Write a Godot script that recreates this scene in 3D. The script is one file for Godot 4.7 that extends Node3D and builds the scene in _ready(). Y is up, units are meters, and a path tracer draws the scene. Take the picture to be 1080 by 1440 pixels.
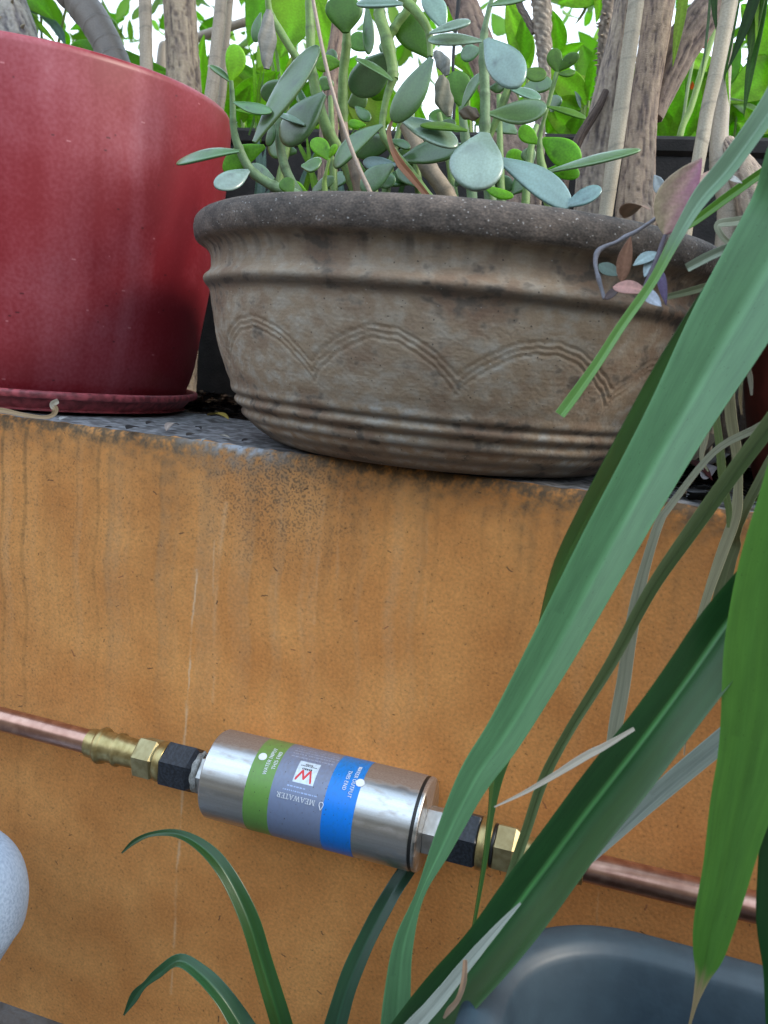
extends Node3D
# A raised garden bed behind an ochre rendered wall: pots on its ledge, a copper pipe with a steel canister along its face.
var rng := RandomNumberGenerator.new()
var used := {}
var M := {}

# ---------- naming and tagging ----------
func numbered(parent: Node, called: String) -> String:
	var key := str(parent.get_instance_id()) + called
	if not used.has(key):
		used[key] = 0
		return called
	used[key] += 1
	return "%s_%03d" % [called, used[key]]

func tag(o: Node, label := "", category := "", group := "", kind := "") -> Node:
	if label: o.set_meta("label", label)
	if category: o.set_meta("category", category)
	if group: o.set_meta("group", group)
	if kind: o.set_meta("kind", kind)
	return o

func thing(called: String, label: String, category: String, at := Vector3.ZERO, group := "") -> Node3D:
	var o := Node3D.new()
	o.name = numbered(self, called)
	add_child(o, true)
	o.position = at
	tag(o, label, category, group)
	return o

# commits a mesh given in world coordinates as ONE named node under parent
func obj(called: String, mesh: Mesh, material: Material, parent: Node3D = self) -> MeshInstance3D:
	var mi := MeshInstance3D.new()
	mi.name = numbered(parent, called)
	mi.mesh = mesh
	mi.material_override = material
	parent.add_child(mi, true)
	var off := Vector3.ZERO
	var p: Node = parent
	while p != self:
		off += (p as Node3D).position
		p = p.get_parent()
	mi.position = -off
	return mi

# ---------- geometry ----------
# rings of equal length, each closed on itself, joined one after the other; ends capped
func loft(rings: Array, tints: Array = [], v_scale := 1.0, caps := true, closed := true) -> ArrayMesh:
	var n: int = rings[0].size()
	var m := rings.size()
	var w := n + (1 if closed else 0)
	var P := PackedVector3Array(); var N := PackedVector3Array(); var UV := PackedVector2Array(); var C := PackedColorArray(); var I := PackedInt32Array()
	P.resize(m * w); N.resize(m * w); UV.resize(m * w); C.resize(m * w)
	var v := 0.0
	for i in m:
		var r: PackedVector3Array = rings[i]
		if i > 0:
			v += (r[0].distance_to(rings[i - 1][0]) + r[n / 2].distance_to(rings[i - 1][n / 2])) * 0.5
		for j in w:
			P[i * w + j] = r[j % n]
			UV[i * w + j] = Vector2(float(j) / (w - 1), v * v_scale)
			if tints.size():
				var t = tints[i]
				C[i * w + j] = t if t is Color else t[j % n]
			else:
				C[i * w + j] = Color.WHITE
	I.resize((m - 1) * (w - 1) * 6)
	var k := 0
	for i in m - 1:
		for j in w - 1:
			var a := i * w + j; var b := a + 1; var c := a + w; var d := c + 1
			I[k] = a; I[k + 1] = b; I[k + 2] = c; I[k + 3] = b; I[k + 4] = d; I[k + 5] = c
			k += 6
			var f1 := (P[c] - P[a]).cross(P[b] - P[a])
			var f2 := (P[c] - P[b]).cross(P[d] - P[b])
			N[a] += f1; N[c] += f1; N[b] += f1 + f2; N[c] += f2; N[d] += f2
	if closed:
		for i in m:
			var s := N[i * w] + N[i * w + w - 1]
			N[i * w] = s; N[i * w + w - 1] = s
	for i in N.size():
		N[i] = N[i].normalized()
	if caps and closed:
		for e in 2:
			var row := 0 if e == 0 else m - 1
			var mid := Vector3.ZERO
			for j in n: mid += P[row * w + j]
			mid /= n
			var nn := (mid - _mid(rings[1 if e == 0 else m - 2])).normalized()
			var base := P.size()
			P.append(mid); N.append(nn); UV.append(UV[row * w]); C.append(C[row * w])
			for j in w:
				P.append(P[row * w + j]); N.append(nn); UV.append(UV[row * w + j]); C.append(C[row * w + j])
			for j in w - 1:
				I.append(base)
				if e == 0: I.append(base + 2 + j); I.append(base + 1 + j)
				else: I.append(base + 1 + j); I.append(base + 2 + j)
	# outward check: turn the whole skin round if its first big face looks inward
	var inward := 0.0
	if closed:
		var row := m / 2
		var c0 := _mid(rings[row])
		for j in n: inward += N[row * w + j].dot(P[row * w + j] - c0)
	if inward < 0.0:
		for t in range(0, I.size(), 3):
			var x := I[t + 1]; I[t + 1] = I[t + 2]; I[t + 2] = x
		for i in m * w: N[i] = -N[i]
	var arr := []
	arr.resize(Mesh.ARRAY_MAX)
	arr[Mesh.ARRAY_VERTEX] = P; arr[Mesh.ARRAY_NORMAL] = N; arr[Mesh.ARRAY_TEX_UV] = UV; arr[Mesh.ARRAY_COLOR] = C; arr[Mesh.ARRAY_INDEX] = I
	var am := ArrayMesh.new()
	am.add_surface_from_arrays(Mesh.PRIMITIVE_TRIANGLES, arr)
	return am

func _mid(r: PackedVector3Array) -> Vector3:
	var s := Vector3.ZERO
	for p in r: s += p
	return s / r.size()

# same skin with every face flat (hex nuts, chips)
func flat(am: Mesh) -> ArrayMesh:
	var st := SurfaceTool.new()
	st.create_from(am, 0)
	st.deindex()
	var a := st.commit_to_arrays()
	var P: PackedVector3Array = a[Mesh.ARRAY_VERTEX]; var N: PackedVector3Array = a[Mesh.ARRAY_NORMAL]
	for t in range(0, P.size(), 3):
		var n := (P[t + 2] - P[t]).cross(P[t + 1] - P[t]).normalized()
		N[t] = n; N[t + 1] = n; N[t + 2] = n
	a[Mesh.ARRAY_NORMAL] = N
	a[Mesh.ARRAY_TANGENT] = null
	var out := ArrayMesh.new()
	out.add_surface_from_arrays(Mesh.PRIMITIVE_TRIANGLES, a)
	return out

func spline(p: Array, t: float):
	var n := p.size() - 1
	var i := clampi(int(t * n), 0, n - 1)
	var f := t * n - i
	var b = p[i]; var c = p[i + 1]
	var a = p[i - 1] if i > 0 else b * 2.0 - c
	var d = p[i + 2] if i + 2 <= n else c * 2.0 - b
	return (b * 2.0 + (c - a) * f + (a * 2.0 - b * 5.0 + c * 4.0 - d) * f * f + (b * 3.0 - a - c * 3.0 + d) * f * f * f) * 0.5

# tapered tube through points; disp(angle, length) multiplies the radius
func tube(pts: Array, rad: Array, sides := 12, sub := 5, disp = null, tint = null, step := 0.0) -> ArrayMesh:
	var rings := []; var tints := []
	var total := 0.0
	for i in pts.size() - 1: total += pts[i].distance_to(pts[i + 1])
	var m := (pts.size() - 1) * sub + 1
	if step > 0.0: m = maxi(8, int(total / step))
	var side := Vector3.ZERO
	var run := 0.0
	var last: Vector3 = pts[0]
	for i in m:
		var t := float(i) / (m - 1)
		var c: Vector3 = spline(pts, t)
		var d: Vector3 = (spline(pts, minf(t + 0.004, 1.0)) - spline(pts, maxf(t - 0.004, 0.0))).normalized()
		run += c.distance_to(last); last = c
		if side == Vector3.ZERO:
			side = d.cross(Vector3(0.31, 0.22, 1)).normalized()
		side = (side - d * side.dot(d)).normalized()
		var up := d.cross(side)
		var r: float = spline(rad, t)
		var ring := PackedVector3Array(); var tr := PackedColorArray()
		for j in sides:
			var a := TAU * j / sides
			var k := 1.0
			if disp: k = disp.call(a, run)
			ring.append(c + (side * cos(a) + up * sin(a)) * r * k)
			if tint: tr.append(tint.call(a, run, t, k))
		rings.append(ring)
		if tint: tints.append(tr)
	return loft(rings, tints, 1.0)

# body of revolution about a vertical axis; profile of (radius, height)
func lathe(profile: Array, at: Vector3, cols := 96, disp = null, u_rep := 1.0) -> ArrayMesh:
	var n := profile.size()
	var w := cols + 1
	var P := PackedVector3Array(); var N := PackedVector3Array(); var UV := PackedVector2Array(); var I := PackedInt32Array()
	P.resize(n * w); N.resize(n * w); UV.resize(n * w)
	var cs := PackedVector2Array()
	for j in w: cs.append(Vector2(sin(TAU * (j % cols) / cols - PI), cos(TAU * (j % cols) / cols - PI)))
	var len := [0.0]
	for i in range(1, n): len.append(len[i - 1] + profile[i].distance_to(profile[i - 1]))
	for i in n:
		var pr: Vector2 = profile[i]
		for j in w:
			var r := pr.x
			if disp: r += disp.call(TAU * (j % cols) / cols - PI, pr.y, i)
			P[i * w + j] = at + Vector3(cs[j].x * r, pr.y, cs[j].y * r)
			UV[i * w + j] = Vector2(float(j) / cols * u_rep, len[i] / len[n - 1])
	I.resize((n - 1) * cols * 6)
	var k := 0
	for i in n - 1:
		for j in cols:
			var a := i * w + j; var b := a + 1; var c := a + w; var d := c + 1
			I[k] = a; I[k + 1] = c; I[k + 2] = b; I[k + 3] = b; I[k + 4] = c; I[k + 5] = d
			k += 6
			var f1 := (P[b] - P[a]).cross(P[c] - P[a]); var f2 := (P[d] - P[b]).cross(P[c] - P[b])
			N[a] += f1; N[c] += f1; N[b] += f1 + f2; N[c] += f2; N[d] += f2
	for i in n:
		var s := N[i * w] + N[i * w + cols]
		N[i * w] = s; N[i * w + cols] = s
	for i in N.size(): N[i] = N[i].normalized()
	var arr := []
	arr.resize(Mesh.ARRAY_MAX)
	arr[Mesh.ARRAY_VERTEX] = P; arr[Mesh.ARRAY_NORMAL] = N; arr[Mesh.ARRAY_TEX_UV] = UV; arr[Mesh.ARRAY_INDEX] = I
	var am := ArrayMesh.new()
	am.add_surface_from_arrays(Mesh.PRIMITIVE_TRIANGLES, arr)
	return am

# smooth profile through control points
func smooth_profile(c: Array, sub: int) -> Array:
	var o := []
	for i in (c.size() - 1) * sub + 1: o.append(spline(c, float(i) / ((c.size() - 1) * sub)))
	return o

# a fleshy or thin leaf from base to tip: closed skin, own thickness
func leaf(b: Vector3, t: Vector3, w: float, nrm: Vector3, thick: float, bend: float, cup: float, shape: String, col: Color, rows := 14, nsec := 14, col2 = null) -> ArrayMesh:
	var ax := t - b
	var L := ax.length()
	ax /= L
	nrm = (nrm - ax * nrm.dot(ax)).normalized()
	var sd := ax.cross(nrm)
	var rings := []; var tints := []
	var wob := rng.randf() * 10.0
	var skew := rng.randf_range(-0.07, 0.07)
	for i in rows + 1:
		var s := float(i) / rows
		s = 0.5 - 0.5 * cos(PI * s)
		var f := 0.0
		if shape == "jade":
			f = sqrt(maxf(0.0, 1.0 - pow((s - 0.60) / 0.40, 2.0))) if s > 0.60 else 0.20 + 0.80 * pow(sin(PI * 0.5 * s / 0.60), 1.15)
			if s > 0.60: f = maxf(f, 0.02)
		elif shape == "lance":
			f = maxf(0.03, pow(sin(PI * pow(s, 0.8)), 0.85))
		elif shape == "heart":
			f = maxf(0.02, pow(sin(PI * pow(s, 0.55)), 0.8))
		elif shape == "blade":
			f = maxf(0.04, minf(1.0, (1.0 - s) * 3.0)) * (0.6 + 0.4 * minf(1.0, s * 3.0))
		else:  # withered
			f = maxf(0.1, pow(sin(PI * clampf(s, 0.03, 0.97)), 0.5)) * (0.94 + 0.10 * sin(s * 13.0 + wob))
		var hw := w * 0.5 * f
		var th := thick * 0.5 * (pow(f, 0.55) if shape in ["jade", "withered"] else (0.45 + 0.55 * (1.0 - s)))
		var c := b + ax * L * s + nrm * bend * L * (4.0 * s * (1.0 - s)) * 0.5 + sd * skew * L * sin(PI * s)
		var ring := PackedVector3Array(); var tr := PackedColorArray()
		for j in nsec:
			var a := TAU * j / nsec
			var x := cos(a)
			var lift := cup * w * (x * x - 0.4) * f
			if shape in ["lance", "heart"]:
				lift = cup * w * (absf(x) - 0.5) * f + sin(s * 34.0 + absf(x) * 5.0) * w * 0.006
			var wr := 0.0
			if shape == "withered": wr = sin(a * 4.0 + s * 9.0 + wob) * th * 0.25 + sin(s * 31.0 + wob) * th * 0.12
			var e := sin(a)
			e = signf(e) * pow(absf(e), 0.8)
			ring.append(c + sd * x * hw + nrm * (e * th + lift + wr * e))
			var k := 1.0
			if shape in ["lance", "heart", "blade"]: k = 1.25 if absf(x) < 0.12 else 0.95 + 0.08 * sin(s * 34.0 + absf(x) * 5.0)
			elif shape == "jade":
				k = (1.0 + 0.22 * pow(absf(x), 6.0)) * (0.92 + 0.16 * sin(s * 5.0 + x * 2.5 + wob) * sin(x * 4.0 - s * 3.0 + wob * 2.0))
				if wob > 6.0: k *= 1.0 - 0.72 * exp(-(pow(s - 0.35 - 0.06 * (wob - 6.0), 2.0) / 0.004 + pow(x - 0.4, 2.0) / 0.05))
			var cc := col
			if col2 != null: cc = col.lerp(col2, clampf(0.5 + x * 0.55 + (s - 0.5) * 0.5 + 0.12 * sin(s * 17.0 + x * 9.0), 0.0, 1.0))
			elif shape in ["lance", "heart"]: k *= 1.0 + 0.12 * sin(x * 6.0 + wob) * sin(s * 7.0 + wob)
			tr.append(Color(cc.r * k, cc.g * k, cc.b * k))
		rings.append(ring); tints.append(tr)
	return loft(rings, tints, 6.0)

# a long strap leaf along points, keeled, with thickness, own tint along its length
func strap(pts: Array, ws: Array, ns: Array, thick: float, fold: float, col: Color, tip: Color, tip_from := 2.0, rib := 1.18, sub := 6, keel := 0.0, line := 0.13) -> ArrayMesh:
	var rings := []; var tints := []
	var m := (pts.size() - 1) * sub + 1
	var nsec := 36
	var wob := rng.randf() * 9.0
	for i in m:
		var t := float(i) / (m - 1)
		var c: Vector3 = spline(pts, t)
		var d: Vector3 = (spline(pts, minf(t + 0.01, 1.0)) - spline(pts, maxf(t - 0.01, 0.0))).normalized()
		var n: Vector3 = spline(ns, t)
		n = (n - d * n.dot(d)).normalized()
		var sd := d.cross(n)
		var w: float = maxf(0.0006, spline(ws, t)) * 0.5
		w *= 1.0 + 0.02 * sin(t * 41.0 + wob)
		var ring := PackedVector3Array(); var tr := PackedColorArray()
		for j in nsec:
			var h := nsec / 2
			var top := j < h
			var x := -1.0 + 2.0 * float(j) / (h - 1) if top else 1.0 - 2.0 * float(j - h) / (h - 1)
			var e := (1.0 if top else -1.0) * thick * 0.5 * (1.0 - 0.6 * absf(x)) * minf(1.0, w / 0.004)
			var lift := (absf(x - keel) - 0.5) * fold * w
			ring.append(c + sd * x * w + n * (e + lift + sin(t * 23.0 + wob + x * 2.0) * w * 0.03))
			var k := rib if absf(x - keel) < line else 1.0 + 0.03 * sin(x * 9.0 + wob)
			if absf(x) > 0.95: k *= 1.25
			var q := smoothstep(tip_from, tip_from + 0.08, t + 0.012 * sin(x * 7.0 + wob))
			var cc := col.lerp(tip, q)
			tr.append(Color(cc.r * k, cc.g * k, cc.b * k))
		rings.append(ring); tints.append(tr)
	return loft(rings, tints, 2.0)

func box(lo: Vector3, hi: Vector3, bev := 0.003) -> ArrayMesh:
	var rings := []
	var spec := [[lo.y, bev], [lo.y + bev, 0.0], [hi.y - bev, 0.0], [hi.y, bev]]
	for s in spec:
		var b: float = s[1]
		rings.append(PackedVector3Array([Vector3(lo.x + b, s[0], lo.z + b), Vector3(hi.x - b, s[0], lo.z + b), Vector3(hi.x - b, s[0], hi.z - b), Vector3(lo.x + b, s[0], hi.z - b)]))
	return flat(loft(rings))

# body of revolution along x (pipe fittings); profile of (x, radius)
func along(profile: Array, y: float, z: float, sides := 48, turn := 0.0, faceted := false, bump = null) -> ArrayMesh:
	var rings := []
	for p in profile:
		var ring := PackedVector3Array()
		for j in sides:
			var a := TAU * j / sides + turn
			var r: float = p[1]
			if bump: r *= bump.call(a, p[0])
			ring.append(Vector3(p[0], y + sin(a) * r, z + cos(a) * r))
		rings.append(ring)
	var m := loft(rings)
	return flat(m) if faceted else m

func sheet(lo: Vector2, hi: Vector2, nx: int, nz: int, height: Callable) -> ArrayMesh:
	var rows := []
	for i in nz + 1:
		var r := PackedVector3Array()
		for j in nx + 1:
			var x := lerpf(lo.x, hi.x, float(j) / nx); var z := lerpf(hi.y, lo.y, float(i) / nz)
			r.append(Vector3(x, height.call(x, z), z))
		rows.append(r)
	return loft(rows, [], 1.0, false, false)

# ---------- materials ----------
func noise(freq: float, oct := 4, sd := 1, kind := FastNoiseLite.TYPE_SIMPLEX_SMOOTH) -> FastNoiseLite:
	var n := FastNoiseLite.new()
	n.noise_type = kind
	n.frequency = freq
	n.fractal_octaves = oct
	n.seed = sd
	return n

func noise_tex(size: int, freq: float, oct: int, sd: int, lo: Color, hi: Color, a := 0.2, b := 0.8) -> NoiseTexture2D:
	var t := NoiseTexture2D.new()
	t.width = size; t.height = size
	t.seamless = true
	t.noise = noise(freq, oct, sd)
	var g := Gradient.new()
	g.offsets = PackedFloat32Array([a, b]); g.colors = PackedColorArray([lo, hi])
	t.color_ramp = g
	return t

func mat(called: String, col: Color, rough: float, metal := 0.0) -> StandardMaterial3D:
	var m := StandardMaterial3D.new()
	m.resource_name = called
	m.albedo_color = col.linear_to_srgb()
	m.roughness = rough
	m.metallic = metal
	M[called] = m
	return m

func tri(m: StandardMaterial3D, tex: Texture2D, scale: float, relief: Texture2D = null, cm := 0.05) -> void:
	m.albedo_texture = tex
	m.uv1_triplanar = true
	m.uv1_world_triplanar = true
	m.uv1_scale = Vector3.ONE * scale
	if relief:
		m.heightmap_enabled = true
		m.heightmap_texture = relief
		m.heightmap_scale = cm

func bytes_of(n: FastNoiseLite, w: int, h: int) -> PackedByteArray:
	var im := n.get_image(w, h)
	im.convert(Image.FORMAT_L8)
	return im.get_data()

func tex_of(d: PackedByteArray, w: int, h: int) -> ImageTexture:
	return ImageTexture.create_from_image(Image.create_from_data(w, h, false, Image.FORMAT_RGB8, d))

func V(x: float, y: float, z: float) -> Vector3:
	return Vector3(x, y, z) * 0.001

# ---------- the scene ----------
func _ready() -> void:
	rng.seed = 4711
	var cam := Camera3D.new()
	cam.name = "camera"
	cam.fov = 60.0
	cam.near = 0.02
	cam.far = 400.0
	cam.position = Vector3(0, 0.0959, 0.78)
	cam.basis = Basis(Vector3.UP, deg_to_rad(16.5998)) * Basis(Vector3.RIGHT, deg_to_rad(-9.7288)) * Basis(Vector3.BACK, deg_to_rad(5.4744))
	var lens := CameraAttributesPhysical.new()
	lens.frustum_focal_length = 20.785
	lens.frustum_focus_distance = 0.88
	lens.frustum_near = 0.02
	lens.frustum_far = 400.0
	lens.exposure_aperture = 7.0
	cam.attributes = lens
	add_child(cam)
	cam.current = true
	cam.fov = 60.0
	var env := Environment.new()
	env.background_mode = Environment.BG_SKY
	var sm := ProceduralSkyMaterial.new()
	sm.sky_top_color = Color(0.80, 0.90, 1.0)
	sm.sky_horizon_color = Color(0.97, 0.98, 1.0)
	sm.sky_curve = 0.25
	sm.ground_horizon_color = Color(0.55, 0.55, 0.5)
	sm.ground_bottom_color = Color(0.25, 0.24, 0.22)
	sm.sun_angle_max = 1.0
	env.sky = Sky.new()
	env.sky.sky_material = sm
	env.tonemap_mode = Environment.TONE_MAPPER_LINEAR
	env.tonemap_exposure = 2.55
	env.sdfgi_enabled = true
	env.ssao_enabled = true
	env.ssil_enabled = true
	var we := WorldEnvironment.new()
	we.name = "daylight"
	we.environment = env
	add_child(we)
	var sun := DirectionalLight3D.new()
	sun.name = "sun"
	sun.light_energy = 0.45
	sun.light_color = Color(1.0, 0.96, 0.9)
	sun.light_angular_distance = 16.0
	sun.shadow_enabled = true
	add_child(sun)
	sun.look_at_from_position(Vector3(1.6, 1.15, 0.05), Vector3.ZERO)

	materials()
	setting()
	pots()
	pipework()
	tub_and_vessel()
	trunks()
	backdrop_plants()
	jade_plant()
	strap_plants()
	purple_trailing_plant()
	scraps()

func materials() -> void:
	var grit := noise_tex(512, 0.09, 4, 3, Color(0, 0, 0), Color(1, 1, 1), 0.1, 0.9)
	var mottle := noise_tex(512, 0.012, 5, 5, Color(0.70, 0.70, 0.68), Color(1, 1, 1), 0.25, 0.7)
	M.grit = grit
	# wall
	var m := mat("ochre_render", Color(1, 1, 1), 0.88)
	m.albedo_texture = wall_image(1536, 900)
	m.heightmap_enabled = true
	m.heightmap_texture = stucco_relief(1536, 900)
	m.heightmap_scale = 0.055
	m = mat("ledge_cement", Color(0.30, 0.30, 0.31), 0.85)
	tri(m, noise_tex(1024, 0.02, 6, 8, Color(0.66, 0.65, 0.64), Color(1, 1, 1), 0.30, 0.70), 2.6, grit, 0.03)
	m = mat("soil", Color(0.09, 0.065, 0.05), 0.95)
	tri(m, mottle, 4.0, grit, 0.8)
	m = mat("garden_soil", Color(0.16, 0.13, 0.09), 0.95)
	tri(m, mottle, 1.0)
	m = mat("paving_cement", Color(0.11, 0.11, 0.112), 0.55)
	tri(m, mottle, 2.0, grit, 0.1)
	m = mat("black_plastic", Color(0.017, 0.0135, 0.013), 0.7)
	tri(m, mottle, 5.0, grit, 0.03)
	# pots
	m = mat("old_terracotta", Color(1, 1, 1), 0.85)
	m.albedo_texture = bowl_image(1024, 768)
	m.uv1_offset = Vector3(0.5, 0, 0)
	m.heightmap_enabled = true
	m.heightmap_texture = bowl_relief(1024, 768)
	m.heightmap_scale = 0.05
	m = mat("red_glaze", Color(1, 1, 1), 0.42)
	m.albedo_texture = red_image(1024, 512)
	m.uv1_offset = Vector3(0.5, 0, 0)
	m = mat("red_plastic", Color(0.45, 0.085, 0.10), 0.5)
	tri(m, noise_tex(512, 0.03, 4, 21, Color(0.62, 0.62, 0.62), Color(1, 1, 1), 0.3, 0.6), 5.0)
	m = mat("red_dark", Color(0.24, 0.050, 0.034), 0.5)
	tri(m, mottle, 4.0)
	m = mat("tub_plastic", Color(0.032, 0.055, 0.074), 0.5)
	tri(m, noise_tex(512, 0.02, 5, 31, Color(0.92, 0.92, 0.93), Color(1, 1, 1), 0.3, 0.7), 4.0, grit, 0.006)
	m = mat("galvanised", Color(0.36, 0.47, 0.62), 0.6, 0.0)
	tri(m, noise_tex(512, 0.05, 4, 41, Color(0.84, 0.85, 0.88), Color(1, 1, 1), 0.25, 0.65), 9.0, grit, 0.015)
	# metals
	m = mat("copper", Color(0.57, 0.34, 0.26), 0.30, 0.92)
	tri(m, noise_tex(512, 0.02, 4, 51, Color(0.86, 0.82, 0.82), Color(1, 1, 1), 0.3, 0.7), 5.0)
	m = mat("brass", Color(0.50, 0.40, 0.19), 0.36, 0.9)
	tri(m, noise_tex(512, 0.03, 4, 52, Color(0.84, 0.82, 0.78), Color(1, 1, 1), 0.3, 0.7), 6.0, grit, 0.004)
	m = mat("cast_brass", Color(0.42, 0.36, 0.20), 0.5, 0.85)
	tri(m, noise_tex(512, 0.05, 4, 53, Color(0.86, 0.84, 0.80), Color(1, 1, 1), 0.3, 0.7), 3.0, grit, 0.006)
	m = mat("black_nut", Color(0.022, 0.027, 0.038), 0.42)
	tri(m, noise_tex(512, 0.04, 4, 54, Color(0.6, 0.6, 0.6), Color(1, 1, 1), 0.3, 0.7), 12.0, grit, 0.02)
	m = mat("zinc", Color(0.52, 0.51, 0.50), 0.45, 0.85)
	tri(m, noise_tex(512, 0.06, 4, 55, Color(0.85, 0.84, 0.82), Color(1, 1, 1), 0.3, 0.7), 3.0, grit, 0.006)
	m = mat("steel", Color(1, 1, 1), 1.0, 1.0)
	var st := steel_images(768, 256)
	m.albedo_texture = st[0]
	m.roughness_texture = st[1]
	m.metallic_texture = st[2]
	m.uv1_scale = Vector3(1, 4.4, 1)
	m = mat("dark_ring", Color(0.03, 0.03, 0.03), 0.4, 0.6)
	m = mat("label_film", Color(1, 1, 1), 0.4)
	m.albedo_texture = label_image(768, 768)
	m = mat("print_white", Color(0.62, 0.66, 0.74), 0.5)
	m = mat("sealing_tape", Color(0.48, 0.47, 0.45), 0.7)
	tri(m, mottle, 30.0, grit, 0.08)
	# plants
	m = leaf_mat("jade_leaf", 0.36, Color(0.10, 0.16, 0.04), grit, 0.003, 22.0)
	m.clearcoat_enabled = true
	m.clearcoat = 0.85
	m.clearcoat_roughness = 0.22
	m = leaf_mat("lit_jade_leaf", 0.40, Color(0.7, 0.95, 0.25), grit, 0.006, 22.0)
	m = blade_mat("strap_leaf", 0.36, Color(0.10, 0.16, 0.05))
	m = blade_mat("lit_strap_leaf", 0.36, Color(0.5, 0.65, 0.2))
	m = leaf_mat("garden_leaf", 0.42, Color(1.0, 1.15, 0.5), grit, 0.003, 16.0)
	m = blade_mat("dry_leaf", 0.7, Color(0.2, 0.17, 0.12))
	m = leaf_mat("purple_leaf", 0.42, Color(0.35, 0.25, 0.25), grit, 0.006, 22.0)
	m = leaf_mat("bark", 0.9, Color(0, 0, 0), grit, 0.10, 14.0)
	m = leaf_mat("stem_skin", 0.55, Color(0, 0, 0), grit, 0.012, 22.0)

func leaf_mat(called: String, rough: float, back: Color, grit: Texture2D, cm: float, scale: float) -> StandardMaterial3D:
	var m := mat(called, Color(1, 1, 1), rough)
	m.vertex_color_use_as_albedo = true
	tri(m, M.get("leaf_mottle", _leaf_mottle()), scale, grit, cm)
	if back != Color(0, 0, 0):
		m.backlight_enabled = true
		m.backlight = back
	return m

# strap leaves: fine veins run along the blade
func blade_mat(called: String, rough: float, back: Color) -> StandardMaterial3D:
	var m := mat(called, Color(1, 1, 1), rough)
	m.vertex_color_use_as_albedo = true
	if not M.has("vein"):
		M.vein = vein_image(512, 512)
	m.albedo_texture = M.vein
	m.uv1_scale = Vector3(2, 1.6, 1)
	m.backlight_enabled = true
	m.backlight = back
	return m

# blade skin: faint long veins, soft blotches, pale dust specks
func vein_image(w: int, h: int) -> ImageTexture:
	var n1 := noise(0.06, 3, 62); var bl := bytes_of(noise(0.012, 4, 64), w, h)
	var out := PackedByteArray()
	out.resize(w * h * 3)
	for y in h:
		for x in w:
			var v := 222.0 + 9.0 * n1.get_noise_2d(x, y * 0.02) + (bl[y * w + x] - 128) * 0.10
			for e in 3: out[(y * w + x) * 3 + e] = int(v)
	var im := Image.create_from_data(w, h, false, Image.FORMAT_RGB8, out)
	var r2 := RandomNumberGenerator.new()
	r2.seed = 65
	for k in 900:
		var x := r2.randi() % w; var y := r2.randi() % h
		var c := Color8(255, 255, 252) if r2.randf() < 0.75 else Color8(120, 110, 90)
		im.fill_rect(Rect2i(x, y, 1 + r2.randi() % 3, 1 + r2.randi() % 2), im.get_pixel(x, y).lerp(c, r2.randf_range(0.3, 0.9)))
	return ImageTexture.create_from_image(im)

# brushed steel with brown grime settled along the top; albedo, roughness and metal maps (u runs round, top at a quarter)
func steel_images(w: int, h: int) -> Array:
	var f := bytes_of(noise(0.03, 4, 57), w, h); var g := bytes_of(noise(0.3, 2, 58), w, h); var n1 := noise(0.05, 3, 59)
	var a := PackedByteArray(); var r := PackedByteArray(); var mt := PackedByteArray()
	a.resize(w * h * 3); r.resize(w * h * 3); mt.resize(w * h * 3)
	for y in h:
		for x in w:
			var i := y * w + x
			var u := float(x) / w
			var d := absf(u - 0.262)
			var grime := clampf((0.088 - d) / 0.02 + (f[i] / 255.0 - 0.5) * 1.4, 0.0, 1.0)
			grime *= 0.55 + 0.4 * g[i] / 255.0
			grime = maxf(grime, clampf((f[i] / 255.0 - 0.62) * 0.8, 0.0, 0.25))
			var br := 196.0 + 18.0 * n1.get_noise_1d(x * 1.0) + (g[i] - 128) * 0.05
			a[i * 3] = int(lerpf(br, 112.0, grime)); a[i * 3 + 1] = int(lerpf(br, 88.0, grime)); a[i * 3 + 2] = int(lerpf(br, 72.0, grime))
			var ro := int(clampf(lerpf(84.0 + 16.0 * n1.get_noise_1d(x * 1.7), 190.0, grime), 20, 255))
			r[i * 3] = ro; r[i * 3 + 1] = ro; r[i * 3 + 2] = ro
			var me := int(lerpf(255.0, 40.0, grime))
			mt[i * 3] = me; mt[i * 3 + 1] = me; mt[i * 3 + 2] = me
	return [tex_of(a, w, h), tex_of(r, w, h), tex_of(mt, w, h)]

func _leaf_mottle() -> Texture2D:
	M.leaf_mottle = noise_tex(512, 0.03, 5, 61, Color(0.90, 0.90, 0.88), Color(1, 1, 1), 0.25, 0.7)
	return M.leaf_mottle

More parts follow.
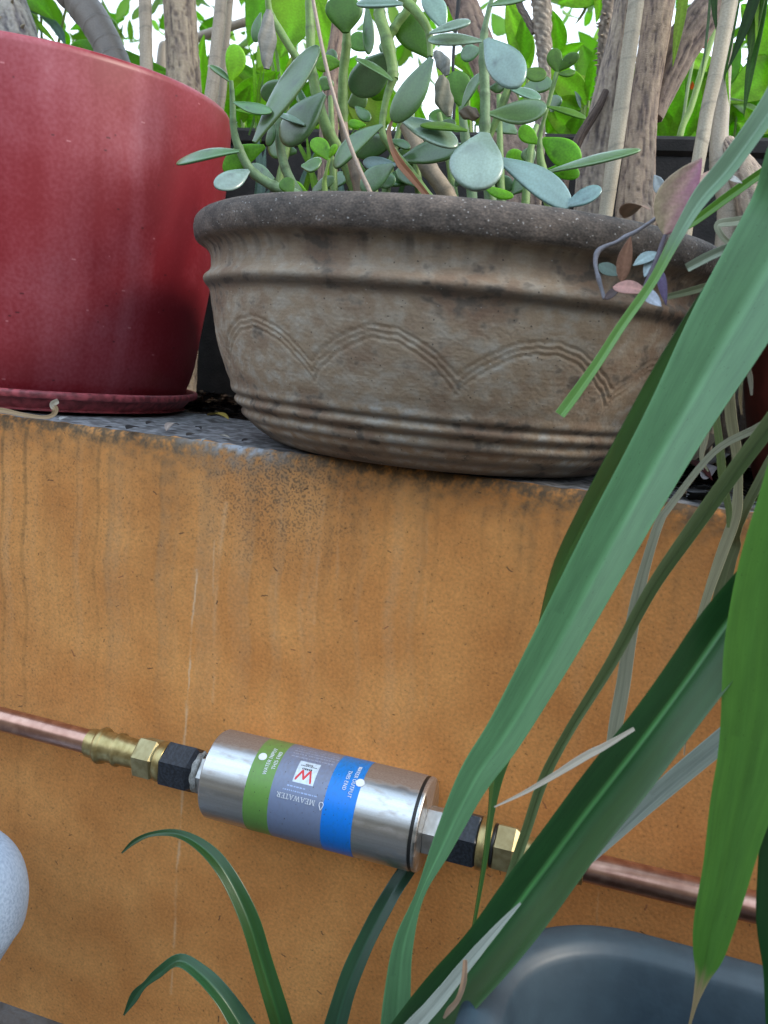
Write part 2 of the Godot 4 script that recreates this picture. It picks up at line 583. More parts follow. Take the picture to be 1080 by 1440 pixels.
# ---------- computed surface patterns ----------
# ochre render: blotches, rain streaks, mildew under the edge, lime bloom, drips, specks
func wall_image(w: int, h: int) -> ImageTexture:
	var grain := bytes_of(noise(0.17, 3, 11), w, h)
	var blot := bytes_of(noise(0.006, 4, 12), w, h)
	var mid := bytes_of(noise(0.045, 4, 13), w, h)
	var crack := noise(0.05, 3, 14)
	crack.frequency = 0.22
	var crk := bytes_of(crack, w, h)
	var n1 := noise(0.012, 3, 15); var n2 := noise(0.055, 2, 16); var n3 := noise(0.02, 3, 17)
	var s1 := PackedFloat32Array(); var s2 := PackedFloat32Array(); var s3 := PackedFloat32Array()
	for x in w + 40:
		s1.append(clampf(n1.get_noise_1d(x) * 2.2, 0.0, 1.0)); s2.append(clampf(n2.get_noise_1d(x) * 2.0, 0.0, 1.0)); s3.append(clampf(n3.get_noise_1d(x) * 2.4 - 0.15, 0.0, 1.0))
	var out := PackedByteArray()
	out.resize(w * h * 3)
	var k := 0
	for y in h:
		var d := float(y) / h * 0.7
		var wob := int(6.0 + 5.0 * sin(y * 0.013) + 3.0 * sin(y * 0.041))
		var fall := exp(-d * 3.2)
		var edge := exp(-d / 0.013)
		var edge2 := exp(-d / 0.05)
		for x in w:
			var i := y * w + x
			var X := -0.85 + 1.2 * x / w
			var b := blot[i] / 255.0 - 0.5
			var g := grain[i] / 255.0 - 0.5
			var q := mid[i] / 255.0
			var left := clampf((-0.40 - X) * 4.0, 0.0, 1.0)
			var right := clampf((X + 0.12) * 6.0, 0.0, 1.0)
			var xi := x + wob
			var dark := (s1[xi] * 0.35 + s2[xi] * 0.5) * fall * (0.22 + left * 0.9) * (0.5 + q)
			var pale := s3[xi] * clampf(1.0 - absf(d - 0.13) * 5.0, 0.0, 1.0) * 0.30 * (0.4 + q)
			var r := 210.0 + b * 30.0; var gg := 142.0 + b * 32.0; var bb := 77.0 + b * 26.0
			var rain := 0.16 * left * (1.0 - fall)
			dark = clampf(dark * 0.8 + rain * (0.4 + q), 0.0, 0.8)
			r = lerpf(r, 112.0, dark); gg = lerpf(gg, 82.0, dark); bb = lerpf(bb, 46.0, dark)
			r = lerpf(r, 196.0, pale); gg = lerpf(gg, 160.0, pale); bb = lerpf(bb, 126.0, pale)
			r = lerpf(r, 176.0, right * 0.35); gg = lerpf(gg, 110.0, right * 0.35); bb = lerpf(bb, 58.0, right * 0.35)
			# mildew under the edge, crazed patch below the bowl
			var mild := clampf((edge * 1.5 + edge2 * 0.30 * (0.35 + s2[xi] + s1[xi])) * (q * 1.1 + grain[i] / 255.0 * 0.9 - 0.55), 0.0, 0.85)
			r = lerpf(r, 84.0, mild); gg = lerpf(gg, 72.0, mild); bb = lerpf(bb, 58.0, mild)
			var zone := exp(-pow((X + 0.345) / 0.075, 2.0)) * clampf(1.15 - d / 0.12, 0.0, 1.0)
			var cr := clampf((crk[i] / 255.0 + q * 0.25 + zone * 0.13 - 0.78) * 8.0, 0.0, 1.0) * (zone * 0.58 + 0.10 + left * 0.2 * fall)
			r = lerpf(r, 62.0, cr); gg = lerpf(gg, 50.0, cr); bb = lerpf(bb, 40.0, cr)
			r = lerpf(r, 168.0, zone * 0.25); gg = lerpf(gg, 130.0, zone * 0.25); bb = lerpf(bb, 96.0, zone * 0.25)
			var lime := clampf(exp(-pow((X + 0.385) / 0.055, 2.0)) * exp(-d / 0.010) * (q * 2.6 - 0.55), 0.0, 0.85)
			r = lerpf(r, 172.0, lime); gg = lerpf(gg, 182.0, lime); bb = lerpf(bb, 196.0, lime)
			var gr := 1.0 + g * 0.16 - clampf(g * -3.2 - 1.12 + (q - 0.5) * 0.9, 0.0, 0.55)
			out[k] = int(clampf(r * gr, 0, 255)); out[k + 1] = int(clampf(gg * gr, 0, 255)); out[k + 2] = int(clampf(bb * gr, 0, 255))
			k += 3
	var im := Image.create_from_data(w, h, false, Image.FORMAT_RGB8, out)
	var r2 := RandomNumberGenerator.new()
	r2.seed = 5
	# pale drips that ran down the face
	for dr in [[Vector2(-0.4234, 0.1292), Vector2(-0.4258, 0.2700), 0.0016, 0.75], [Vector2(-0.4258, 0.2700), Vector2(-0.4234, 0.6130), 0.0024, 0.60], [Vector2(-0.3951, 0.0560), Vector2(-0.4005, 0.1476), 0.0040, 0.30], [Vector2(-0.4005, 0.1476), Vector2(-0.3963, 0.2676), 0.0028, 0.22], [Vector2(-0.4064, 0.0972), Vector2(-0.4024, 0.1553), 0.0012, 0.35], [Vector2(-0.2935, 0.0385), Vector2(-0.2934, 0.1652), 0.0022, 0.20], [Vector2(-0.2763, 0.0293), Vector2(-0.2728, 0.1471), 0.0022, 0.18], [Vector2(-0.3372, 0.0445), Vector2(-0.3333, 0.1872), 0.0020, 0.15], [Vector2(-0.1940, 0.0182), Vector2(-0.1732, 0.2274), 0.0020, 0.12], [Vector2(-0.1051, 0.2128), Vector2(-0.0879, 0.4183), 0.0012, 0.16], [Vector2(0.0048, 0.3370), Vector2(0.0111, 0.4180), 0.0010, 0.25]]:
		var a: Vector2 = dr[0]; var e: Vector2 = dr[1]
		var n := int((e.y - a.y) / 0.7 * h)
		for s in n:
			var t := float(s) / n
			var px := (lerpf(a.x, e.x, t) + 0.0022 * n1.get_noise_1d(s * 0.6 + a.x * 900.0) + 0.85) / 1.2 * w
			var hw: float = dr[2] * (0.85 + 0.6 * n2.get_noise_1d(s * 0.3 + a.x * 700.0)) * w / 1.2
			for q in range(-int(hw) - 1, int(hw) + 2):
				var x := clampi(int(px) + q, 0, w - 1); var y := clampi(int(a.y / 0.7 * h) + s, 0, h - 1)
				var f: float = clampf(1.0 - absf(q) / (hw + 0.6), 0.0, 1.0) * dr[3] * clampf(0.62 + 1.1 * n1.get_noise_1d(s * 1.3 + a.x * 500.0) + (r2.randf() - 0.5) * 0.35, 0.1, 1.0)
				im.set_pixel(x, y, im.get_pixel(x, y).lerp(Color8(224, 198, 172), f))
	for s in 230:
		var x0 := r2.randf() * w; var y0 := r2.randf() * h
		var an := r2.randf() * TAU; var ln := 1.0 + r2.randf() * r2.randf() * 11.0
		var c := Color8(52, 38, 30) if r2.randf() < 0.8 else Color8(120, 70, 50)
		for q in int(ln) + 1:
			var x := clampi(int(x0 + cos(an) * q), 0, w - 1); var y := clampi(int(y0 + sin(an) * q), 0, h - 1)
			im.set_pixel(x, y, im.get_pixel(x, y).lerp(c, 0.4 + 0.5 * r2.randf()))
			if ln > 5.0 and x + 1 < w: im.set_pixel(x + 1, y, im.get_pixel(x + 1, y).lerp(c, 0.5))
	return ImageTexture.create_from_image(im)

func stucco_relief(w: int, h: int) -> ImageTexture:
	var a := bytes_of(noise(0.16, 3, 71), w, h); var b := bytes_of(noise(0.02, 3, 72), w, h)
	var out := PackedByteArray()
	out.resize(w * h)
	for i in w * h: out[i] = int(a[i] * 0.45 + b[i] * 0.55)
	return ImageTexture.create_from_image(Image.create_from_data(w, h, false, Image.FORMAT_L8, out))

func bowl_heights(h: int) -> PackedFloat32Array:
	var pr := bowl_profile()
	var len := [0.0]
	for i in range(1, pr.size()): len.append(len[i - 1] + pr[i].distance_to(pr[i - 1]))
	var o := PackedFloat32Array()
	var i := 0
	for y in h:
		var t: float = float(y) / (h - 1) * len[-1]
		while i < len.size() - 2 and len[i + 1] < t: i += 1
		var inner := 1.0 if i > 0 and pr[i].x < pr[i - 1].x and pr[i].y > 0.19 else 0.0
		o.append(lerpf(pr[i].y, pr[i + 1].y, clampf((t - len[i]) / maxf(1e-6, len[i + 1] - len[i]), 0, 1)) + inner * 0.01)
	return o

# weathered clay: dark rim, brown shoulder with grime and painted shade under the rim, dusty belly, lime on the foot bands
func bowl_image(w: int, h: int) -> ImageTexture:
	var hs := bowl_heights(h)
	var a := bytes_of(noise(0.008, 5, 81), w, h)
	var b := bytes_of(noise(0.035, 4, 82), w, h)
	var f := bytes_of(noise(0.3, 2, 83), w, h)
	var brush := bytes_of(noise(0.16, 3, 84), w / 16, h)
	var n1 := noise(0.045, 4, 85)
	var drip := PackedFloat32Array()
	for x in w: drip.append(clampf(n1.get_noise_1d(x) * 2.0 + 0.3, 0.0, 1.0))
	var out := PackedByteArray()
	out.resize(w * h * 3)
	var k := 0
	for y in h:
		var H := hs[y]
		var rim := smoothstep(0.187, 0.193, H)
		var neck := smoothstep(0.158, 0.190, H) * (1.0 - rim)  # grime drips plus shade painted in below the rim
		var ridge := exp(-pow((H - 0.150) / 0.005, 2.0))
		var foot := 1.0 - smoothstep(0.052, 0.062, H)
		var bands := foot * (0.5 + 0.5 * sin(H * TAU / 0.0115 + 0.6))
		for x in w:
			var i := y * w + x
			var A := a[i] / 255.0; var B := b[i] / 255.0; var F := f[i] / 255.0; var S := brush[y * (w / 16) + x / 16] / 255.0
			var r := 146.0; var g := 127.0; var bl := 106.0
			var warm := clampf(A * 2.0 - 0.8, 0.0, 1.0)
			r = lerpf(r, 118.0, warm); g = lerpf(g, 94.0, warm); bl = lerpf(bl, 77.0, warm)
			var dust := clampf(B * 2.4 - 0.9, 0.0, 1.0) * 0.7 * (1.0 - rim)
			r = lerpf(r, 156.0, dust); g = lerpf(g, 143.0, dust); bl = lerpf(bl, 126.0, dust)
			var lime := clampf((1.0 - A) * 1.9 - 0.6, 0.0, 1.0) * clampf(B * 2.0 - 0.6, 0.0, 1.0) * (0.40 + foot * 0.60) * (1.0 - rim)
			r = lerpf(r, 172.0, lime); g = lerpf(g, 170.0, lime); bl = lerpf(bl, 166.0, lime)
			var dk := neck * (0.25 + 0.75 * drip[x] * B + 0.35 * A) * 0.75 + ridge * (0.35 + 0.4 * B) + bands * 0.45 * (0.4 + B) + (1.0 - smoothstep(0.0, 0.02, H)) * 0.4
			dk = clampf(dk + clampf((f[i] - 190) / 65.0, 0, 1) * 0.25 + clampf(A * B * 2.8 - 1.0, 0.0, 0.5), 0.0, 0.8)
			r = lerpf(r, 58.0, dk); g = lerpf(g, 51.0, dk); bl = lerpf(bl, 46.0, dk)
			var rk := clampf(A * 0.6 + B * 0.7 + (F - 0.5) * 0.7 - 0.1, 0.0, 1.0)
			r = lerpf(r, 52.0 + 62.0 * rk, rim); g = lerpf(g, 47.0 + 54.0 * rk, rim); bl = lerpf(bl, 44.0 + 48.0 * rk, rim)
			var m := 0.91 + 0.20 * F * 0.6 + 0.06 * S
			out[k] = int(clampf(r * m, 0, 255)); out[k + 1] = int(clampf(g * m, 0, 255)); out[k + 2] = int(clampf(bl * m, 0, 255))
			k += 3
	var im := Image.create_from_data(w, h, false, Image.FORMAT_RGB8, out)
	var r2 := RandomNumberGenerator.new()
	r2.seed = 9
	for s in 6500:   # lime and dust specks on the rim, dark pits on the body
		var y := r2.randi() % h; var x := r2.randi() % w
		var on_rim := hs[y] > 0.193
		if not on_rim and r2.randf() < 0.86: continue
		if on_rim and r2.randf() < 0.35: continue
		var c := Color8(190, 188, 186) if on_rim or r2.randf() < 0.2 else Color8(44, 38, 35)
		im.set_pixel(x, y, im.get_pixel(x, y).lerp(c, 0.8))
		if r2.randf() < 0.4: im.set_pixel((x + 1) % w, y, im.get_pixel((x + 1) % w, y).lerp(c, 0.6))
		if r2.randf() < 0.25: im.set_pixel(x, mini(y + 1, h - 1), c)
	return ImageTexture.create_from_image(im)

func bowl_relief(w: int, h: int) -> ImageTexture:
	var a := bytes_of(noise(0.14, 3, 86), w, h); var brush := bytes_of(noise(0.2, 3, 84), w / 16, h)
	var out := PackedByteArray()
	out.resize(w * h)
	for i in w * h: out[i] = int(a[i] * 0.75 + brush[(i / w) * (w / 16) + (i % w) / 16] * 0.25)
	return ImageTexture.create_from_image(Image.create_from_data(w, h, false, Image.FORMAT_L8, out))

# dark red pot: rain-washed dust in soft vertical runs, scuffs
func red_image(w: int, h: int) -> ImageTexture:
	var a := bytes_of(noise(0.008, 5, 91), w, h); var f := bytes_of(noise(0.25, 3, 92), w, h)
	var n1 := noise(0.01, 4, 93)
	var out := PackedByteArray()
	out.resize(w * h * 3)
	var k := 0
	for y in h:
		var t := float(y) / h
		for x in w:
			var i := y * w + x
			var A := a[i] / 255.0; var F := f[i] / 255.0
			var st := clampf(n1.get_noise_1d(x + 4.0 * sin(y * 0.02)) * 2.2, 0.0, 1.0)
			var dust := clampf(st * 0.42 * (0.25 + t) + (A - 0.34) * 0.75 * (0.3 + t * 0.9) + exp(-pow((t - 0.80) / 0.05, 2.0)) * 0.25 * A, 0.0, 0.6)
			dust = clampf(dust + (F - 0.55) * 0.35, 0.0, 0.65)
			out[k] = int(lerpf(122.0, 172.0, dust)); out[k + 1] = int(lerpf(29.0, 118.0, dust)); out[k + 2] = int(lerpf(38.0, 128.0, dust))
			k += 3
	var im := Image.create_from_data(w, h, false, Image.FORMAT_RGB8, out)
	var r2 := RandomNumberGenerator.new()
	r2.seed = 12
	for s in 420:
		var x := r2.randi() % w; var y := r2.randi() % h
		var c := Color8(196, 150, 152) if r2.randf() < 0.6 else Color8(50, 14, 18)
		for q in 1 + r2.randi() % 3: im.set_pixel((x + q) % w, y, im.get_pixel((x + q) % w, y).lerp(c, 0.6))
	return ImageTexture.create_from_image(im)

# printed band: green, grey-blue and blue fields, sticker square, lines of small print, grime on top
func label_image(w: int, h: int) -> ImageTexture:
	var f := bytes_of(noise(0.03, 4, 95), w, h); var g := bytes_of(noise(0.25, 2, 96), w, h)
	var im := Image.create(w, h, false, Image.FORMAT_RGB8)
	# across: 0 at the left end of the band; up the picture (small y) is round towards the top of the canister
	im.fill(Color8(112, 124, 152))
	im.fill_rect(Rect2i(0, 0, int(w * 0.235), h), Color8(98, 142, 66))
	im.fill_rect(Rect2i(int(w * 0.725), 0, w, h), Color8(0, 118, 216))
	var r2 := RandomNumberGenerator.new()
	r2.seed = 31
	var sx := int(w * 0.405); var sy := int(h * 0.205)
	var sw := int(w * 0.19); var sh := int(h * 0.125)
	im.fill_rect(Rect2i(sx, sy, sw, sh), Color8(196, 214, 232))
	# the red zigzag mark of the sticker, seen upside down, and its lines of print
	var zig := [Vector2(0.10, 0.86), Vector2(0.32, 0.46), Vector2(0.47, 0.80), Vector2(0.68, 0.42), Vector2(0.84, 0.90)]
	for z in 4:
		for s in 120:
			var p: Vector2 = zig[z].lerp(zig[z + 1], s / 119.0)
			im.fill_rect(Rect2i(sx + int(p.x * sw) - 5, sy + int(p.y * sh) - 4, 10, 9), Color8(196, 44, 52))
	for ln in [[0.12, 0.10, 0.32, 0.62], [0.2, 0.06, 0.12, 0.82], [0.33, 0.13, 0.24, 0.74]]:
		var x: float = ln[2]
		while x < ln[3]:
			var e := r2.randf_range(0.03, 0.09)
			im.fill_rect(Rect2i(sx + int(x * sw), sy + int(ln[0] * sh), int(e * sw), maxi(2, int(ln[1] * sh * 0.7))), Color8(44, 46, 54))
			x += e + 0.018
	for row in 6:
		var x := 0.30
		while x < 0.69:
			var e := r2.randf_range(0.008, 0.035)
			im.fill_rect(Rect2i(int(x * w), int(h * (0.06 + row * 0.024)), int(e * w), 5), Color8(150, 160, 186))
			x += e + 0.007
	for row in 2:
		var x := 0.34 + row * 0.03
		while x < 0.64 - row * 0.12:
			var e := r2.randf_range(0.008, 0.03)
			im.fill_rect(Rect2i(int(x * w), int(h * (0.372 + row * -0.022)), int(e * w), 5), Color8(150, 172, 214))
			x += e + 0.007
	for y in h:
		var top := clampf(1.0 - y / (h * 0.36), 0.0, 1.0)
		for x in w:
			var i := y * w + x
			var dirt := clampf(top * 0.75 + (f[i] / 255.0 - 0.55) * 0.5, 0.0, 0.8) * (0.35 + 0.9 * g[i] / 255.0)
			im.set_pixel(x, y, im.get_pixel(x, y).lerp(Color8(96, 84, 74), clampf(dirt * 0.75, 0.0, 0.8)))
	for s in 150:
		var x := r2.randi() % w; var y := int(h * pow(r2.randf(), 1.6) * 0.8)
		im.fill_rect(Rect2i(x, y, 2 + r2.randi() % 4, 2 + r2.randi() % 4), Color8(46, 42, 38))
	return ImageTexture.create_from_image(im)

# ---------- the setting ----------
func setting() -> void:
	var wav := noise(2.0, 3, 101)
	var g := sheet(Vector2(-60, -0.01), Vector2(60, 60), 30, 30, func(_x, _z): return -0.695)
	tag(obj("ground", g, M.paving_cement), "", "", "", "structure")
	# unseen earth slope, added behind the camera to block the low sky
	g = sheet(Vector2(-60, 1.5), Vector2(60, 9.0), 120, 60, func(x, z): return -0.70 + 1.9 * smoothstep(1.5, 3.2, z) + 0.12 * wav.get_noise_2d(x * 0.7, z * 0.7) * smoothstep(1.5, 2.0, z))
	tag(obj("added_slope", g, M.garden_soil), "", "", "", "structure")
	g = sheet(Vector2(-150, -300), Vector2(150, -0.9), 60, 60, func(x, z): return 0.0 + 0.06 * wav.get_noise_2d(x, z))
	tag(obj("garden_ground", g, M.garden_soil), "", "", "", "structure")
	var fine := noise(40.0, 3, 102)
	g = sheet(Vector2(-6, -1.0), Vector2(6, -0.27), 400, 60, func(x, z): return -0.004 + 0.010 * fine.get_noise_2d(x, z) + 0.008 * wav.get_noise_2d(x * 3.0, z * 3.0) - 0.02 * smoothstep(-0.30, -0.27, z))
	tag(obj("planting_soil", g, M.soil), "", "", "", "structure")
	var wall := thing("planter_wall", "long ochre rendered planter wall streaked with mildew under a grey ledge", "wall", Vector3(-0.3, -0.695, 0))
	# face: a slightly worn upper arris, then the flat render
	var rows := []
	var en := noise(9.0, 4, 103); var en2 := noise(60.0, 3, 104)
	var P := [[0.0, -0.70], [0.0, -0.35], [0.0, -0.06], [0.0, -0.012], [-0.0006, -0.006], [-0.0022, -0.0022], [-0.006, 0.0]]
	for p in P:
		var r := PackedVector3Array()
		for j in 1201:
			var x := -4.0 + 8.0 * j / 1200.0
			if x > -0.85 and x < 0.35: pass
			var e := 0.0016 * en.get_noise_1d(x) + 0.0014 * en2.get_noise_1d(x)
			var k := 1.0 if p[1] > -0.02 else 0.0
			r.append(Vector3(x, p[1] + e * k, p[0] - absf(e) * k))
		rows.append(r)
	rows.reverse()
	var face := loft(rows, [], 1.0, false, false)
	var arr := face.surface_get_arrays(0)
	var pv: PackedVector3Array = arr[Mesh.ARRAY_VERTEX]; var uv: PackedVector2Array = arr[Mesh.ARRAY_TEX_UV]
	for i in pv.size(): uv[i] = Vector2((pv[i].x + 0.85) / 1.2, -pv[i].y / 0.7)
	arr[Mesh.ARRAY_TEX_UV] = uv
	face = ArrayMesh.new()
	face.add_surface_from_arrays(Mesh.PRIMITIVE_TRIANGLES, arr)
	obj("rendered_face", face, M.ochre_render, wall)
	var ld := sheet(Vector2(-4, -0.30), Vector2(4, -0.0058), 900, 24, func(x, z): return 0.0016 * en.get_noise_1d(x) + 0.0014 * en2.get_noise_1d(x) + 0.0012 * en2.get_noise_2d(x, z) * smoothstep(-0.006, -0.02, z) - 0.0003)
	obj("ledge", ld, M.ledge_cement, wall)
	obj("inner_face", box(Vector3(-4, -0.69, -0.30), Vector3(4, -0.004, -0.008)), M.ledge_cement, wall)
	# the dark trough that closes the bed at the back
	var tr := thing("planter_trough", "long black planter trough behind the tree trunks", "planter", Vector3(-0.4, 0, -0.75))
	obj("front_panel", box(Vector3(-3.0, -0.01, -0.66), Vector3(0.09, 0.425, -0.63), 0.004), M.black_plastic, tr)
	obj("end_panel", box(Vector3(0.06, -0.01, -0.95), Vector3(0.09, 0.425, -0.662), 0.004), M.black_plastic, tr)
	obj("rear_panel", box(Vector3(-3.0, -0.01, -0.98), Vector3(0.09, 0.425, -0.952), 0.004), M.black_plastic, tr)
	obj("rim", box(Vector3(-3.01, 0.4255, -0.668), Vector3(0.10, 0.453, -0.6275), 0.006), M.black_plastic, tr)
	obj("potting_soil", box(Vector3(-2.99, 0.0, -0.948), Vector3(0.058, 0.40, -0.664)), M.soil, tr)
	# a second trough beside it
	var t2 := thing("planter_trough", "black planter trough at the right edge, beside the longer one", "planter", Vector3(0.4, 0, -0.75))
	obj("front_panel", box(Vector3(0.125, -0.01, -0.66), Vector3(1.6, 0.40, -0.63), 0.004), M.black_plastic, t2)
	obj("rim", box(Vector3(0.115, 0.4005, -0.668), Vector3(1.61, 0.425, -0.618), 0.006), M.black_plastic, t2)
	obj("potting_soil", box(Vector3(0.125, 0.0, -0.948), Vector3(1.59, 0.38, -0.664)), M.soil, t2)
	litter_field()

# bark chips and leaf shreds nobody could count, over the soil and the back of the ledge
func litter_field() -> void:
	var st := SurfaceTool.new()
	st.begin(Mesh.PRIMITIVE_TRIANGLES)
	var r2 := RandomNumberGenerator.new()
	r2.seed = 77
	var cols := [Color(0.05, 0.035, 0.028), Color(0.14, 0.085, 0.055), Color(0.28, 0.18, 0.11), Color(0.40, 0.30, 0.21), Color(0.03, 0.025, 0.025)]
	for i in 5200:
		var x := r2.randf_range(-1.3, 0.7); var z := -0.30 - 0.33 * r2.randf()
		if i > 4300:
			x = r2.randf_range(-0.02, 0.5); z = r2.randf_range(-0.31, -0.02)
			if r2.randf() < (z + 0.31) * 2.2: continue
		var y := 0.002 + r2.randf() * 0.008
		var ln := r2.randf_range(0.004, 0.024); var wd := ln * r2.randf_range(0.12, 0.5)
		var a := r2.randf() * TAU
		var d := Vector3(cos(a), r2.randf_range(-0.25, 0.35), sin(a)) * ln
		var s := Vector3(-sin(a), r2.randf_range(-0.3, 0.3), cos(a)) * wd
		var up := Vector3(0, 0.0012, 0)
		var c := Vector3(x, y, z)
		var col: Color = cols[r2.randi() % 5]
		if i > 4300 and r2.randf() < 0.35: col = cols[4]
		var q := [c - d, c + s - d * 0.2, c + d, c - s + d * 0.1]
		for f in [[0, 1, 2], [0, 2, 3]]:
			for e in f:
				st.set_color(col); st.set_normal(Vector3.UP); st.add_vertex(q[e] + up * (2.0 if e % 2 else 0.4))
		for f in [[0, 2, 1], [0, 3, 2]]:
			for e in f:
				st.set_color(col); st.set_normal(Vector3.DOWN); st.add_vertex(q[e] - up)
	tag(obj("leaf_litter", st.commit(), M.dry_leaf), "dark bark and leaf litter over the soil of the bed", "litter", "", "stuff")

# ---------- pots ----------
func bowl_profile() -> Array:
	var c := [Vector2(0.10, 0.001), Vector2(0.165, 0.0005), Vector2(0.185, 0.008), Vector2(0.198, 0.0165), Vector2(0.2030, 0.0210), Vector2(0.2090, 0.0255), Vector2(0.2100, 0.0295), Vector2(0.2095, 0.0330), Vector2(0.2165, 0.0375), Vector2(0.2185, 0.0415), Vector2(0.2165, 0.0455), Vector2(0.2210, 0.0490), Vector2(0.2228, 0.0530), Vector2(0.2240, 0.0590),
		Vector2(0.2280, 0.0669), Vector2(0.2325, 0.0790), Vector2(0.2365, 0.0910), Vector2(0.2405, 0.1050), Vector2(0.2437, 0.1184), Vector2(0.2465, 0.1320), Vector2(0.2490, 0.1450), Vector2(0.2550, 0.1525), Vector2(0.2560, 0.1580), Vector2(0.2500, 0.1650), Vector2(0.2500, 0.1760), Vector2(0.2525, 0.1830), Vector2(0.2570, 0.1875), Vector2(0.2645, 0.1920), Vector2(0.2675, 0.2015), Vector2(0.2660, 0.2120), Vector2(0.2590, 0.2185), Vector2(0.2500, 0.2175), Vector2(0.2430, 0.2060), Vector2(0.2360, 0.1700), Vector2(0.2200, 0.1200)]
	var fine := smooth_profile(c, 10)
	var o := [fine[0]]
	for p in fine:
		var step := 0.0009 if p.y > 0.07 and p.y < 0.128 and p.x > 0.2285 and p.x < 0.247 else 0.0019
		if p.distance_to(o[-1]) > step: o.append(p)
	return o

func pots() -> void:
	# the grey-brown bowl with combed festoons
	var at := Vector3(-0.2235, 0.0018, -0.147)
	var bowl := thing("clay_bowl", "wide weathered grey-brown clay bowl with combed wavy lines, on the ledge", "plant pot", at)
	var wob := noise(3.0, 3, 111); var pit := noise(60.0, 2, 112)
	var carve := func(th: float, y: float, i: int) -> float:
		var d := 0.0012 * wob.get_noise_3d(sin(th), y * 6.0, cos(th)) + 0.0004 * pit.get_noise_3d(sin(th), y * 4.0, cos(th))
		if y > 0.068 and y < 0.132 and i > 8:
			var f := fposmod((rad_to_deg(th) + 15.9 + 0.9 * sin(th * 5.0)) / 32.727, 1.0)
			var sn := maxf(0.02, sin(PI * f))
			var base := 0.081 + 0.036 * pow(sn, 0.85) + 0.002 * wob.get_noise_1d(th * 4.0)
			var steep := sqrt(1.0 + pow(minf(2.6, 0.036 * 0.85 * PI * absf(cos(PI * f)) * pow(sn, -0.15) * 7.3), 2.0))
			for g in 3:
				var e := (y - base + 0.0048 * steep * (g - 0.6)) / (0.0010 * steep)
				if absf(e) < 3.0: d -= 0.0015 * exp(-e * e)
		return d
	obj("body", lathe(bowl_profile(), at, 800, carve, 2.0), M.old_terracotta, bowl)
	obj("potting_soil", lathe([Vector2(0.237, 0.180), Vector2(0.15, 0.188), Vector2(0.05, 0.19), Vector2(0.001, 0.19)], at, 48, func(th, _y, _i): return 0.003 * sin(th * 7.0)), M.soil, bowl)
	# the large red pot and its saucer
	at = Vector3(-0.798, 0.0, -0.2)
	var sc := thing("pot_saucer", "red plastic saucer under the large red pot at the left", "saucer", at)
	obj("dish", lathe(smooth_profile([Vector2(0.02, 0.0032), Vector2(0.19, 0.003), Vector2(0.203, 0.006), Vector2(0.211, 0.014), Vector2(0.2155, 0.0175), Vector2(0.2205, 0.0185), Vector2(0.2218, 0.0225), Vector2(0.2205, 0.0262), Vector2(0.2165, 0.0268), Vector2(0.2135, 0.0235), Vector2(0.207, 0.012), Vector2(0.18, 0.0075), Vector2(0.02, 0.0075)], 4), at, 128), M.red_plastic, sc)
	at = Vector3(-0.798, 0.009, -0.2)
	var pot := thing("flower_pot", "large dark red round pot with streaked dusty side, at the left", "plant pot", at)
	obj("body", lathe(smooth_profile([Vector2(0.02, 0.0), Vector2(0.190, 0.0), Vector2(0.199, 0.004), Vector2(0.2055, 0.018), Vector2(0.2150, 0.049), Vector2(0.2215, 0.097), Vector2(0.2297, 0.154), Vector2(0.2366, 0.210), Vector2(0.2420, 0.265), Vector2(0.2446, 0.319), Vector2(0.2450, 0.3550), Vector2(0.2445, 0.3640), Vector2(0.2415, 0.3690), Vector2(0.2365, 0.3690), Vector2(0.2335, 0.3640), Vector2(0.231, 0.33), Vector2(0.222, 0.2)], 6), at, 160), M.red_glaze, pot)
	obj("potting_soil", lathe([Vector2(0.2305, 0.322), Vector2(0.1, 0.33), Vector2(0.001, 0.332)], at, 48), M.soil, pot)
	# the red pot that holds the strap-leaved plant, mostly out of the frame
	at = Vector3(0.25, 0.003, -0.20)
	var p2 := thing("flower_pot", "brownish red pot behind the drooping strap leaves at the right edge", "plant pot", at)
	obj("body", lathe(smooth_profile([Vector2(0.02, 0.0), Vector2(0.140, 0.0), Vector2(0.150, 0.006), Vector2(0.165, 0.06), Vector2(0.185, 0.15), Vector2(0.198, 0.22), Vector2(0.206, 0.228), Vector2(0.206, 0.245), Vector2(0.198, 0.248), Vector2(0.19, 0.22), Vector2(0.18, 0.15)], 5), at, 96), M.red_dark, p2)
	obj("potting_soil", lathe([Vector2(0.192, 0.215), Vector2(0.1, 0.222), Vector2(0.001, 0.224)], at, 48), M.soil, p2)

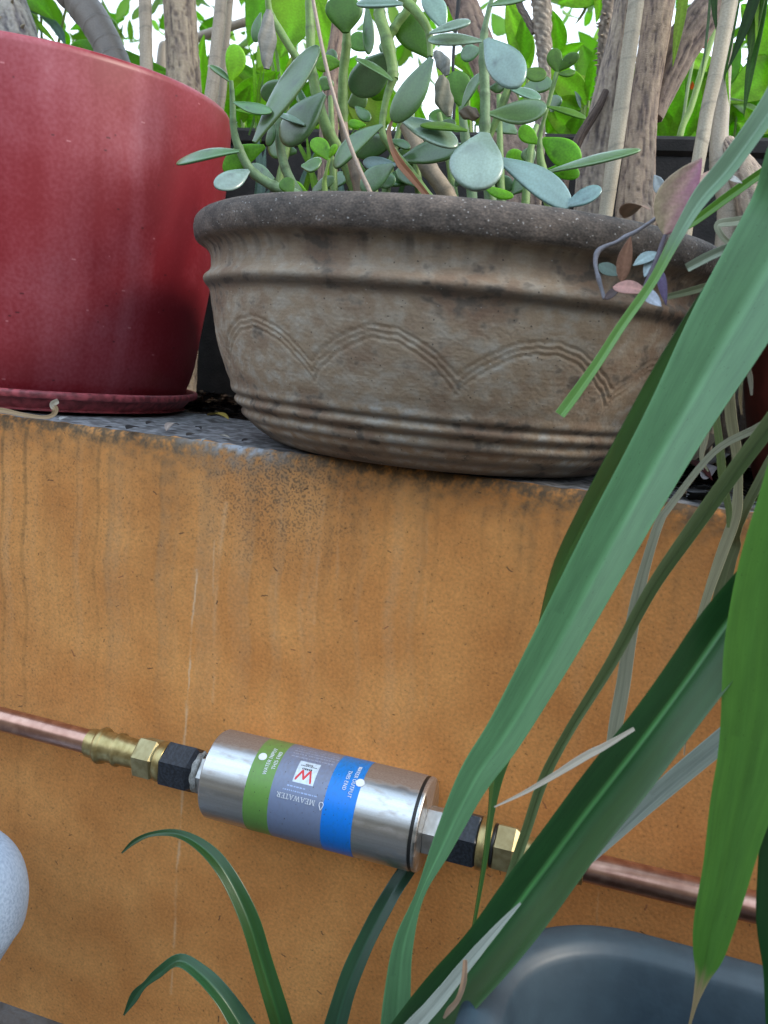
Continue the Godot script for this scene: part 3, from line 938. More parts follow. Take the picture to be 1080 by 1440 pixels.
# ---------- pipe ----------
func pipework() -> void:
	var y := -0.3185; var z := 0.045
	var rig := thing("water_pipe", "copper water pipe with brass fittings and a printed steel canister along the ochre wall", "water pipe", Vector3(-0.26, y, z))
	var dent := noise(14.0, 2, 121)
	var soft := func(a: float, x: float) -> float: return 1.0 + 0.012 * dent.get_noise_3d(x, sin(a) * 0.1, cos(a) * 0.1)
	obj("copper_tube", tube([Vector3(-3.6, y + 0.008, z), Vector3(-2.0, y + 0.006, z), Vector3(-0.8, y + 0.004, z), Vector3(-0.47, y + 0.0015, z)], [0.0122, 0.0122, 0.0122, 0.0122], 32, 14), M.copper, rig)
	obj("copper_tube", tube([Vector3(-0.052, y, z), Vector3(0.13, y + 0.002, z), Vector3(0.8, y + 0.005, z), Vector3(3.6, y + 0.006, z)], [0.0128, 0.0128, 0.0128, 0.0128], 32, 14), M.copper, rig)
	# left press coupling with its beads
	var yy := y + 0.0015
	var c := obj("press_coupling", along([[-0.508, 0.0128], [-0.5075, 0.0145], [-0.4985, 0.0150], [-0.497, 0.0150], [-0.4955, 0.0176], [-0.4925, 0.0188], [-0.4895, 0.0176], [-0.488, 0.0152], [-0.476, 0.0148], [-0.4745, 0.0168], [-0.4715, 0.0168], [-0.470, 0.0148], [-0.452, 0.0146], [-0.4495, 0.0150]], yy, z, 48, 0.0, false, soft), M.brass, rig)
	c = obj("hex_nut", along([[-0.4500, 0.0175], [-0.4470, 0.0212], [-0.4290, 0.0212], [-0.4260, 0.0178]], yy - 0.0008, z, 6, 0.35, true), M.cast_brass, rig)
	obj("brass_collar", along([[-0.4262, 0.0165], [-0.4250, 0.0200], [-0.4185, 0.0204], [-0.4172, 0.0190]], yy - 0.001, z, 48), M.brass, rig)
	c = obj("union_nut", along([[-0.4175, 0.0215], [-0.4155, 0.0238], [-0.3870, 0.0238], [-0.3830, 0.0205]], y - 0.0005, z, 6, 0.52, true), M.black_nut, rig)
	obj("sealing_tape", along([[-0.3832, 0.0186], [-0.3820, 0.0196], [-0.3800, 0.0188], [-0.3785, 0.0194], [-0.3772, 0.0180]], y - 0.0006, z, 40, 0.0, false, func(a, x): return 1.0 + 0.05 * sin(a * 9.0 + x * 900.0)), M.sealing_tape, rig)
	obj("hex_nipple", along([[-0.3775, 0.0178], [-0.3765, 0.0190], [-0.3600, 0.0190]], y - 0.001, z, 6, 0.2, true), M.zinc, rig)
	# canister
	var cy := y + 0.0032; var R := 0.0425
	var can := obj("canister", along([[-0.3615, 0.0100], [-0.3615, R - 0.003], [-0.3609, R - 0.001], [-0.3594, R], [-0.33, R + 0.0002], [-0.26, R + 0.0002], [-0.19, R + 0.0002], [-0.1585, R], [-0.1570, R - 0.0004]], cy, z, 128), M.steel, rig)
	obj("weld_seam", along([[-0.1570, R - 0.0008], [-0.1566, R - 0.0005], [-0.1540, R - 0.0005], [-0.1536, R - 0.0008]], cy, z, 128), M.dark_ring, rig)
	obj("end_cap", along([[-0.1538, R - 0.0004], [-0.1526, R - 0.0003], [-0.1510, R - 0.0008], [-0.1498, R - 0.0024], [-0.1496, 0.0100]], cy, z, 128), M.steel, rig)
	var band := label_band(-0.3143, -0.2085, cy, z, R + 0.0004, can)
	wording(band, cy, z, R + 0.0006)
	# right-hand fittings
	var yr := y - 0.0008
	obj("hex_nipple", along([[-0.1500, 0.0205], [-0.1494, 0.0222], [-0.1335, 0.0222], [-0.1325, 0.0205]], yr, z, 6, 0.30, true), M.zinc, rig)
	obj("sealing_tape", along([[-0.1328, 0.0180], [-0.1320, 0.0196], [-0.1300, 0.0188], [-0.1285, 0.0194], [-0.1280, 0.0185]], yr, z, 40, 0.0, false, func(a, x): return 1.0 + 0.05 * sin(a * 8.0 + x * 900.0)), M.sealing_tape, rig)
	obj("union_nut", along([[-0.1285, 0.0225], [-0.1265, 0.0248], [-0.1025, 0.0248], [-0.1010, 0.0232]], yr, z, 6, 0.42, true), M.black_nut, rig)
	obj("brass_collar", along([[-0.1013, 0.0200], [-0.1003, 0.0236], [-0.0945, 0.0238], [-0.0935, 0.0222], [-0.0928, 0.0222], [-0.0922, 0.0208], [-0.0900, 0.0208], [-0.0890, 0.0180]], yr, z, 48), M.brass, rig)
	obj("washer", along([[-0.0893, 0.0185], [-0.0888, 0.0192], [-0.0868, 0.0192], [-0.0864, 0.0180]], yr, z, 48), M.dark_ring, rig)
	obj("hex_nut", along([[-0.0868, 0.0188], [-0.0855, 0.0214], [-0.0700, 0.0214], [-0.0655, 0.0180]], yr, z, 6, 0.45, true), M.cast_brass, rig)
	obj("press_coupling", along([[-0.0665, 0.0150], [-0.0650, 0.0152], [-0.0460, 0.0148], [-0.0445, 0.0156], [-0.0410, 0.0156], [-0.0395, 0.0148], [-0.0240, 0.0150], [-0.0220, 0.0175], [-0.0190, 0.0180], [-0.0170, 0.0150], [-0.0090, 0.0146], [-0.0085, 0.0128]], yr, z, 48, 0.0, false, soft), M.brass, rig)

func label_band(x0: float, x1: float, y: float, z: float, r: float, parent: Node3D) -> Node3D:
	var rows := []
	for i in 97:
		var a := deg_to_rad(118.0 - 236.0 * i / 96.0)
		var row := PackedVector3Array()
		for j in 9:
			row.append(Vector3(lerpf(x0, x1, j / 8.0), y + sin(a) * r, z + cos(a) * r))
		rows.append(row)
	var m := loft(rows, [], 1.0, false, false)
	var arr := m.surface_get_arrays(0)
	var pv: PackedVector3Array = arr[Mesh.ARRAY_VERTEX]; var uv: PackedVector2Array = arr[Mesh.ARRAY_TEX_UV]
	for i in pv.size():
		var a := rad_to_deg(atan2(pv[i].y - y, pv[i].z - z))
		uv[i] = Vector2(inverse_lerp(x0, x1, pv[i].x), (118.0 - a) / 236.0)
	arr[Mesh.ARRAY_TEX_UV] = uv
	m = ArrayMesh.new()
	m.add_surface_from_arrays(Mesh.PRIMITIVE_TRIANGLES, arr)
	return obj("label_band", m, M.label_film, parent)

# lettering bent round the canister: mode 0 stands upside down along it, 1 reads downward, 2 reads upward
func bent_text(called: String, s: String, h: float, xc: float, deg: float, mode: int, y: float, z: float, r: float, parent: Node3D, font: String) -> void:
	var tm := TextMesh.new()
	var sf := SystemFont.new()
	sf.font_names = PackedStringArray([font])
	tm.font = sf
	tm.text = s
	tm.font_size = 48
	tm.pixel_size = h / 34.0
	tm.depth = 0.0002
	tm.curve_step = 4.0
	var a := tm.get_mesh_arrays()
	var P: PackedVector3Array = a[Mesh.ARRAY_VERTEX]; var N: PackedVector3Array = a[Mesh.ARRAY_NORMAL]
	for i in P.size():
		var p := P[i]; var x := 0.0; var t := deg_to_rad(deg)
		if mode == 0: x = xc - p.x; t -= p.y / r
		elif mode == 1: x = xc + p.y; t -= p.x / r
		else: x = xc - p.y; t += p.x / r
		var rr := r + p.z + 0.0001
		P[i] = Vector3(x, y + sin(t) * rr, z + cos(t) * rr)
		N[i] = Vector3(0, sin(t), cos(t))
	a[Mesh.ARRAY_VERTEX] = P; a[Mesh.ARRAY_NORMAL] = N
	a[Mesh.ARRAY_TANGENT] = null
	var m := ArrayMesh.new()
	m.add_surface_from_arrays(Mesh.PRIMITIVE_TRIANGLES, a)
	obj(called, m, M.print_white, parent)

func wording(band: Node3D, y: float, z: float, r: float) -> void:
	var pr: Node3D = band.get_parent()
	bent_text("lettering", "MEAWATER", 0.0045, -0.2640, 22.0, 0, y, z, r, pr, "Droid Serif")
	bent_text("lettering", "WATER OUTPUT", 0.0033, -0.2160, 60.0, 1, y, z, r, pr, "Droid Sans")
	bent_text("lettering", "THIS END", 0.0033, -0.2228, 58.0, 1, y, z, r, pr, "Droid Sans")
	bent_text("lettering", "WATER INPUT", 0.0033, -0.2995, 60.0, 2, y, z, r, pr, "Droid Sans")
	bent_text("lettering", "THIS END", 0.0033, -0.2930, 62.0, 2, y, z, r, pr, "Droid Sans")
	# round arrow marks and the outlined drop
	for mk in [[-0.3075, 62.0], [-0.2103, 58.0]]:
		var t := deg_to_rad(mk[1])
		var nrm := Vector3(0, sin(t), cos(t)); var up := Vector3(0, cos(t), -sin(t))
		var c := Vector3(mk[0], y, z) + nrm * r
		var ring := []
		for k in 2:
			var row := PackedVector3Array()
			for j in 20: row.append(c + (Vector3.RIGHT * cos(TAU * j / 20) + up * sin(TAU * j / 20)) * 0.0040 + nrm * (0.0005 * k - 0.0003))
			ring.append(row)
		obj("arrow_mark", loft(ring), M.print_white, pr)
	var rows := []
	var drop := []
	for j in 25:
		var f := float(j) / 24.0
		var a := -PI * 0.5 + TAU * f
		drop.append(Vector2(cos(a) * 0.0020 * (0.9 - 0.35 * sin(a)), sin(a) * 0.0029 + (0.0011 if sin(a) > 0.9 else 0.0)))
	var pts := []; var rad := []
	for d in drop:
		var t: float = deg_to_rad(21.0) - d.y / r
		pts.append(Vector3(-0.2395 + d.x, y + sin(t) * r, z + cos(t) * r)); rad.append(0.00035)
	obj("drop_emblem", tube(pts, rad, 6, 2), M.print_white, pr)

# ---------- tub and vessel ----------
func tub_and_vessel() -> void:
	var at := Vector3(0.13, -0.695, 0.255)
	var tub := thing("plastic_tub", "blue-grey plastic tub with a rounded rim under the copper pipe", "tub", at)
	var rings := []
	# section: outer foot up to the rolled lip and down the inside; (inset, height)
	var sec := smooth_profile([Vector2(0.045, 0.0), Vector2(0.036, 0.006), Vector2(0.012, 0.29), Vector2(0.011, 0.330), Vector2(0.006, 0.338), Vector2(0.0, 0.347), Vector2(0.0, 0.355), Vector2(0.006, 0.3615), Vector2(0.016, 0.3625), Vector2(0.026, 0.358), Vector2(0.033, 0.345), Vector2(0.042, 0.29), Vector2(0.060, 0.10), Vector2(0.075, 0.07), Vector2(0.11, 0.062)], 5)
	for s in sec:
		var ring := PackedVector3Array()
		var hx: float = 0.205 - s.x; var hz: float = 0.165 - s.x
		var rc: float = maxf(0.02, 0.118 - s.x * 0.8)
		for j in 120:
			var a := TAU * j / 120.0
			# rounded rectangle by corner arcs
			var sxx := signf(cos(a)); var szz := signf(sin(a))
			var q := fposmod(a, PI / 2.0) / (PI / 2.0)
			if int(floor(fposmod(a, TAU) / (PI / 2.0))) % 2 == 1: q = 1.0 - q
			var b := clampf((q - 0.18) / 0.64, 0.0, 1.0) * PI / 2.0
			var ex := (hx - rc) + rc * cos(b); var ez := (hz - rc) + rc * sin(b)
			if q < 0.18: ez = (hz - rc) * q / 0.18
			if q > 0.82: ex = (hx - rc) * (1.0 - q) / 0.18
			ring.append(at + Vector3(ex * (sxx if sxx != 0.0 else 1.0), s.y, ez * (szz if szz != 0.0 else 1.0)))
		rings.append(ring)
	obj("shell", loft(rings), M.tub_plastic, tub)
	at = Vector3(-0.594, -0.716, 0.15)
	var ves := thing("metal_urn", "pale blue-grey galvanised urn, only its round shoulder showing at the left edge", "urn", at)
	obj("bowl", lathe(smooth_profile([Vector2(0.028, 0.125), Vector2(0.034, 0.15), Vector2(0.050, 0.185), Vector2(0.064, 0.212), Vector2(0.070, 0.224), Vector2(0.0715, 0.229), Vector2(0.0765, 0.236), Vector2(0.0785, 0.262), Vector2(0.073, 0.288), Vector2(0.060, 0.308), Vector2(0.040, 0.320), Vector2(0.028, 0.322), Vector2(0.024, 0.316), Vector2(0.03, 0.29)], 6), at, 96), M.galvanised, ves)
	obj("stem", lathe(smooth_profile([Vector2(0.062, 0.0), Vector2(0.062, 0.012), Vector2(0.05, 0.022), Vector2(0.026, 0.05), Vector2(0.02, 0.09), Vector2(0.028, 0.126)], 6), at, 64), M.galvanised, ves)

# ---------- trunks ----------
func trunk(called: String, label: String, category: String, part: String, pts: Array, rad: Array, col: Color, style: String, group := "") -> Node3D:
	var t := thing(called, label, category, pts[0], group)
	obj(part, limb(pts, rad, col, style), M.bark if style != "cane" else M.stem_skin, t)
	return t

func limb(pts: Array, rad: Array, col: Color, style: String) -> ArrayMesh:
	var n := noise(1.0, 4, rng.randi() % 1000); var ph := rng.randf() * 9.0
	var n2 := noise(1.0, 2, rng.randi() % 1000)
	var disp; var tint
	if style == "bark":   # long furrows and flaking plates
		disp = func(a: float, l: float) -> float:
			var x := cos(a); var y := sin(a)
			var fur := absf(n.get_noise_3d(x * 3.2 + 3.0, y * 3.2, l * 7.0))
			var fine := absf(n2.get_noise_3d(x * 9.0, y * 9.0, l * 16.0))
			return 1.0 + 0.10 * n.get_noise_3d(x * 1.2, y * 1.2, l * 4.0) - 0.09 * exp(-pow(fur / 0.07, 2.0)) - 0.035 * exp(-pow(fine / 0.08, 2.0)) + 0.02 * n2.get_noise_3d(x * 9.0, y * 9.0, l * 70.0)
		tint = func(a: float, l: float, _t: float, _k: float) -> Color:
			var x := cos(a); var y := sin(a)
			var fur := absf(n.get_noise_3d(x * 3.2 + 3.0, y * 3.2, l * 7.0))
			var fine := absf(n2.get_noise_3d(x * 9.0, y * 9.0, l * 16.0))
			var s := 1.0 + 0.30 * n2.get_noise_3d(x * 2.0, y * 2.0, l * 22.0) - 0.5 * exp(-pow(fur / 0.08, 2.0)) - 0.28 * exp(-pow(fine / 0.10, 2.0)) + 0.18 * n.get_noise_3d(x * 12.0, y * 12.0, l * 40.0)
			s = clampf(s, 0.3, 1.4)
			return Color(col.r * s, col.g * s * (0.97 + 0.03 * s), col.b * (s * 0.9 + 0.1))
	elif style == "cane":  # smooth with ring scars
		disp = func(a: float, l: float) -> float:
			var w := fposmod(l * 24.0 + 0.10 * sin(a + ph) + 1.3 * n.get_noise_1d(l * 9.0), 1.0)
			return 1.0 + 0.05 * n.get_noise_3d(cos(a), sin(a), l * 9.0) + 0.03 * exp(-pow((w - 0.5) / 0.07, 2.0))
		tint = func(a: float, l: float, _t: float, _k: float) -> Color:
			var w := fposmod(l * 24.0 + 0.10 * sin(a + ph) + 1.3 * n.get_noise_1d(l * 9.0), 1.0)
			var s := 0.97 + 0.22 * n2.get_noise_3d(cos(a) * 1.5, sin(a) * 1.5, l * 18.0) - 0.30 * exp(-pow((w - 0.42) / 0.05, 2.0))
			return Color(col.r * s, col.g * s, col.b * s)
	else:  # knobbly: old leaf scars all round
		disp = func(a: float, l: float) -> float:
			var s := sin(a * 5.0 + l * 150.0) * sin(l * 420.0 + a * 2.0)
			return 1.0 + 0.17 * maxf(0.0, s) + 0.08 * n.get_noise_3d(cos(a) * 3.0, sin(a) * 3.0, l * 30.0)
		tint = func(a: float, l: float, _t: float, k: float) -> Color:
			var s := clampf(0.7 + (k - 1.0) * 3.5 + 0.4 * n2.get_noise_3d(cos(a) * 5.0, sin(a) * 5.0, l * 50.0), 0.35, 1.6)
			return Color(col.r * s, col.g * s, col.b * s)
	return tube(pts, rad, 52 if style == "bark" else 28, 5, disp, tint, 0.003)

# leafy head of a tree: many leaves scattered through a loose round volume
func crown(t: Node3D, at: Vector3, r: float, count: int) -> void:
	var mm := MultiMesh.new()
	mm.transform_format = MultiMesh.TRANSFORM_3D
	mm.use_colors = true
	mm.mesh = leaf(Vector3.ZERO, Vector3(0, 0.15, 0), 0.06, Vector3(0, 0, 1), 0.001, 0.1, 0.12, "lance", Color(1, 1, 1), 6, 8)
	mm.instance_count = count
	for i in count:
		var d := Vector3(rng.randfn(), rng.randfn() * 0.7, rng.randfn()).normalized() * r * pow(rng.randf(), 0.4)
		d.y *= 0.7
		var b := Basis.from_euler(Vector3(rng.randf_range(0.6, 2.4), rng.randf() * TAU, rng.randf_range(-0.6, 0.6))).scaled(Vector3.ONE * rng.randf_range(0.7, 1.3))
		mm.set_instance_transform(i, Transform3D(b, at + d - t.position))
		var k := rng.randf_range(0.7, 1.25)
		mm.set_instance_color(i, Color(0.14 * k, 0.32 * k, 0.04 * k))
	var mi := MultiMeshInstance3D.new()
	mi.name = "crown"
	mi.multimesh = mm
	mi.material_override = M.garden_leaf
	mi.set_meta("kind", "stuff")
	t.add_child(mi, true)

func spikes(t: Node3D, pts: Array, rad: Array, count: int, ln: float, col: Color) -> void:
	for i in count:
		var f := rng.randf()
		var c: Vector3 = spline(pts, f)
		var d: Vector3 = (spline(pts, minf(f + 0.01, 1.0)) - spline(pts, maxf(f - 0.01, 0.0))).normalized()
		var s := d.cross(Vector3(rng.randf_range(-1, 1), 0.2, rng.randf_range(-1, 1))).normalized()
		var r: float = spline(rad, f)
		obj("thorn", tube([c + s * r * 0.9, c + s * (r + ln * 0.5) + d * ln * 0.1, c + s * (r + ln) + d * ln * 0.3], [ln * 0.28, ln * 0.15, 0.0003], 6, 2, null, func(_a, _l, _t, _k): return col), M.stem_skin, t)

func trunks() -> void:
	var t: Node3D
	t = trunk("tree_trunk", "pale grey prickly trunk behind the left end of the large red pot", "tree", "trunk", [V(-1237, 1655, -520), V(-1200, 1108, -520), V(-1146, 713, -520), V(-1116, 615.6, -520), V(-1089, 555.5, -520), V(-1060, 462, -520), V(-1048, 327.4, -520), V(-1044, -10, -520)], [0.0235, 0.0303, 0.0336, 0.0327, 0.0327, 0.0329, 0.0357, 0.0393], Color(0.45, 0.42, 0.38), "bark", "tree trunks and canes behind the pots")
	crown(t, V(-1237, 1805, -520), 0.50, 210)
	spikes(t, [V(-1237, 1655, -520), V(-1200, 1108, -520), V(-1146, 713, -520), V(-1116, 615.6, -520), V(-1089, 555.5, -520), V(-1060, 462, -520), V(-1048, 327.4, -520), V(-1044, -10, -520)], [0.0235, 0.0303, 0.0336, 0.0327, 0.0327, 0.0329, 0.0357, 0.0393], 46, 0.0120, Color(0.36, 0.30, 0.2))
	t = trunk("tree_trunk", "dark grey trunk leaning left behind the red pot rim, leftmost leaning one", "tree", "trunk", [V(-1208, 1610, -565.6), V(-1139, 1072, -559.4), V(-1036, 689.9, -550), V(-992.6, 622.9, -546), V(-958.4, 586.5, -542), V(-924.1, 539.7, -538), V(-888.6, 467.4, -534), V(-863.2, 335.7, -530), V(-859.2, -10, -530)], [0.0187, 0.0240, 0.0267, 0.0260, 0.0248, 0.0235, 0.0241, 0.0266, 0.0292], Color(0.20, 0.17, 0.15), "cane", "tree trunks and canes behind the pots")
	t = trunk("plant_cane", "thin straight tan cane rising behind the middle of the red pot rim", "cane", "stem", [V(-867.4, 1642, -500), V(-859.1, 1092, -500), V(-846.6, 692.3, -500), V(-840.4, 602.1, -500), V(-836.3, 551.2, -500), V(-832.2, 499.7, -500), V(-818.3, 341.8, -500), V(-814.3, -10, -500)], [0.0068, 0.0087, 0.0097, 0.0098, 0.0096, 0.0099, 0.0106, 0.0117], Color(0.42, 0.35, 0.27), "cane", "tree trunks and canes behind the pots")
	t = trunk("tree_trunk", "thick light brown furrowed trunk between two thin canes, left of the jade plant", "tree", "trunk", [V(-857.3, 1667, -567.9), V(-844.8, 1117, -564.7), V(-826.1, 717.9, -560), V(-816.2, 623.5, -557.5), V(-806.9, 559.5, -555), V(-797.6, 494.9, -552.5), V(-781.3, 342.6, -550), V(-777.3, -10, -550)], [0.0180, 0.0231, 0.0257, 0.0259, 0.0260, 0.0267, 0.0299, 0.0329], Color(0.50, 0.40, 0.30), "bark", "tree trunks and canes behind the pots")
	crown(t, V(-857.3, 1817, -567.9), 0.50, 210)
	t = trunk("plant_cane", "pale tan cane just right of the thick light brown trunk", "cane", "stem", [V(-715.3, 1637, -506.8), V(-713.4, 1087, -504.1), V(-710.5, 686.9, -500), V(-709.1, 598.5, -498), V(-711.5, 528.5, -496), V(-715.1, 457.3, -494), V(-735.3, 300.6, -492), V(-784.1, 123.5, -490), V(-780.1, -10, -490)], [0.0062, 0.0080, 0.0089, 0.0090, 0.0093, 0.0100, 0.0110, 0.0114, 0.0125], Color(0.42, 0.35, 0.27), "cane", "tree trunks and canes behind the pots")
	t = trunk("plant_cane", "thinner cane hard behind the pale tan cane by the red pot", "cane", "stem", [V(-718, 1650, -536.7), V(-715.9, 1100, -534), V(-712.8, 700.2, -530), V(-711.3, 610, -528), V(-712.8, 528.3, -526), V(-714, 455.6, -524), V(-739.3, 295.1, -522), V(-794.7, 124.8, -520), V(-790.7, -10, -520)], [0.0037, 0.0048, 0.0054, 0.0054, 0.0057, 0.0061, 0.0068, 0.0070, 0.0077], Color(0.42, 0.35, 0.27), "cane", "tree trunks and canes behind the pots")
	t = trunk("tree_trunk", "far brown trunk showing between the jade stems", "tree", "trunk", [V(-570.4, 1644, -616.1), V(-566, 1095, -609.6), V(-559.5, 694.9, -600), V(-556.1, 601.7, -595), V(-558.3, 543.5, -590), V(-557.3, 474.3, -585), V(-548.2, 313.7, -580), V(-544.2, -10, -580)], [0.0084, 0.0108, 0.0120, 0.0132, 0.0138, 0.0144, 0.0157, 0.0173], Color(0.36, 0.255, 0.20), "bark", "tree trunks and canes behind the pots")
	t = trunk("tree_trunk", "grey-brown trunk leaning behind the big jade stem, bent at the base", "tree", "trunk", [V(-535.5, 1580, -526.6), V(-473, 1040, -516), V(-379.3, 655.8, -500), V(-340.1, 588.8, -493.3), V(-308.3, 531.7, -486.7), V(-276.6, 473.2, -480), V(-251.2, 416.9, -473.3), V(-234.5, 367.2, -466.7), V(-218.9, 278.7, -460), V(-214.9, -10, -460)], [0.0130, 0.0167, 0.0186, 0.0195, 0.0204, 0.0222, 0.0245, 0.0259, 0.0280, 0.0307], Color(0.36, 0.255, 0.20), "bark", "tree trunks and canes behind the pots")
	crown(t, V(-535.5, 1730, -526.6), 0.45, 189)
	t = trunk("tree_trunk", "knobbly grey trunk covered in leaf scars, right of the jade plant", "tree", "trunk", [V(-324.9, 1613, -533.4), V(-295.8, 1065, -528), V(-252, 668.6, -520), V(-233.8, 595.5, -516.7), V(-227.2, 560.9, -513.3), V(-217.7, 511.7, -510), V(-214.5, 481.5, -506.7), V(-213.9, 441, -503.3), V(-206.8, 323.6, -500), V(-202.8, -10, -500)], [0.0091, 0.0117, 0.0130, 0.0126, 0.0116, 0.0087, 0.0073, 0.0068, 0.0079, 0.0087], Color(0.40, 0.34, 0.28), "knob", "tree trunks and canes behind the pots")
	obj("branch", limb([V(-283, 634, -520), V(-263.1, 591, -520), V(-251.1, 573.6, -520), V(-238.1, 555.2, -520)], [0.0044, 0.0046, 0.0044, 0.0049], Color(0.27, 0.22, 0.19), "knob"), M.bark, t)
	t = trunk("prickly_stem", "toothed grey prickly stem beside the broad trunk on the right", "plant", "stem", [V(-188.1, 1649, -613.2), V(-176.4, 1099, -607.9), V(-158.8, 699.8, -600), V(-151.4, 624.2, -596.7), V(-151.4, 588.4, -593.3), V(-150.2, 559, -590), V(-149.3, 531.4, -586.7), V(-148.2, 487.6, -583.3), V(-146.7, 409.6, -580), V(-142.7, -10, -580)], [0.0063, 0.0081, 0.0090, 0.0090, 0.0091, 0.0081, 0.0061, 0.0051, 0.0051, 0.0056], Color(0.31, 0.255, 0.21), "knob", "tree trunks and canes behind the pots")
	spikes(t, [V(-188.1, 1649, -613.2), V(-176.4, 1099, -607.9), V(-158.8, 699.8, -600), V(-151.4, 624.2, -596.7), V(-151.4, 588.4, -593.3), V(-150.2, 559, -590), V(-149.3, 531.4, -586.7), V(-148.2, 487.6, -583.3), V(-146.7, 409.6, -580), V(-142.7, -10, -580)], [0.0063, 0.0081, 0.0090, 0.0090, 0.0091, 0.0081, 0.0061, 0.0051, 0.0051, 0.0056], 90, 0.0070, Color(0.3, 0.24, 0.18))
	t = trunk("tree_trunk", "broad split trunk with flaking grey bark, base behind the bowl rim", "tree", "trunk", [V(-127.5, 1592, -484.7), V(-124.8, 1042, -478.8), V(-120.8, 642, -470), V(-119.3, 573.9, -466.7), V(-121.9, 522, -463.3), V(-124.5, 476.4, -460), V(-126.2, 423.5, -456.7), V(-126.5, 358.4, -453.3), V(-121.6, 281.9, -450), V(-117.6, -10, -450)], [0.0082, 0.0105, 0.0117, 0.0113, 0.0123, 0.0151, 0.0189, 0.0223, 0.0243, 0.0267], Color(0.44, 0.36, 0.29), "bark", "tree trunks and canes behind the pots")
	crown(t, V(-127.5, 1742, -484.7), 0.50, 210)
	obj("root", limb([V(-124.2, 456.7, -440), V(-130.2, 433.4, -430), V(-148, 392.9, -420), V(-154.9, 356.8, -410), V(-157.9, 311.5, -400), V(-153.9, -5, -400)], [0.0041, 0.0054, 0.0063, 0.0063, 0.0068, 0.0074], Color(0.12, 0.085, 0.07), "bark"), M.bark, t)
	t = trunk("plant_cane", "smooth pale cane in front of the broad split trunk", "cane", "stem", [V(-99.6, 1552, -389.6), V(-98.4, 1002, -385.8), V(-96.7, 602.1, -380), V(-96.1, 539.6, -378), V(-96.6, 460.3, -376), V(-97.3, 380.8, -374), V(-98.7, 297.8, -372), V(-98.7, 253.7, -370), V(-94.7, -10, -370)], [0.0064, 0.0082, 0.0092, 0.0092, 0.0091, 0.0090, 0.0087, 0.0087, 0.0096], Color(0.40, 0.345, 0.26), "cane", "tree trunks and canes behind the pots")
	t = trunk("tree_trunk", "upright furrowed brown trunk, stoutest of those right of the smooth cane", "tree", "trunk", [V(-92.8, 1577, -455.2), V(-86.5, 1027, -449.1), V(-77.1, 627.4, -440), V(-73.7, 561.5, -436.7), V(-73.6, 494.9, -433.3), V(-74.7, 435.6, -430), V(-72, 379.9, -426.7), V(-67.3, 315.2, -423.3), V(-63.5, 262.7, -420), V(-59.5, -10, -420)], [0.0134, 0.0172, 0.0191, 0.0188, 0.0176, 0.0182, 0.0205, 0.0242, 0.0261, 0.0287], Color(0.44, 0.33, 0.25), "bark", "tree trunks and canes behind the pots")
	crown(t, V(-92.8, 1727, -455.2), 0.55, 231)
	obj("branch", limb([V(27.3, 645.1, -490), V(-9.1, 578.2, -484), V(-26.1, 548, -478), V(-45.2, 512.5, -472), V(-59.5, 466.5, -466), V(-65.9, 431.3, -460)], [0.0185, 0.0201, 0.0224, 0.0244, 0.0209, 0.0154], Color(0.30, 0.235, 0.20), "bark"), M.bark, t)
	t = trunk("plant_cane", "pale ring-scarred cane crossing in front of the black trough, right", "cane", "stem", [V(13.9, 1539, -374.3), V(12.1, 989.3, -368.6), V(9.5, 589.4, -360), V(8.6, 529.4, -357.1), V(6.7, 490.4, -354.3), V(4.8, 451, -351.4), V(1.4, 411.2, -348.6), V(0.3, 370.3, -345.7), V(-1.3, 317.2, -342.9), V(-2.9, 262.7, -340), V(1.1, -10, -340)], [0.0064, 0.0082, 0.0091, 0.0088, 0.0088, 0.0083, 0.0079, 0.0077, 0.0076, 0.0076, 0.0084], Color(0.40, 0.345, 0.26), "cane", "tree trunks and canes behind the pots")
	t = trunk("tree_trunk", "pale trunk with a thick bent brown root in front of the black trough", "tree", "trunk", [V(8.1, 1471, -445.2), V(11.4, 921.4, -435.1), V(16.3, 521.8, -420), V(17.5, 474.4, -416), V(17.5, 435.5, -412), V(20.1, 390, -408), V(27.9, 352.5, -404), V(46.3, 282.5, -400), V(50.3, -10, -400)], [0.0021, 0.0027, 0.0030, 0.0047, 0.0085, 0.0107, 0.0128, 0.0146, 0.0160], Color(0.40, 0.34, 0.27), "cane", "tree trunks and canes behind the pots")
	obj("root", limb([V(27.4, 390.6, -410), V(43.3, 365.9, -400), V(60, 340.1, -390), V(74.7, 305, -380), V(89.1, 255.9, -370), V(93.1, -10, -370)], [0.0103, 0.0169, 0.0201, 0.0208, 0.0207, 0.0228], Color(0.42, 0.33, 0.26), "bark"), M.bark, t)

# ---------- plants behind ----------
func garden_leaf(p: Node3D, b: Vector3, t: Vector3, w: float, n: Vector3, col: Color, bend := 0.06, shape := "lance", m := "garden_leaf") -> void:
	obj("leaf", leaf(b, t, w, n, 0.0012, bend, 0.10 if shape != "blade" else 0.05, shape, col, 18, 16), M[m], p)

func stalk(p: Node3D, pts: Array, rad: Array, col: Color, called := "stem", sides := 12) -> void:
	var n := noise(1.0, 3, rng.randi() % 1000)
	obj(called, tube(pts, rad, sides, 6, func(a, l): return 1.0 + 0.06 * n.get_noise_3d(cos(a), sin(a), l * 60.0) + (0.16 * exp(-pow((fposmod(l * 38.0 + n.get_noise_1d(l * 12.0), 1.0) - 0.5) / 0.07, 2.0)) if sides == 16 else 0.0), func(a, l, _t, _k):
		var s: float = 1.0 + 0.3 * n.get_noise_3d(cos(a) * 2.0, sin(a) * 2.0, l * 50.0) - (0.4 * exp(-pow((fposmod(l * 38.0 + n.get_noise_1d(l * 12.0), 1.0) - 0.46) / 0.05, 2.0)) if sides == 16 else 0.0)
		return Color(col.r * s, col.g * s, col.b * s)), M.stem_skin, p)

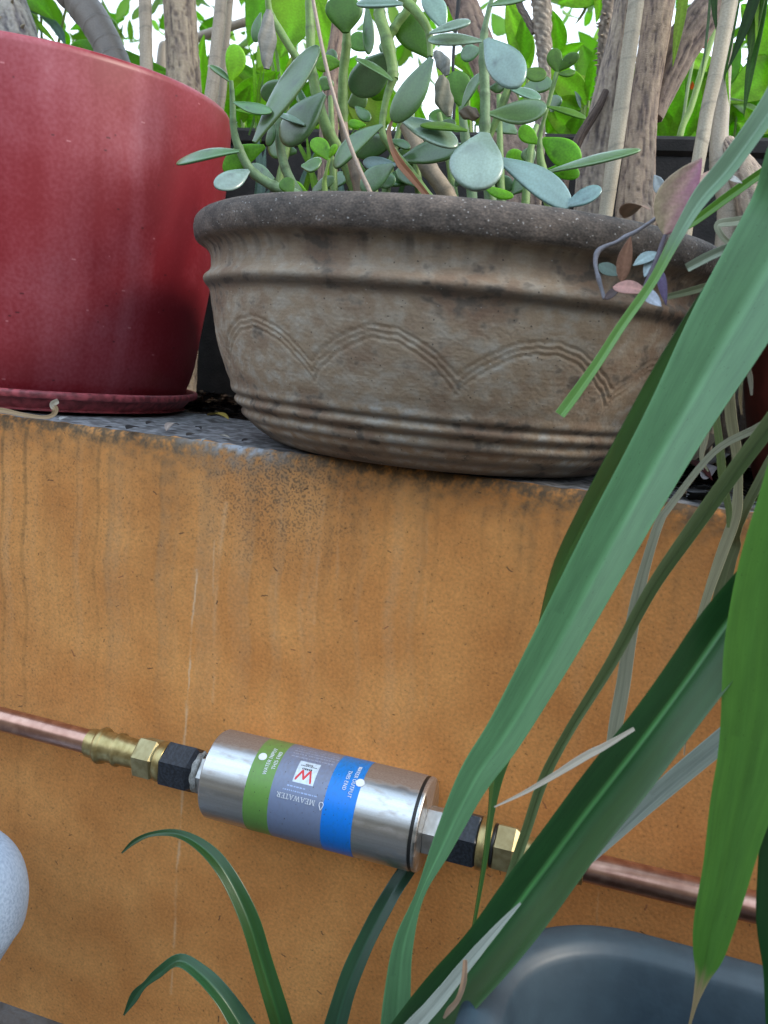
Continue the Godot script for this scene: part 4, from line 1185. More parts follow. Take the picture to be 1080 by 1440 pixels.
func backdrop_plants() -> void:
	var p: Node3D
	p = thing("climbing_plant", "big yellow-splashed leaves hanging behind the left of the jade plant", "plant", V(-692.5, 380, -720), "leafy plants growing behind the trough")
	garden_leaf(p, V(-748.8, 718, -720), V(-762.6, 601.8, -700), 0.0582, Vector3(0.28, 0.13, 0.95), Color(0.36, 0.65, 0.03), 0.06, "heart")
	stalk(p, [V(-692.5, 380, -720), V(-709.4, 549, -720), V(-748.8, 718, -720)], [0.0035, 0.003, 0.0022], Color(0.2, 0.3, 0.07), "stalk", 8)
	garden_leaf(p, V(-678.8, 733.8, -720), V(-702.3, 583.2, -700), 0.1006, Vector3(0.33, 0.07, 0.94), Color(0.44, 0.69, 0.05), 0.06, "heart")
	stalk(p, [V(-692.5, 380, -720), V(-688.4, 556.9, -720), V(-678.8, 733.8, -720)], [0.0035, 0.003, 0.0022], Color(0.2, 0.3, 0.07), "stalk", 8)
	garden_leaf(p, V(-611.8, 591.6, -720), V(-641, 674.1, -700), 0.0510, Vector3(0.59, 0.01, 0.81), Color(0.36, 0.65, 0.03), 0.06, "heart")
	stalk(p, [V(-692.5, 380, -720), V(-668.3, 485.8, -720), V(-611.8, 591.6, -720)], [0.0035, 0.003, 0.0022], Color(0.2, 0.3, 0.07), "stalk", 8)
	garden_leaf(p, V(-790.6, 753.1, -720), V(-820.1, 682.5, -700), 0.0522, Vector3(0.34, 0.12, 0.93), Color(0.36, 0.65, 0.03), 0.06, "heart")
	stalk(p, [V(-692.5, 380, -720), V(-721.9, 566.5, -720), V(-790.6, 753.1, -720)], [0.0035, 0.003, 0.0022], Color(0.2, 0.3, 0.07), "stalk", 8)
	p = thing("broad_leaved_plant", "broad bright leaves just above the red pot rim", "plant", V(-920.3, 380, -700), "leafy plants growing behind the trough")
	garden_leaf(p, V(-1135, 592.4, -700), V(-892, 551.8, -680), 0.0733, Vector3(-0.04, 0.23, 0.97), Color(0.25, 0.48, 0.03), 0.06, "heart")
	stalk(p, [V(-920.3, 380, -700), V(-984.6, 486.2, -700), V(-1135, 592.4, -700)], [0.0035, 0.003, 0.0022], Color(0.2, 0.3, 0.07), "stalk", 8)
	garden_leaf(p, V(-846.7, 503.7, -700), V(-839, 616.2, -680), 0.0353, Vector3(0.63, -0.18, 0.76), Color(0.36, 0.65, 0.03), 0.06, "heart")
	stalk(p, [V(-920.3, 380, -700), V(-898.2, 441.9, -700), V(-846.7, 503.7, -700)], [0.0035, 0.003, 0.0022], Color(0.2, 0.3, 0.07), "stalk", 8)
	garden_leaf(p, V(-868.1, 527.3, -700), V(-812.5, 489.1, -680), 0.0304, Vector3(-0.06, 0.39, 0.92), Color(0.25, 0.48, 0.03), 0.06, "heart")
	stalk(p, [V(-920.3, 380, -700), V(-904.6, 453.6, -700), V(-868.1, 527.3, -700)], [0.0035, 0.003, 0.0022], Color(0.2, 0.3, 0.07), "stalk", 8)
	garden_leaf(p, V(-1130, 597.3, -700), V(-1130, 629.2, -680), 0.0171, Vector3(0.73, -0.37, 0.58), Color(0.36, 0.65, 0.03), 0.06, "jade")
	stalk(p, [V(-920.3, 380, -700), V(-983.3, 488.6, -700), V(-1130, 597.3, -700)], [0.0035, 0.003, 0.0022], Color(0.2, 0.3, 0.07), "stalk", 8)
	garden_leaf(p, V(-1044, 538.5, -700), V(-1093, 602.3, -680), 0.0412, Vector3(0.61, 0.23, 0.76), Color(0.25, 0.48, 0.03), 0.06, "heart")
	stalk(p, [V(-920.3, 380, -700), V(-957.4, 459.2, -700), V(-1044, 538.5, -700)], [0.0035, 0.003, 0.0022], Color(0.2, 0.3, 0.07), "stalk", 8)
	p = thing("arching_leaf_plant", "blue and green pointed leaves at the top left corner above the red pot", "plant", V(-1132, 380, -660), "leafy plants growing behind the trough")
	garden_leaf(p, V(-1170, 672.4, -600), V(-1068, 606.3, -580), 0.0371, Vector3(0.03, 0.34, 0.94), Color(0.36, 0.65, 0.03), 0.06, "lance")
	stalk(p, [V(-1132, 380, -660), V(-1143, 526.2, -630), V(-1170, 672.4, -600)], [0.0035, 0.003, 0.0022], Color(0.2, 0.3, 0.07), "stalk", 8)
	garden_leaf(p, V(-1139, 630.7, -600), V(-1058, 565.7, -580), 0.0086, Vector3(0.07, 0.37, 0.93), Color(0.44, 0.69, 0.05), 0.06, "blade")
	stalk(p, [V(-1132, 380, -660), V(-1134, 505.3, -630), V(-1139, 630.7, -600)], [0.0035, 0.003, 0.0022], Color(0.2, 0.3, 0.07), "stalk", 8)
	garden_leaf(p, V(-1110, 623.3, -600), V(-1042, 563.4, -580), 0.0155, Vector3(0.27, 0.57, 0.78), Color(0.30, 0.42, 0.47), 0.06, "blade")
	stalk(p, [V(-1132, 380, -660), V(-1125, 501.6, -630), V(-1110, 623.3, -600)], [0.0035, 0.003, 0.0022], Color(0.2, 0.3, 0.07), "stalk", 8)
	garden_leaf(p, V(-1163, 649.4, -600), V(-1091, 613.4, -580), 0.0127, Vector3(0.05, 0.55, 0.83), Color(0.30, 0.42, 0.47), 0.06, "blade")
	stalk(p, [V(-1132, 380, -660), V(-1141, 514.7, -630), V(-1163, 649.4, -600)], [0.0035, 0.003, 0.0022], Color(0.2, 0.3, 0.07), "stalk", 8)
	garden_leaf(p, V(-1159, 644.8, -600), V(-1116, 588.9, -580), 0.0087, Vector3(0.38, 0.56, 0.74), Color(0.25, 0.48, 0.03), 0.06, "blade")
	stalk(p, [V(-1132, 380, -660), V(-1140, 512.4, -630), V(-1159, 644.8, -600)], [0.0035, 0.003, 0.0022], Color(0.2, 0.3, 0.07), "stalk", 8)
	garden_leaf(p, V(-1145, 635.3, -600), V(-1086, 572.8, -580), 0.0037, Vector3(0.27, 0.51, 0.81), Color(0.30, 0.42, 0.47), 0.06, "blade")
	stalk(p, [V(-1132, 380, -660), V(-1136, 507.7, -630), V(-1145, 635.3, -600)], [0.0035, 0.003, 0.0022], Color(0.2, 0.3, 0.07), "stalk", 8)
	garden_leaf(p, V(-1057, 644.9, -600), V(-984, 556.3, -580), 0.0049, Vector3(0.31, 0.45, 0.84), Color(0.30, 0.42, 0.47), 0.06, "blade")
	stalk(p, [V(-1132, 380, -660), V(-1110, 512.4, -630), V(-1057, 644.9, -600)], [0.0035, 0.003, 0.0022], Color(0.2, 0.3, 0.07), "stalk", 8)
	p = thing("broad_leaved_plant", "bright leaf mass low behind the left stems of the jade plant", "plant", V(-740.7, 380, -680), "leafy plants growing behind the trough")
	garden_leaf(p, V(-760.6, 489.7, -680), V(-689.5, 550, -660), 0.0623, Vector3(0.02, -0.33, 0.94), Color(0.44, 0.69, 0.05), 0.06, "heart")
	stalk(p, [V(-740.7, 380, -680), V(-746.7, 434.9, -680), V(-760.6, 489.7, -680)], [0.0035, 0.003, 0.0022], Color(0.2, 0.3, 0.07), "stalk", 8)
	garden_leaf(p, V(-717.5, 522.3, -680), V(-681.7, 550, -660), 0.0170, Vector3(-0.06, -0.53, 0.84), Color(0.36, 0.65, 0.03), 0.06, "heart")
	stalk(p, [V(-740.7, 380, -680), V(-733.8, 451.1, -680), V(-717.5, 522.3, -680)], [0.0035, 0.003, 0.0022], Color(0.2, 0.3, 0.07), "stalk", 8)
	garden_leaf(p, V(-770.4, 475.7, -680), V(-734.8, 527.6, -660), 0.0387, Vector3(0.01, -0.36, 0.93), Color(0.36, 0.65, 0.03), 0.06, "heart")
	stalk(p, [V(-740.7, 380, -680), V(-749.6, 427.8, -680), V(-770.4, 475.7, -680)], [0.0035, 0.003, 0.0022], Color(0.2, 0.3, 0.07), "stalk", 8)
	garden_leaf(p, V(-650.7, 477.4, -680), V(-622, 539, -660), 0.0429, Vector3(0.01, -0.31, 0.95), Color(0.25, 0.48, 0.03), 0.06, "heart")
	stalk(p, [V(-740.7, 380, -680), V(-713.7, 428.7, -680), V(-650.7, 477.4, -680)], [0.0035, 0.003, 0.0022], Color(0.2, 0.3, 0.07), "stalk", 8)
	garden_leaf(p, V(-788.7, 463.7, -680), V(-763.2, 516.1, -660), 0.0303, Vector3(0.13, -0.41, 0.90), Color(0.36, 0.65, 0.03), 0.06, "heart")
	stalk(p, [V(-740.7, 380, -680), V(-755.1, 421.9, -680), V(-788.7, 463.7, -680)], [0.0035, 0.003, 0.0022], Color(0.2, 0.3, 0.07), "stalk", 8)
	p = thing("pleated_leaf_plant", "pleated yellow-green leaf glowing behind the middle jade stems", "plant", V(-527.7, 380, -700), "leafy plants growing behind the trough")
	garden_leaf(p, V(-502.1, 471.5, -700), V(-572.2, 543.1, -680), 0.0742, Vector3(0.30, 0.03, 0.95), Color(0.42, 0.55, 0.06), 0.06, "lance")
	stalk(p, [V(-527.7, 380, -700), V(-520, 425.7, -700), V(-502.1, 471.5, -700)], [0.0035, 0.003, 0.0022], Color(0.2, 0.3, 0.07), "stalk", 8)
	garden_leaf(p, V(-530.1, 475.5, -700), V(-556.4, 560.7, -680), 0.0439, Vector3(0.52, -0.04, 0.85), Color(0.44, 0.69, 0.05), 0.06, "lance")
	stalk(p, [V(-527.7, 380, -700), V(-528.4, 427.7, -700), V(-530.1, 475.5, -700)], [0.0035, 0.003, 0.0022], Color(0.2, 0.3, 0.07), "stalk", 8)
	garden_leaf(p, V(-485, 474, -700), V(-504.5, 534.5, -680), 0.0349, Vector3(0.59, -0.08, 0.81), Color(0.36, 0.65, 0.03), 0.06, "lance")
	stalk(p, [V(-527.7, 380, -700), V(-514.9, 427, -700), V(-485, 474, -700)], [0.0035, 0.003, 0.0022], Color(0.2, 0.3, 0.07), "stalk", 8)
	p = thing("broad_leaved_plant", "upright bright leaf between the bluish jade stem and the knobbly trunk", "plant", V(-279.8, 380, -720), "leafy plants growing behind the trough")
	garden_leaf(p, V(-277, 570.9, -720), V(-321.5, 665.2, -700), 0.0419, Vector3(0.34, -0.04, 0.94), Color(0.44, 0.69, 0.05), 0.06, "lance")
	stalk(p, [V(-279.8, 380, -720), V(-278.9, 475.4, -720), V(-277, 570.9, -720)], [0.0035, 0.003, 0.0022], Color(0.2, 0.3, 0.07), "stalk", 8)
	garden_leaf(p, V(-295.1, 568.8, -720), V(-290.8, 652.2, -700), 0.0311, Vector3(-0.16, -0.22, 0.96), Color(0.36, 0.65, 0.03), 0.06, "lance")
	stalk(p, [V(-279.8, 380, -720), V(-284.4, 474.4, -720), V(-295.1, 568.8, -720)], [0.0035, 0.003, 0.0022], Color(0.2, 0.3, 0.07), "stalk", 8)
	garden_leaf(p, V(-400.8, 592.8, -720), V(-363.8, 553.9, -700), 0.0257, Vector3(-0.15, 0.34, 0.93), Color(0.36, 0.65, 0.03), 0.06, "heart")
	stalk(p, [V(-279.8, 380, -720), V(-316.1, 486.4, -720), V(-400.8, 592.8, -720)], [0.0035, 0.003, 0.0022], Color(0.2, 0.3, 0.07), "stalk", 8)
	garden_leaf(p, V(-410.1, 633.9, -720), V(-423.2, 667.3, -700), 0.0163, Vector3(0.43, -0.33, 0.84), Color(0.44, 0.69, 0.05), 0.06, "lance")
	stalk(p, [V(-279.8, 380, -720), V(-318.9, 507, -720), V(-410.1, 633.9, -720)], [0.0035, 0.003, 0.0022], Color(0.2, 0.3, 0.07), "stalk", 8)
	garden_leaf(p, V(-435.8, 468.8, -720), V(-454, 518.7, -700), 0.0191, Vector3(0.44, -0.19, 0.88), Color(0.36, 0.65, 0.03), 0.06, "lance")
	stalk(p, [V(-279.8, 380, -720), V(-326.6, 424.4, -720), V(-435.8, 468.8, -720)], [0.0035, 0.003, 0.0022], Color(0.2, 0.3, 0.07), "stalk", 8)
	garden_leaf(p, V(-292.6, 471.5, -720), V(-319.3, 530.5, -700), 0.0328, Vector3(0.55, -0.03, 0.84), Color(0.36, 0.65, 0.03), 0.06, "lance")
	stalk(p, [V(-279.8, 380, -720), V(-283.6, 425.7, -720), V(-292.6, 471.5, -720)], [0.0035, 0.003, 0.0022], Color(0.2, 0.3, 0.07), "stalk", 8)
	garden_leaf(p, V(-369.8, 475.6, -720), V(-386.9, 508.4, -700), 0.0321, Vector3(0.58, -0.18, 0.79), Color(0.44, 0.69, 0.05), 0.06, "lance")
	stalk(p, [V(-279.8, 380, -720), V(-306.8, 427.8, -720), V(-369.8, 475.6, -720)], [0.0035, 0.003, 0.0022], Color(0.2, 0.3, 0.07), "stalk", 8)
	p = thing("rosette_plant", "rosette of smooth bright leaves above the trough, right of the knobbly trunk", "plant", V(-173.3, 380, -700), "leafy plants growing behind the trough")
	garden_leaf(p, V(-228.9, 583.2, -700), V(-244.1, 643.9, -680), 0.0253, Vector3(0.22, -0.26, 0.94), Color(0.36, 0.65, 0.03), 0.06, "lance")
	stalk(p, [V(-173.3, 380, -700), V(-190, 481.6, -700), V(-228.9, 583.2, -700)], [0.0035, 0.003, 0.0022], Color(0.2, 0.3, 0.07), "stalk", 8)
	garden_leaf(p, V(-231.4, 585.3, -700), V(-189.7, 596.7, -680), 0.0215, Vector3(-0.37, -0.23, 0.90), Color(0.44, 0.69, 0.05), 0.06, "lance")
	stalk(p, [V(-173.3, 380, -700), V(-190.7, 482.6, -700), V(-231.4, 585.3, -700)], [0.0035, 0.003, 0.0022], Color(0.2, 0.3, 0.07), "stalk", 8)
	garden_leaf(p, V(-174.7, 518.9, -700), V(-169.7, 598.5, -680), 0.0266, Vector3(-0.06, -0.24, 0.97), Color(0.36, 0.65, 0.03), 0.06, "lance")
	stalk(p, [V(-173.3, 380, -700), V(-173.7, 449.5, -700), V(-174.7, 518.9, -700)], [0.0035, 0.003, 0.0022], Color(0.2, 0.3, 0.07), "stalk", 8)
	garden_leaf(p, V(-178.2, 512.6, -700), V(-243.9, 564.4, -680), 0.0456, Vector3(0.26, -0.05, 0.97), Color(0.44, 0.69, 0.05), 0.06, "lance")
	stalk(p, [V(-173.3, 380, -700), V(-174.8, 446.3, -700), V(-178.2, 512.6, -700)], [0.0035, 0.003, 0.0022], Color(0.2, 0.3, 0.07), "stalk", 8)
	garden_leaf(p, V(-180.1, 510.5, -700), V(-228.7, 512.7, -680), 0.0224, Vector3(0.37, -0.12, 0.92), Color(0.36, 0.65, 0.03), 0.06, "lance")
	stalk(p, [V(-173.3, 380, -700), V(-175.3, 445.3, -700), V(-180.1, 510.5, -700)], [0.0035, 0.003, 0.0022], Color(0.2, 0.3, 0.07), "stalk", 8)
	garden_leaf(p, V(-185.6, 468.4, -700), V(-238.4, 502.2, -680), 0.0383, Vector3(0.27, -0.13, 0.95), Color(0.36, 0.65, 0.03), 0.06, "lance")
	stalk(p, [V(-173.3, 380, -700), V(-177, 424.2, -700), V(-185.6, 468.4, -700)], [0.0035, 0.003, 0.0022], Color(0.2, 0.3, 0.07), "stalk", 8)
	garden_leaf(p, V(-198.1, 462.9, -700), V(-180.9, 496.6, -680), 0.0306, Vector3(-0.31, -0.36, 0.88), Color(0.25, 0.48, 0.03), 0.06, "lance")
	stalk(p, [V(-173.3, 380, -700), V(-180.7, 421.4, -700), V(-198.1, 462.9, -700)], [0.0035, 0.003, 0.0022], Color(0.2, 0.3, 0.07), "stalk", 8)
	garden_leaf(p, V(-184.2, 508.4, -700), V(-195.7, 527.4, -680), 0.0154, Vector3(0.91, 0.13, 0.40), Color(0.30, 0.42, 0.47), 0.06, "lance")
	stalk(p, [V(-173.3, 380, -700), V(-176.6, 444.2, -700), V(-184.2, 508.4, -700)], [0.0035, 0.003, 0.0022], Color(0.2, 0.3, 0.07), "stalk", 8)
	garden_leaf(p, V(-232.4, 469.7, -700), V(-227.7, 504.4, -680), 0.0248, Vector3(-0.05, -0.49, 0.87), Color(0.44, 0.69, 0.05), 0.06, "lance")
	stalk(p, [V(-173.3, 380, -700), V(-191, 424.8, -700), V(-232.4, 469.7, -700)], [0.0035, 0.003, 0.0022], Color(0.2, 0.3, 0.07), "stalk", 8)
	garden_leaf(p, V(-157.2, 469, -700), V(-173.4, 505, -680), 0.0156, Vector3(0.34, -0.34, 0.88), Color(0.36, 0.65, 0.03), 0.06, "lance")
	stalk(p, [V(-173.3, 380, -700), V(-168.5, 424.5, -700), V(-157.2, 469, -700)], [0.0035, 0.003, 0.0022], Color(0.2, 0.3, 0.07), "stalk", 8)
	p = thing("overhanging_plant", "bright leaves hanging at the top edge over the white gap", "plant", V(-217.1, 828, -750), "leafy plants growing behind the trough")
	garden_leaf(p, V(-179.6, 710.2, -750), V(-245.7, 670.8, -730), 0.0510, Vector3(0.29, 0.00, 0.96), Color(0.36, 0.65, 0.03), 0.06, "lance")
	garden_leaf(p, V(-186.2, 693.8, -750), V(-182.3, 641.7, -730), 0.0190, Vector3(0.17, 0.36, 0.91), Color(0.36, 0.65, 0.03), 0.06, "heart")
	garden_leaf(p, V(-200.9, 687.9, -750), V(-216.9, 637, -730), 0.0046, Vector3(0.21, 0.30, 0.93), Color(0.2, 0.2, 0.08), 0.06, "blade")
	garden_leaf(p, V(-146, 703.1, -750), V(-148.8, 666.9, -730), 0.0157, Vector3(0.04, 0.48, 0.88), Color(0.36, 0.65, 0.03), 0.06, "lance")
	garden_leaf(p, V(-343.5, 718.8, -750), V(-305.3, 659.4, -730), 0.0213, Vector3(0.04, 0.34, 0.94), Color(0.44, 0.69, 0.05), 0.06, "lance")
	p = thing("broad_leaved_plant", "large glowing leaf between the dark leaning branch and the ringed cane", "plant", V(-43.5, 380, -740), "leafy plants growing behind the trough")
	garden_leaf(p, V(-58.8, 465.1, -740), V(-43.8, 580.8, -720), 0.0646, Vector3(-0.13, -0.15, 0.98), Color(0.36, 0.65, 0.03), 0.06, "heart")
	stalk(p, [V(-43.5, 380, -740), V(-48.1, 422.5, -740), V(-58.8, 465.1, -740)], [0.0035, 0.003, 0.0022], Color(0.2, 0.3, 0.07), "stalk", 8)
	garden_leaf(p, V(-29.7, 471, -740), V(-13.3, 548.4, -720), 0.0339, Vector3(-0.24, -0.20, 0.95), Color(0.36, 0.65, 0.03), 0.06, "lance")
	stalk(p, [V(-43.5, 380, -740), V(-39.4, 425.5, -740), V(-29.7, 471, -740)], [0.0035, 0.003, 0.0022], Color(0.2, 0.3, 0.07), "stalk", 8)
	garden_leaf(p, V(-2.9, 482, -740), V(8.6, 518.1, -720), 0.0255, Vector3(-0.39, -0.35, 0.85), Color(0.25, 0.48, 0.03), 0.06, "lance")
	stalk(p, [V(-43.5, 380, -740), V(-31.3, 431, -740), V(-2.9, 482, -740)], [0.0035, 0.003, 0.0022], Color(0.2, 0.3, 0.07), "stalk", 8)
	garden_leaf(p, V(-48.8, 470.6, -740), V(-71.4, 517.3, -720), 0.0274, Vector3(0.32, -0.24, 0.92), Color(0.36, 0.65, 0.03), 0.06, "lance")
	stalk(p, [V(-43.5, 380, -740), V(-45.1, 425.3, -740), V(-48.8, 470.6, -740)], [0.0035, 0.003, 0.0022], Color(0.2, 0.3, 0.07), "stalk", 8)
	stalk(p, [V(-4.1, 623.5, -700), V(-13.6, 564.2, -693.3), V(-21.8, 508.4, -686.7), V(-31.7, 464.2, -680), V(-27.7, 380, -680)], [0.0037, 0.0047, 0.0048, 0.0050, 0.0056], Color(0.28, 0.42, 0.12), "stalk")
	stalk(p, [V(-28.3, 585.6, -710), V(-30.6, 544.3, -706.7), V(-30.8, 502.8, -703.3), V(-30.7, 466.2, -700), V(-26.7, 380, -700)], [0.0021, 0.0024, 0.0024, 0.0024, 0.0027], Color(0.34, 0.46, 0.22), "stalk")
	p = thing("pink_flower", "small pink bloom glimpsed beside the ringed cane", "flower", V(-14, 380, -760), "leafy plants growing behind the trough")
	garden_leaf(p, V(-18.5, 614.3, -760), V(-8.1, 629.7, -740), 0.0142, Vector3(-0.29, -0.68, 0.67), Color(0.85, 0.16, 0.26), 0.06, "lance")
	garden_leaf(p, V(-16.7, 616.3, -760), V(-17.7, 631.9, -740), 0.0110, Vector3(0.13, -0.78, 0.61), Color(0.8, 0.2, 0.3), 0.06, "lance")
	garden_leaf(p, V(-26.5, 554.1, -760), V(-25.9, 560.6, -740), 0.0066, Vector3(-0.10, -0.95, 0.31), Color(0.85, 0.25, 0.3), 0.06, "lance")
	garden_leaf(p, V(-258.2, 616, -760), V(-254.4, 623.1, -740), 0.0092, Vector3(-0.06, -0.94, 0.34), Color(0.85, 0.2, 0.25), 0.06, "lance")
	p = thing("broad_leaved_plant", "wide bright leaves at the right edge behind the hanging blades", "plant", V(99.6, 380, -720), "leafy plants growing behind the trough")
	garden_leaf(p, V(96.1, 572.5, -720), V(25.9, 516.6, -700), 0.0664, Vector3(0.20, 0.10, 0.97), Color(0.36, 0.65, 0.03), 0.06, "heart")
	stalk(p, [V(99.6, 380, -720), V(98.6, 476.3, -720), V(96.1, 572.5, -720)], [0.0035, 0.003, 0.0022], Color(0.2, 0.3, 0.07), "stalk", 8)
	garden_leaf(p, V(94, 598.1, -720), V(26.9, 654, -700), 0.0699, Vector3(0.10, -0.23, 0.97), Color(0.44, 0.69, 0.05), 0.06, "heart")
	stalk(p, [V(99.6, 380, -720), V(98, 489, -720), V(94, 598.1, -720)], [0.0035, 0.003, 0.0022], Color(0.2, 0.3, 0.07), "stalk", 8)
	garden_leaf(p, V(99.1, 490.9, -720), V(24.4, 526.6, -700), 0.0183, Vector3(0.17, -0.18, 0.97), Color(0.55, 0.62, 0.52), 0.06, "lance")
	stalk(p, [V(99.6, 380, -720), V(99.5, 435.5, -720), V(99.1, 490.9, -720)], [0.0035, 0.003, 0.0022], Color(0.2, 0.3, 0.07), "stalk", 8)
	garden_leaf(p, V(106.5, 468.9, -720), V(45.8, 490.8, -700), 0.0373, Vector3(0.28, -0.10, 0.96), Color(0.36, 0.65, 0.03), 0.06, "lance")
	stalk(p, [V(99.6, 380, -720), V(101.7, 424.5, -720), V(106.5, 468.9, -720)], [0.0035, 0.003, 0.0022], Color(0.2, 0.3, 0.07), "stalk", 8)
	garden_leaf(p, V(94.1, 472.7, -720), V(52.3, 512.9, -700), 0.0263, Vector3(0.26, -0.20, 0.94), Color(0.36, 0.65, 0.03), 0.06, "lance")
	stalk(p, [V(99.6, 380, -720), V(98, 426.3, -720), V(94.1, 472.7, -720)], [0.0035, 0.003, 0.0022], Color(0.2, 0.3, 0.07), "stalk", 8)
	garden_leaf(p, V(127.6, 509.3, -720), V(72.3, 473.3, -700), 0.0436, Vector3(0.21, 0.21, 0.96), Color(0.44, 0.69, 0.05), 0.06, "heart")
	stalk(p, [V(99.6, 380, -720), V(108, 444.7, -720), V(127.6, 509.3, -720)], [0.0035, 0.003, 0.0022], Color(0.2, 0.3, 0.07), "stalk", 8)
	garden_leaf(p, V(118.4, 627, -720), V(81.1, 542.7, -700), 0.0553, Vector3(-0.16, 0.29, 0.94), Color(0.36, 0.65, 0.03), 0.06, "heart")
	stalk(p, [V(99.6, 380, -720), V(105.3, 503.5, -720), V(118.4, 627, -720)], [0.0035, 0.003, 0.0022], Color(0.2, 0.3, 0.07), "stalk", 8)
	p = thing("hanging_blade_plant", "narrow green blades hanging from the top edge at the right", "plant", V(-25.4, 693.3, -420), "leafy plants growing behind the trough")
	garden_leaf(p, V(-43.3, 586.1, -420), V(-45.2, 472.6, -400), 0.0130, Vector3(-0.12, 0.17, 0.98), Color(0.42, 0.55, 0.06), 0.06, "lance")
	garden_leaf(p, V(-8.5, 585.1, -420), V(0.5, 507.1, -400), 0.0077, Vector3(0.10, 0.26, 0.96), Color(0.06, 0.14, 0.035), 0.06, "lance")
	garden_leaf(p, V(17.1, 599.8, -420), V(15.7, 453.6, -400), 0.0111, Vector3(-0.18, 0.13, 0.97), Color(0.10, 0.24, 0.04), 0.06, "lance")
	garden_leaf(p, V(40.7, 599, -420), V(17, 466.2, -400), 0.0142, Vector3(-0.27, 0.19, 0.94), Color(0.06, 0.14, 0.035), 0.06, "lance")
	garden_leaf(p, V(44.6, 583.5, -420), V(40.5, 477.2, -400), 0.0155, Vector3(-0.27, 0.19, 0.94), Color(0.13, 0.25, 0.05), 0.06, "lance")
	garden_leaf(p, V(49.8, 560.3, -420), V(43.5, 416.5, -400), 0.0119, Vector3(-0.19, 0.14, 0.97), Color(0.11, 0.24, 0.05), 0.06, "lance")
	garden_leaf(p, V(15.9, 576.6, -420), V(25.9, 428.2, -400), 0.0068, Vector3(0.12, 0.14, 0.98), Color(0.36, 0.65, 0.03), 0.06, "lance")
	garden_leaf(p, V(-17.3, 585.4, -420), V(-11.3, 451.9, -400), 0.0034, Vector3(0.16, 0.15, 0.97), Color(0.2, 0.3, 0.2), 0.06, "lance")
	garden_leaf(p, V(31.7, 576.2, -420), V(43.4, 498.9, -400), 0.0078, Vector3(0.12, 0.27, 0.96), Color(0.36, 0.65, 0.03), 0.06, "lance")
	p = thing("leafy_shrub", "young glossy plant of bright pointed leaves behind the left jade stems", "plant", V(-727.3, 380, -780), "leafy plants growing behind the trough")
	garden_leaf(p, V(-763.4, 561.8, -805.1), V(-852.3, 612.3, -785.1), 0.0282, Vector3(0.24, 0.04, 0.97), Color(0.25, 0.48, 0.03), 0.06, "lance")
	stalk(p, [V(-727.3, 380, -780), V(-738.1, 470.9, -792.6), V(-763.4, 561.8, -805.1)], [0.0035, 0.003, 0.0022], Color(0.2, 0.3, 0.07), "stalk", 8)
	garden_leaf(p, V(-749.1, 527.4, -838.2), V(-758.9, 606.5, -818.2), 0.0359, Vector3(0.83, -0.04, 0.55), Color(0.36, 0.65, 0.03), 0.06, "lance")
	stalk(p, [V(-727.3, 380, -780), V(-733.8, 453.7, -809.1), V(-749.1, 527.4, -838.2)], [0.0035, 0.003, 0.0022], Color(0.2, 0.3, 0.07), "stalk", 8)
	garden_leaf(p, V(-730.9, 541.2, -811), V(-723.5, 617.6, -791), 0.0486, Vector3(0.79, -0.23, 0.56), Color(0.42, 0.55, 0.06), 0.06, "lance")
	stalk(p, [V(-727.3, 380, -780), V(-728.3, 460.6, -795.5), V(-730.9, 541.2, -811)], [0.0035, 0.003, 0.0022], Color(0.2, 0.3, 0.07), "stalk", 8)
	garden_leaf(p, V(-702.5, 480.9, -790.3), V(-672.5, 549.4, -770.3), 0.0385, Vector3(0.12, -0.33, 0.94), Color(0.42, 0.55, 0.06), 0.06, "lance")
	stalk(p, [V(-727.3, 380, -780), V(-719.8, 430.5, -785.2), V(-702.5, 480.9, -790.3)], [0.0035, 0.003, 0.0022], Color(0.2, 0.3, 0.07), "stalk", 8)
	garden_leaf(p, V(-733.1, 532.8, -838.6), V(-813.3, 603, -818.6), 0.0407, Vector3(0.42, 0.23, 0.88), Color(0.36, 0.65, 0.03), 0.06, "lance")
	stalk(p, [V(-727.3, 380, -780), V(-729, 456.4, -809.3), V(-733.1, 532.8, -838.6)], [0.0035, 0.003, 0.0022], Color(0.2, 0.3, 0.07), "stalk", 8)
	garden_leaf(p, V(-802.8, 583.1, -882.6), V(-777, 674.8, -862.6), 0.0448, Vector3(0.23, -0.27, 0.94), Color(0.44, 0.69, 0.05), 0.06, "lance")
	stalk(p, [V(-727.3, 380, -780), V(-749.9, 481.6, -831.3), V(-802.8, 583.1, -882.6)], [0.0035, 0.003, 0.0022], Color(0.2, 0.3, 0.07), "stalk", 8)
	garden_leaf(p, V(-781, 511.2, -881.2), V(-751.4, 593.4, -861.2), 0.0343, Vector3(0.15, -0.28, 0.95), Color(0.42, 0.55, 0.06), 0.06, "lance")
	stalk(p, [V(-727.3, 380, -780), V(-743.4, 445.6, -830.6), V(-781, 511.2, -881.2)], [0.0035, 0.003, 0.0022], Color(0.2, 0.3, 0.07), "stalk", 8)
	p = thing("broad_leaved_plant", "broad plant of bright heart-shaped leaves behind the tallest jade stem", "plant", V(-594.6, 380, -830), "leafy plants growing behind the trough")
	garden_leaf(p, V(-637.2, 532.4, -939.6), V(-718.5, 584.8, -919.6), 0.0627, Vector3(0.19, -0.08, 0.98), Color(0.25, 0.48, 0.03), 0.06, "heart")
	stalk(p, [V(-594.6, 380, -830), V(-607.4, 456.2, -884.8), V(-637.2, 532.4, -939.6)], [0.0035, 0.003, 0.0022], Color(0.2, 0.3, 0.07), "stalk", 8)
	garden_leaf(p, V(-612, 529.1, -875.2), V(-534.2, 563.5, -855.2), 0.0511, Vector3(-0.05, -0.42, 0.91), Color(0.44, 0.69, 0.05), 0.06, "heart")
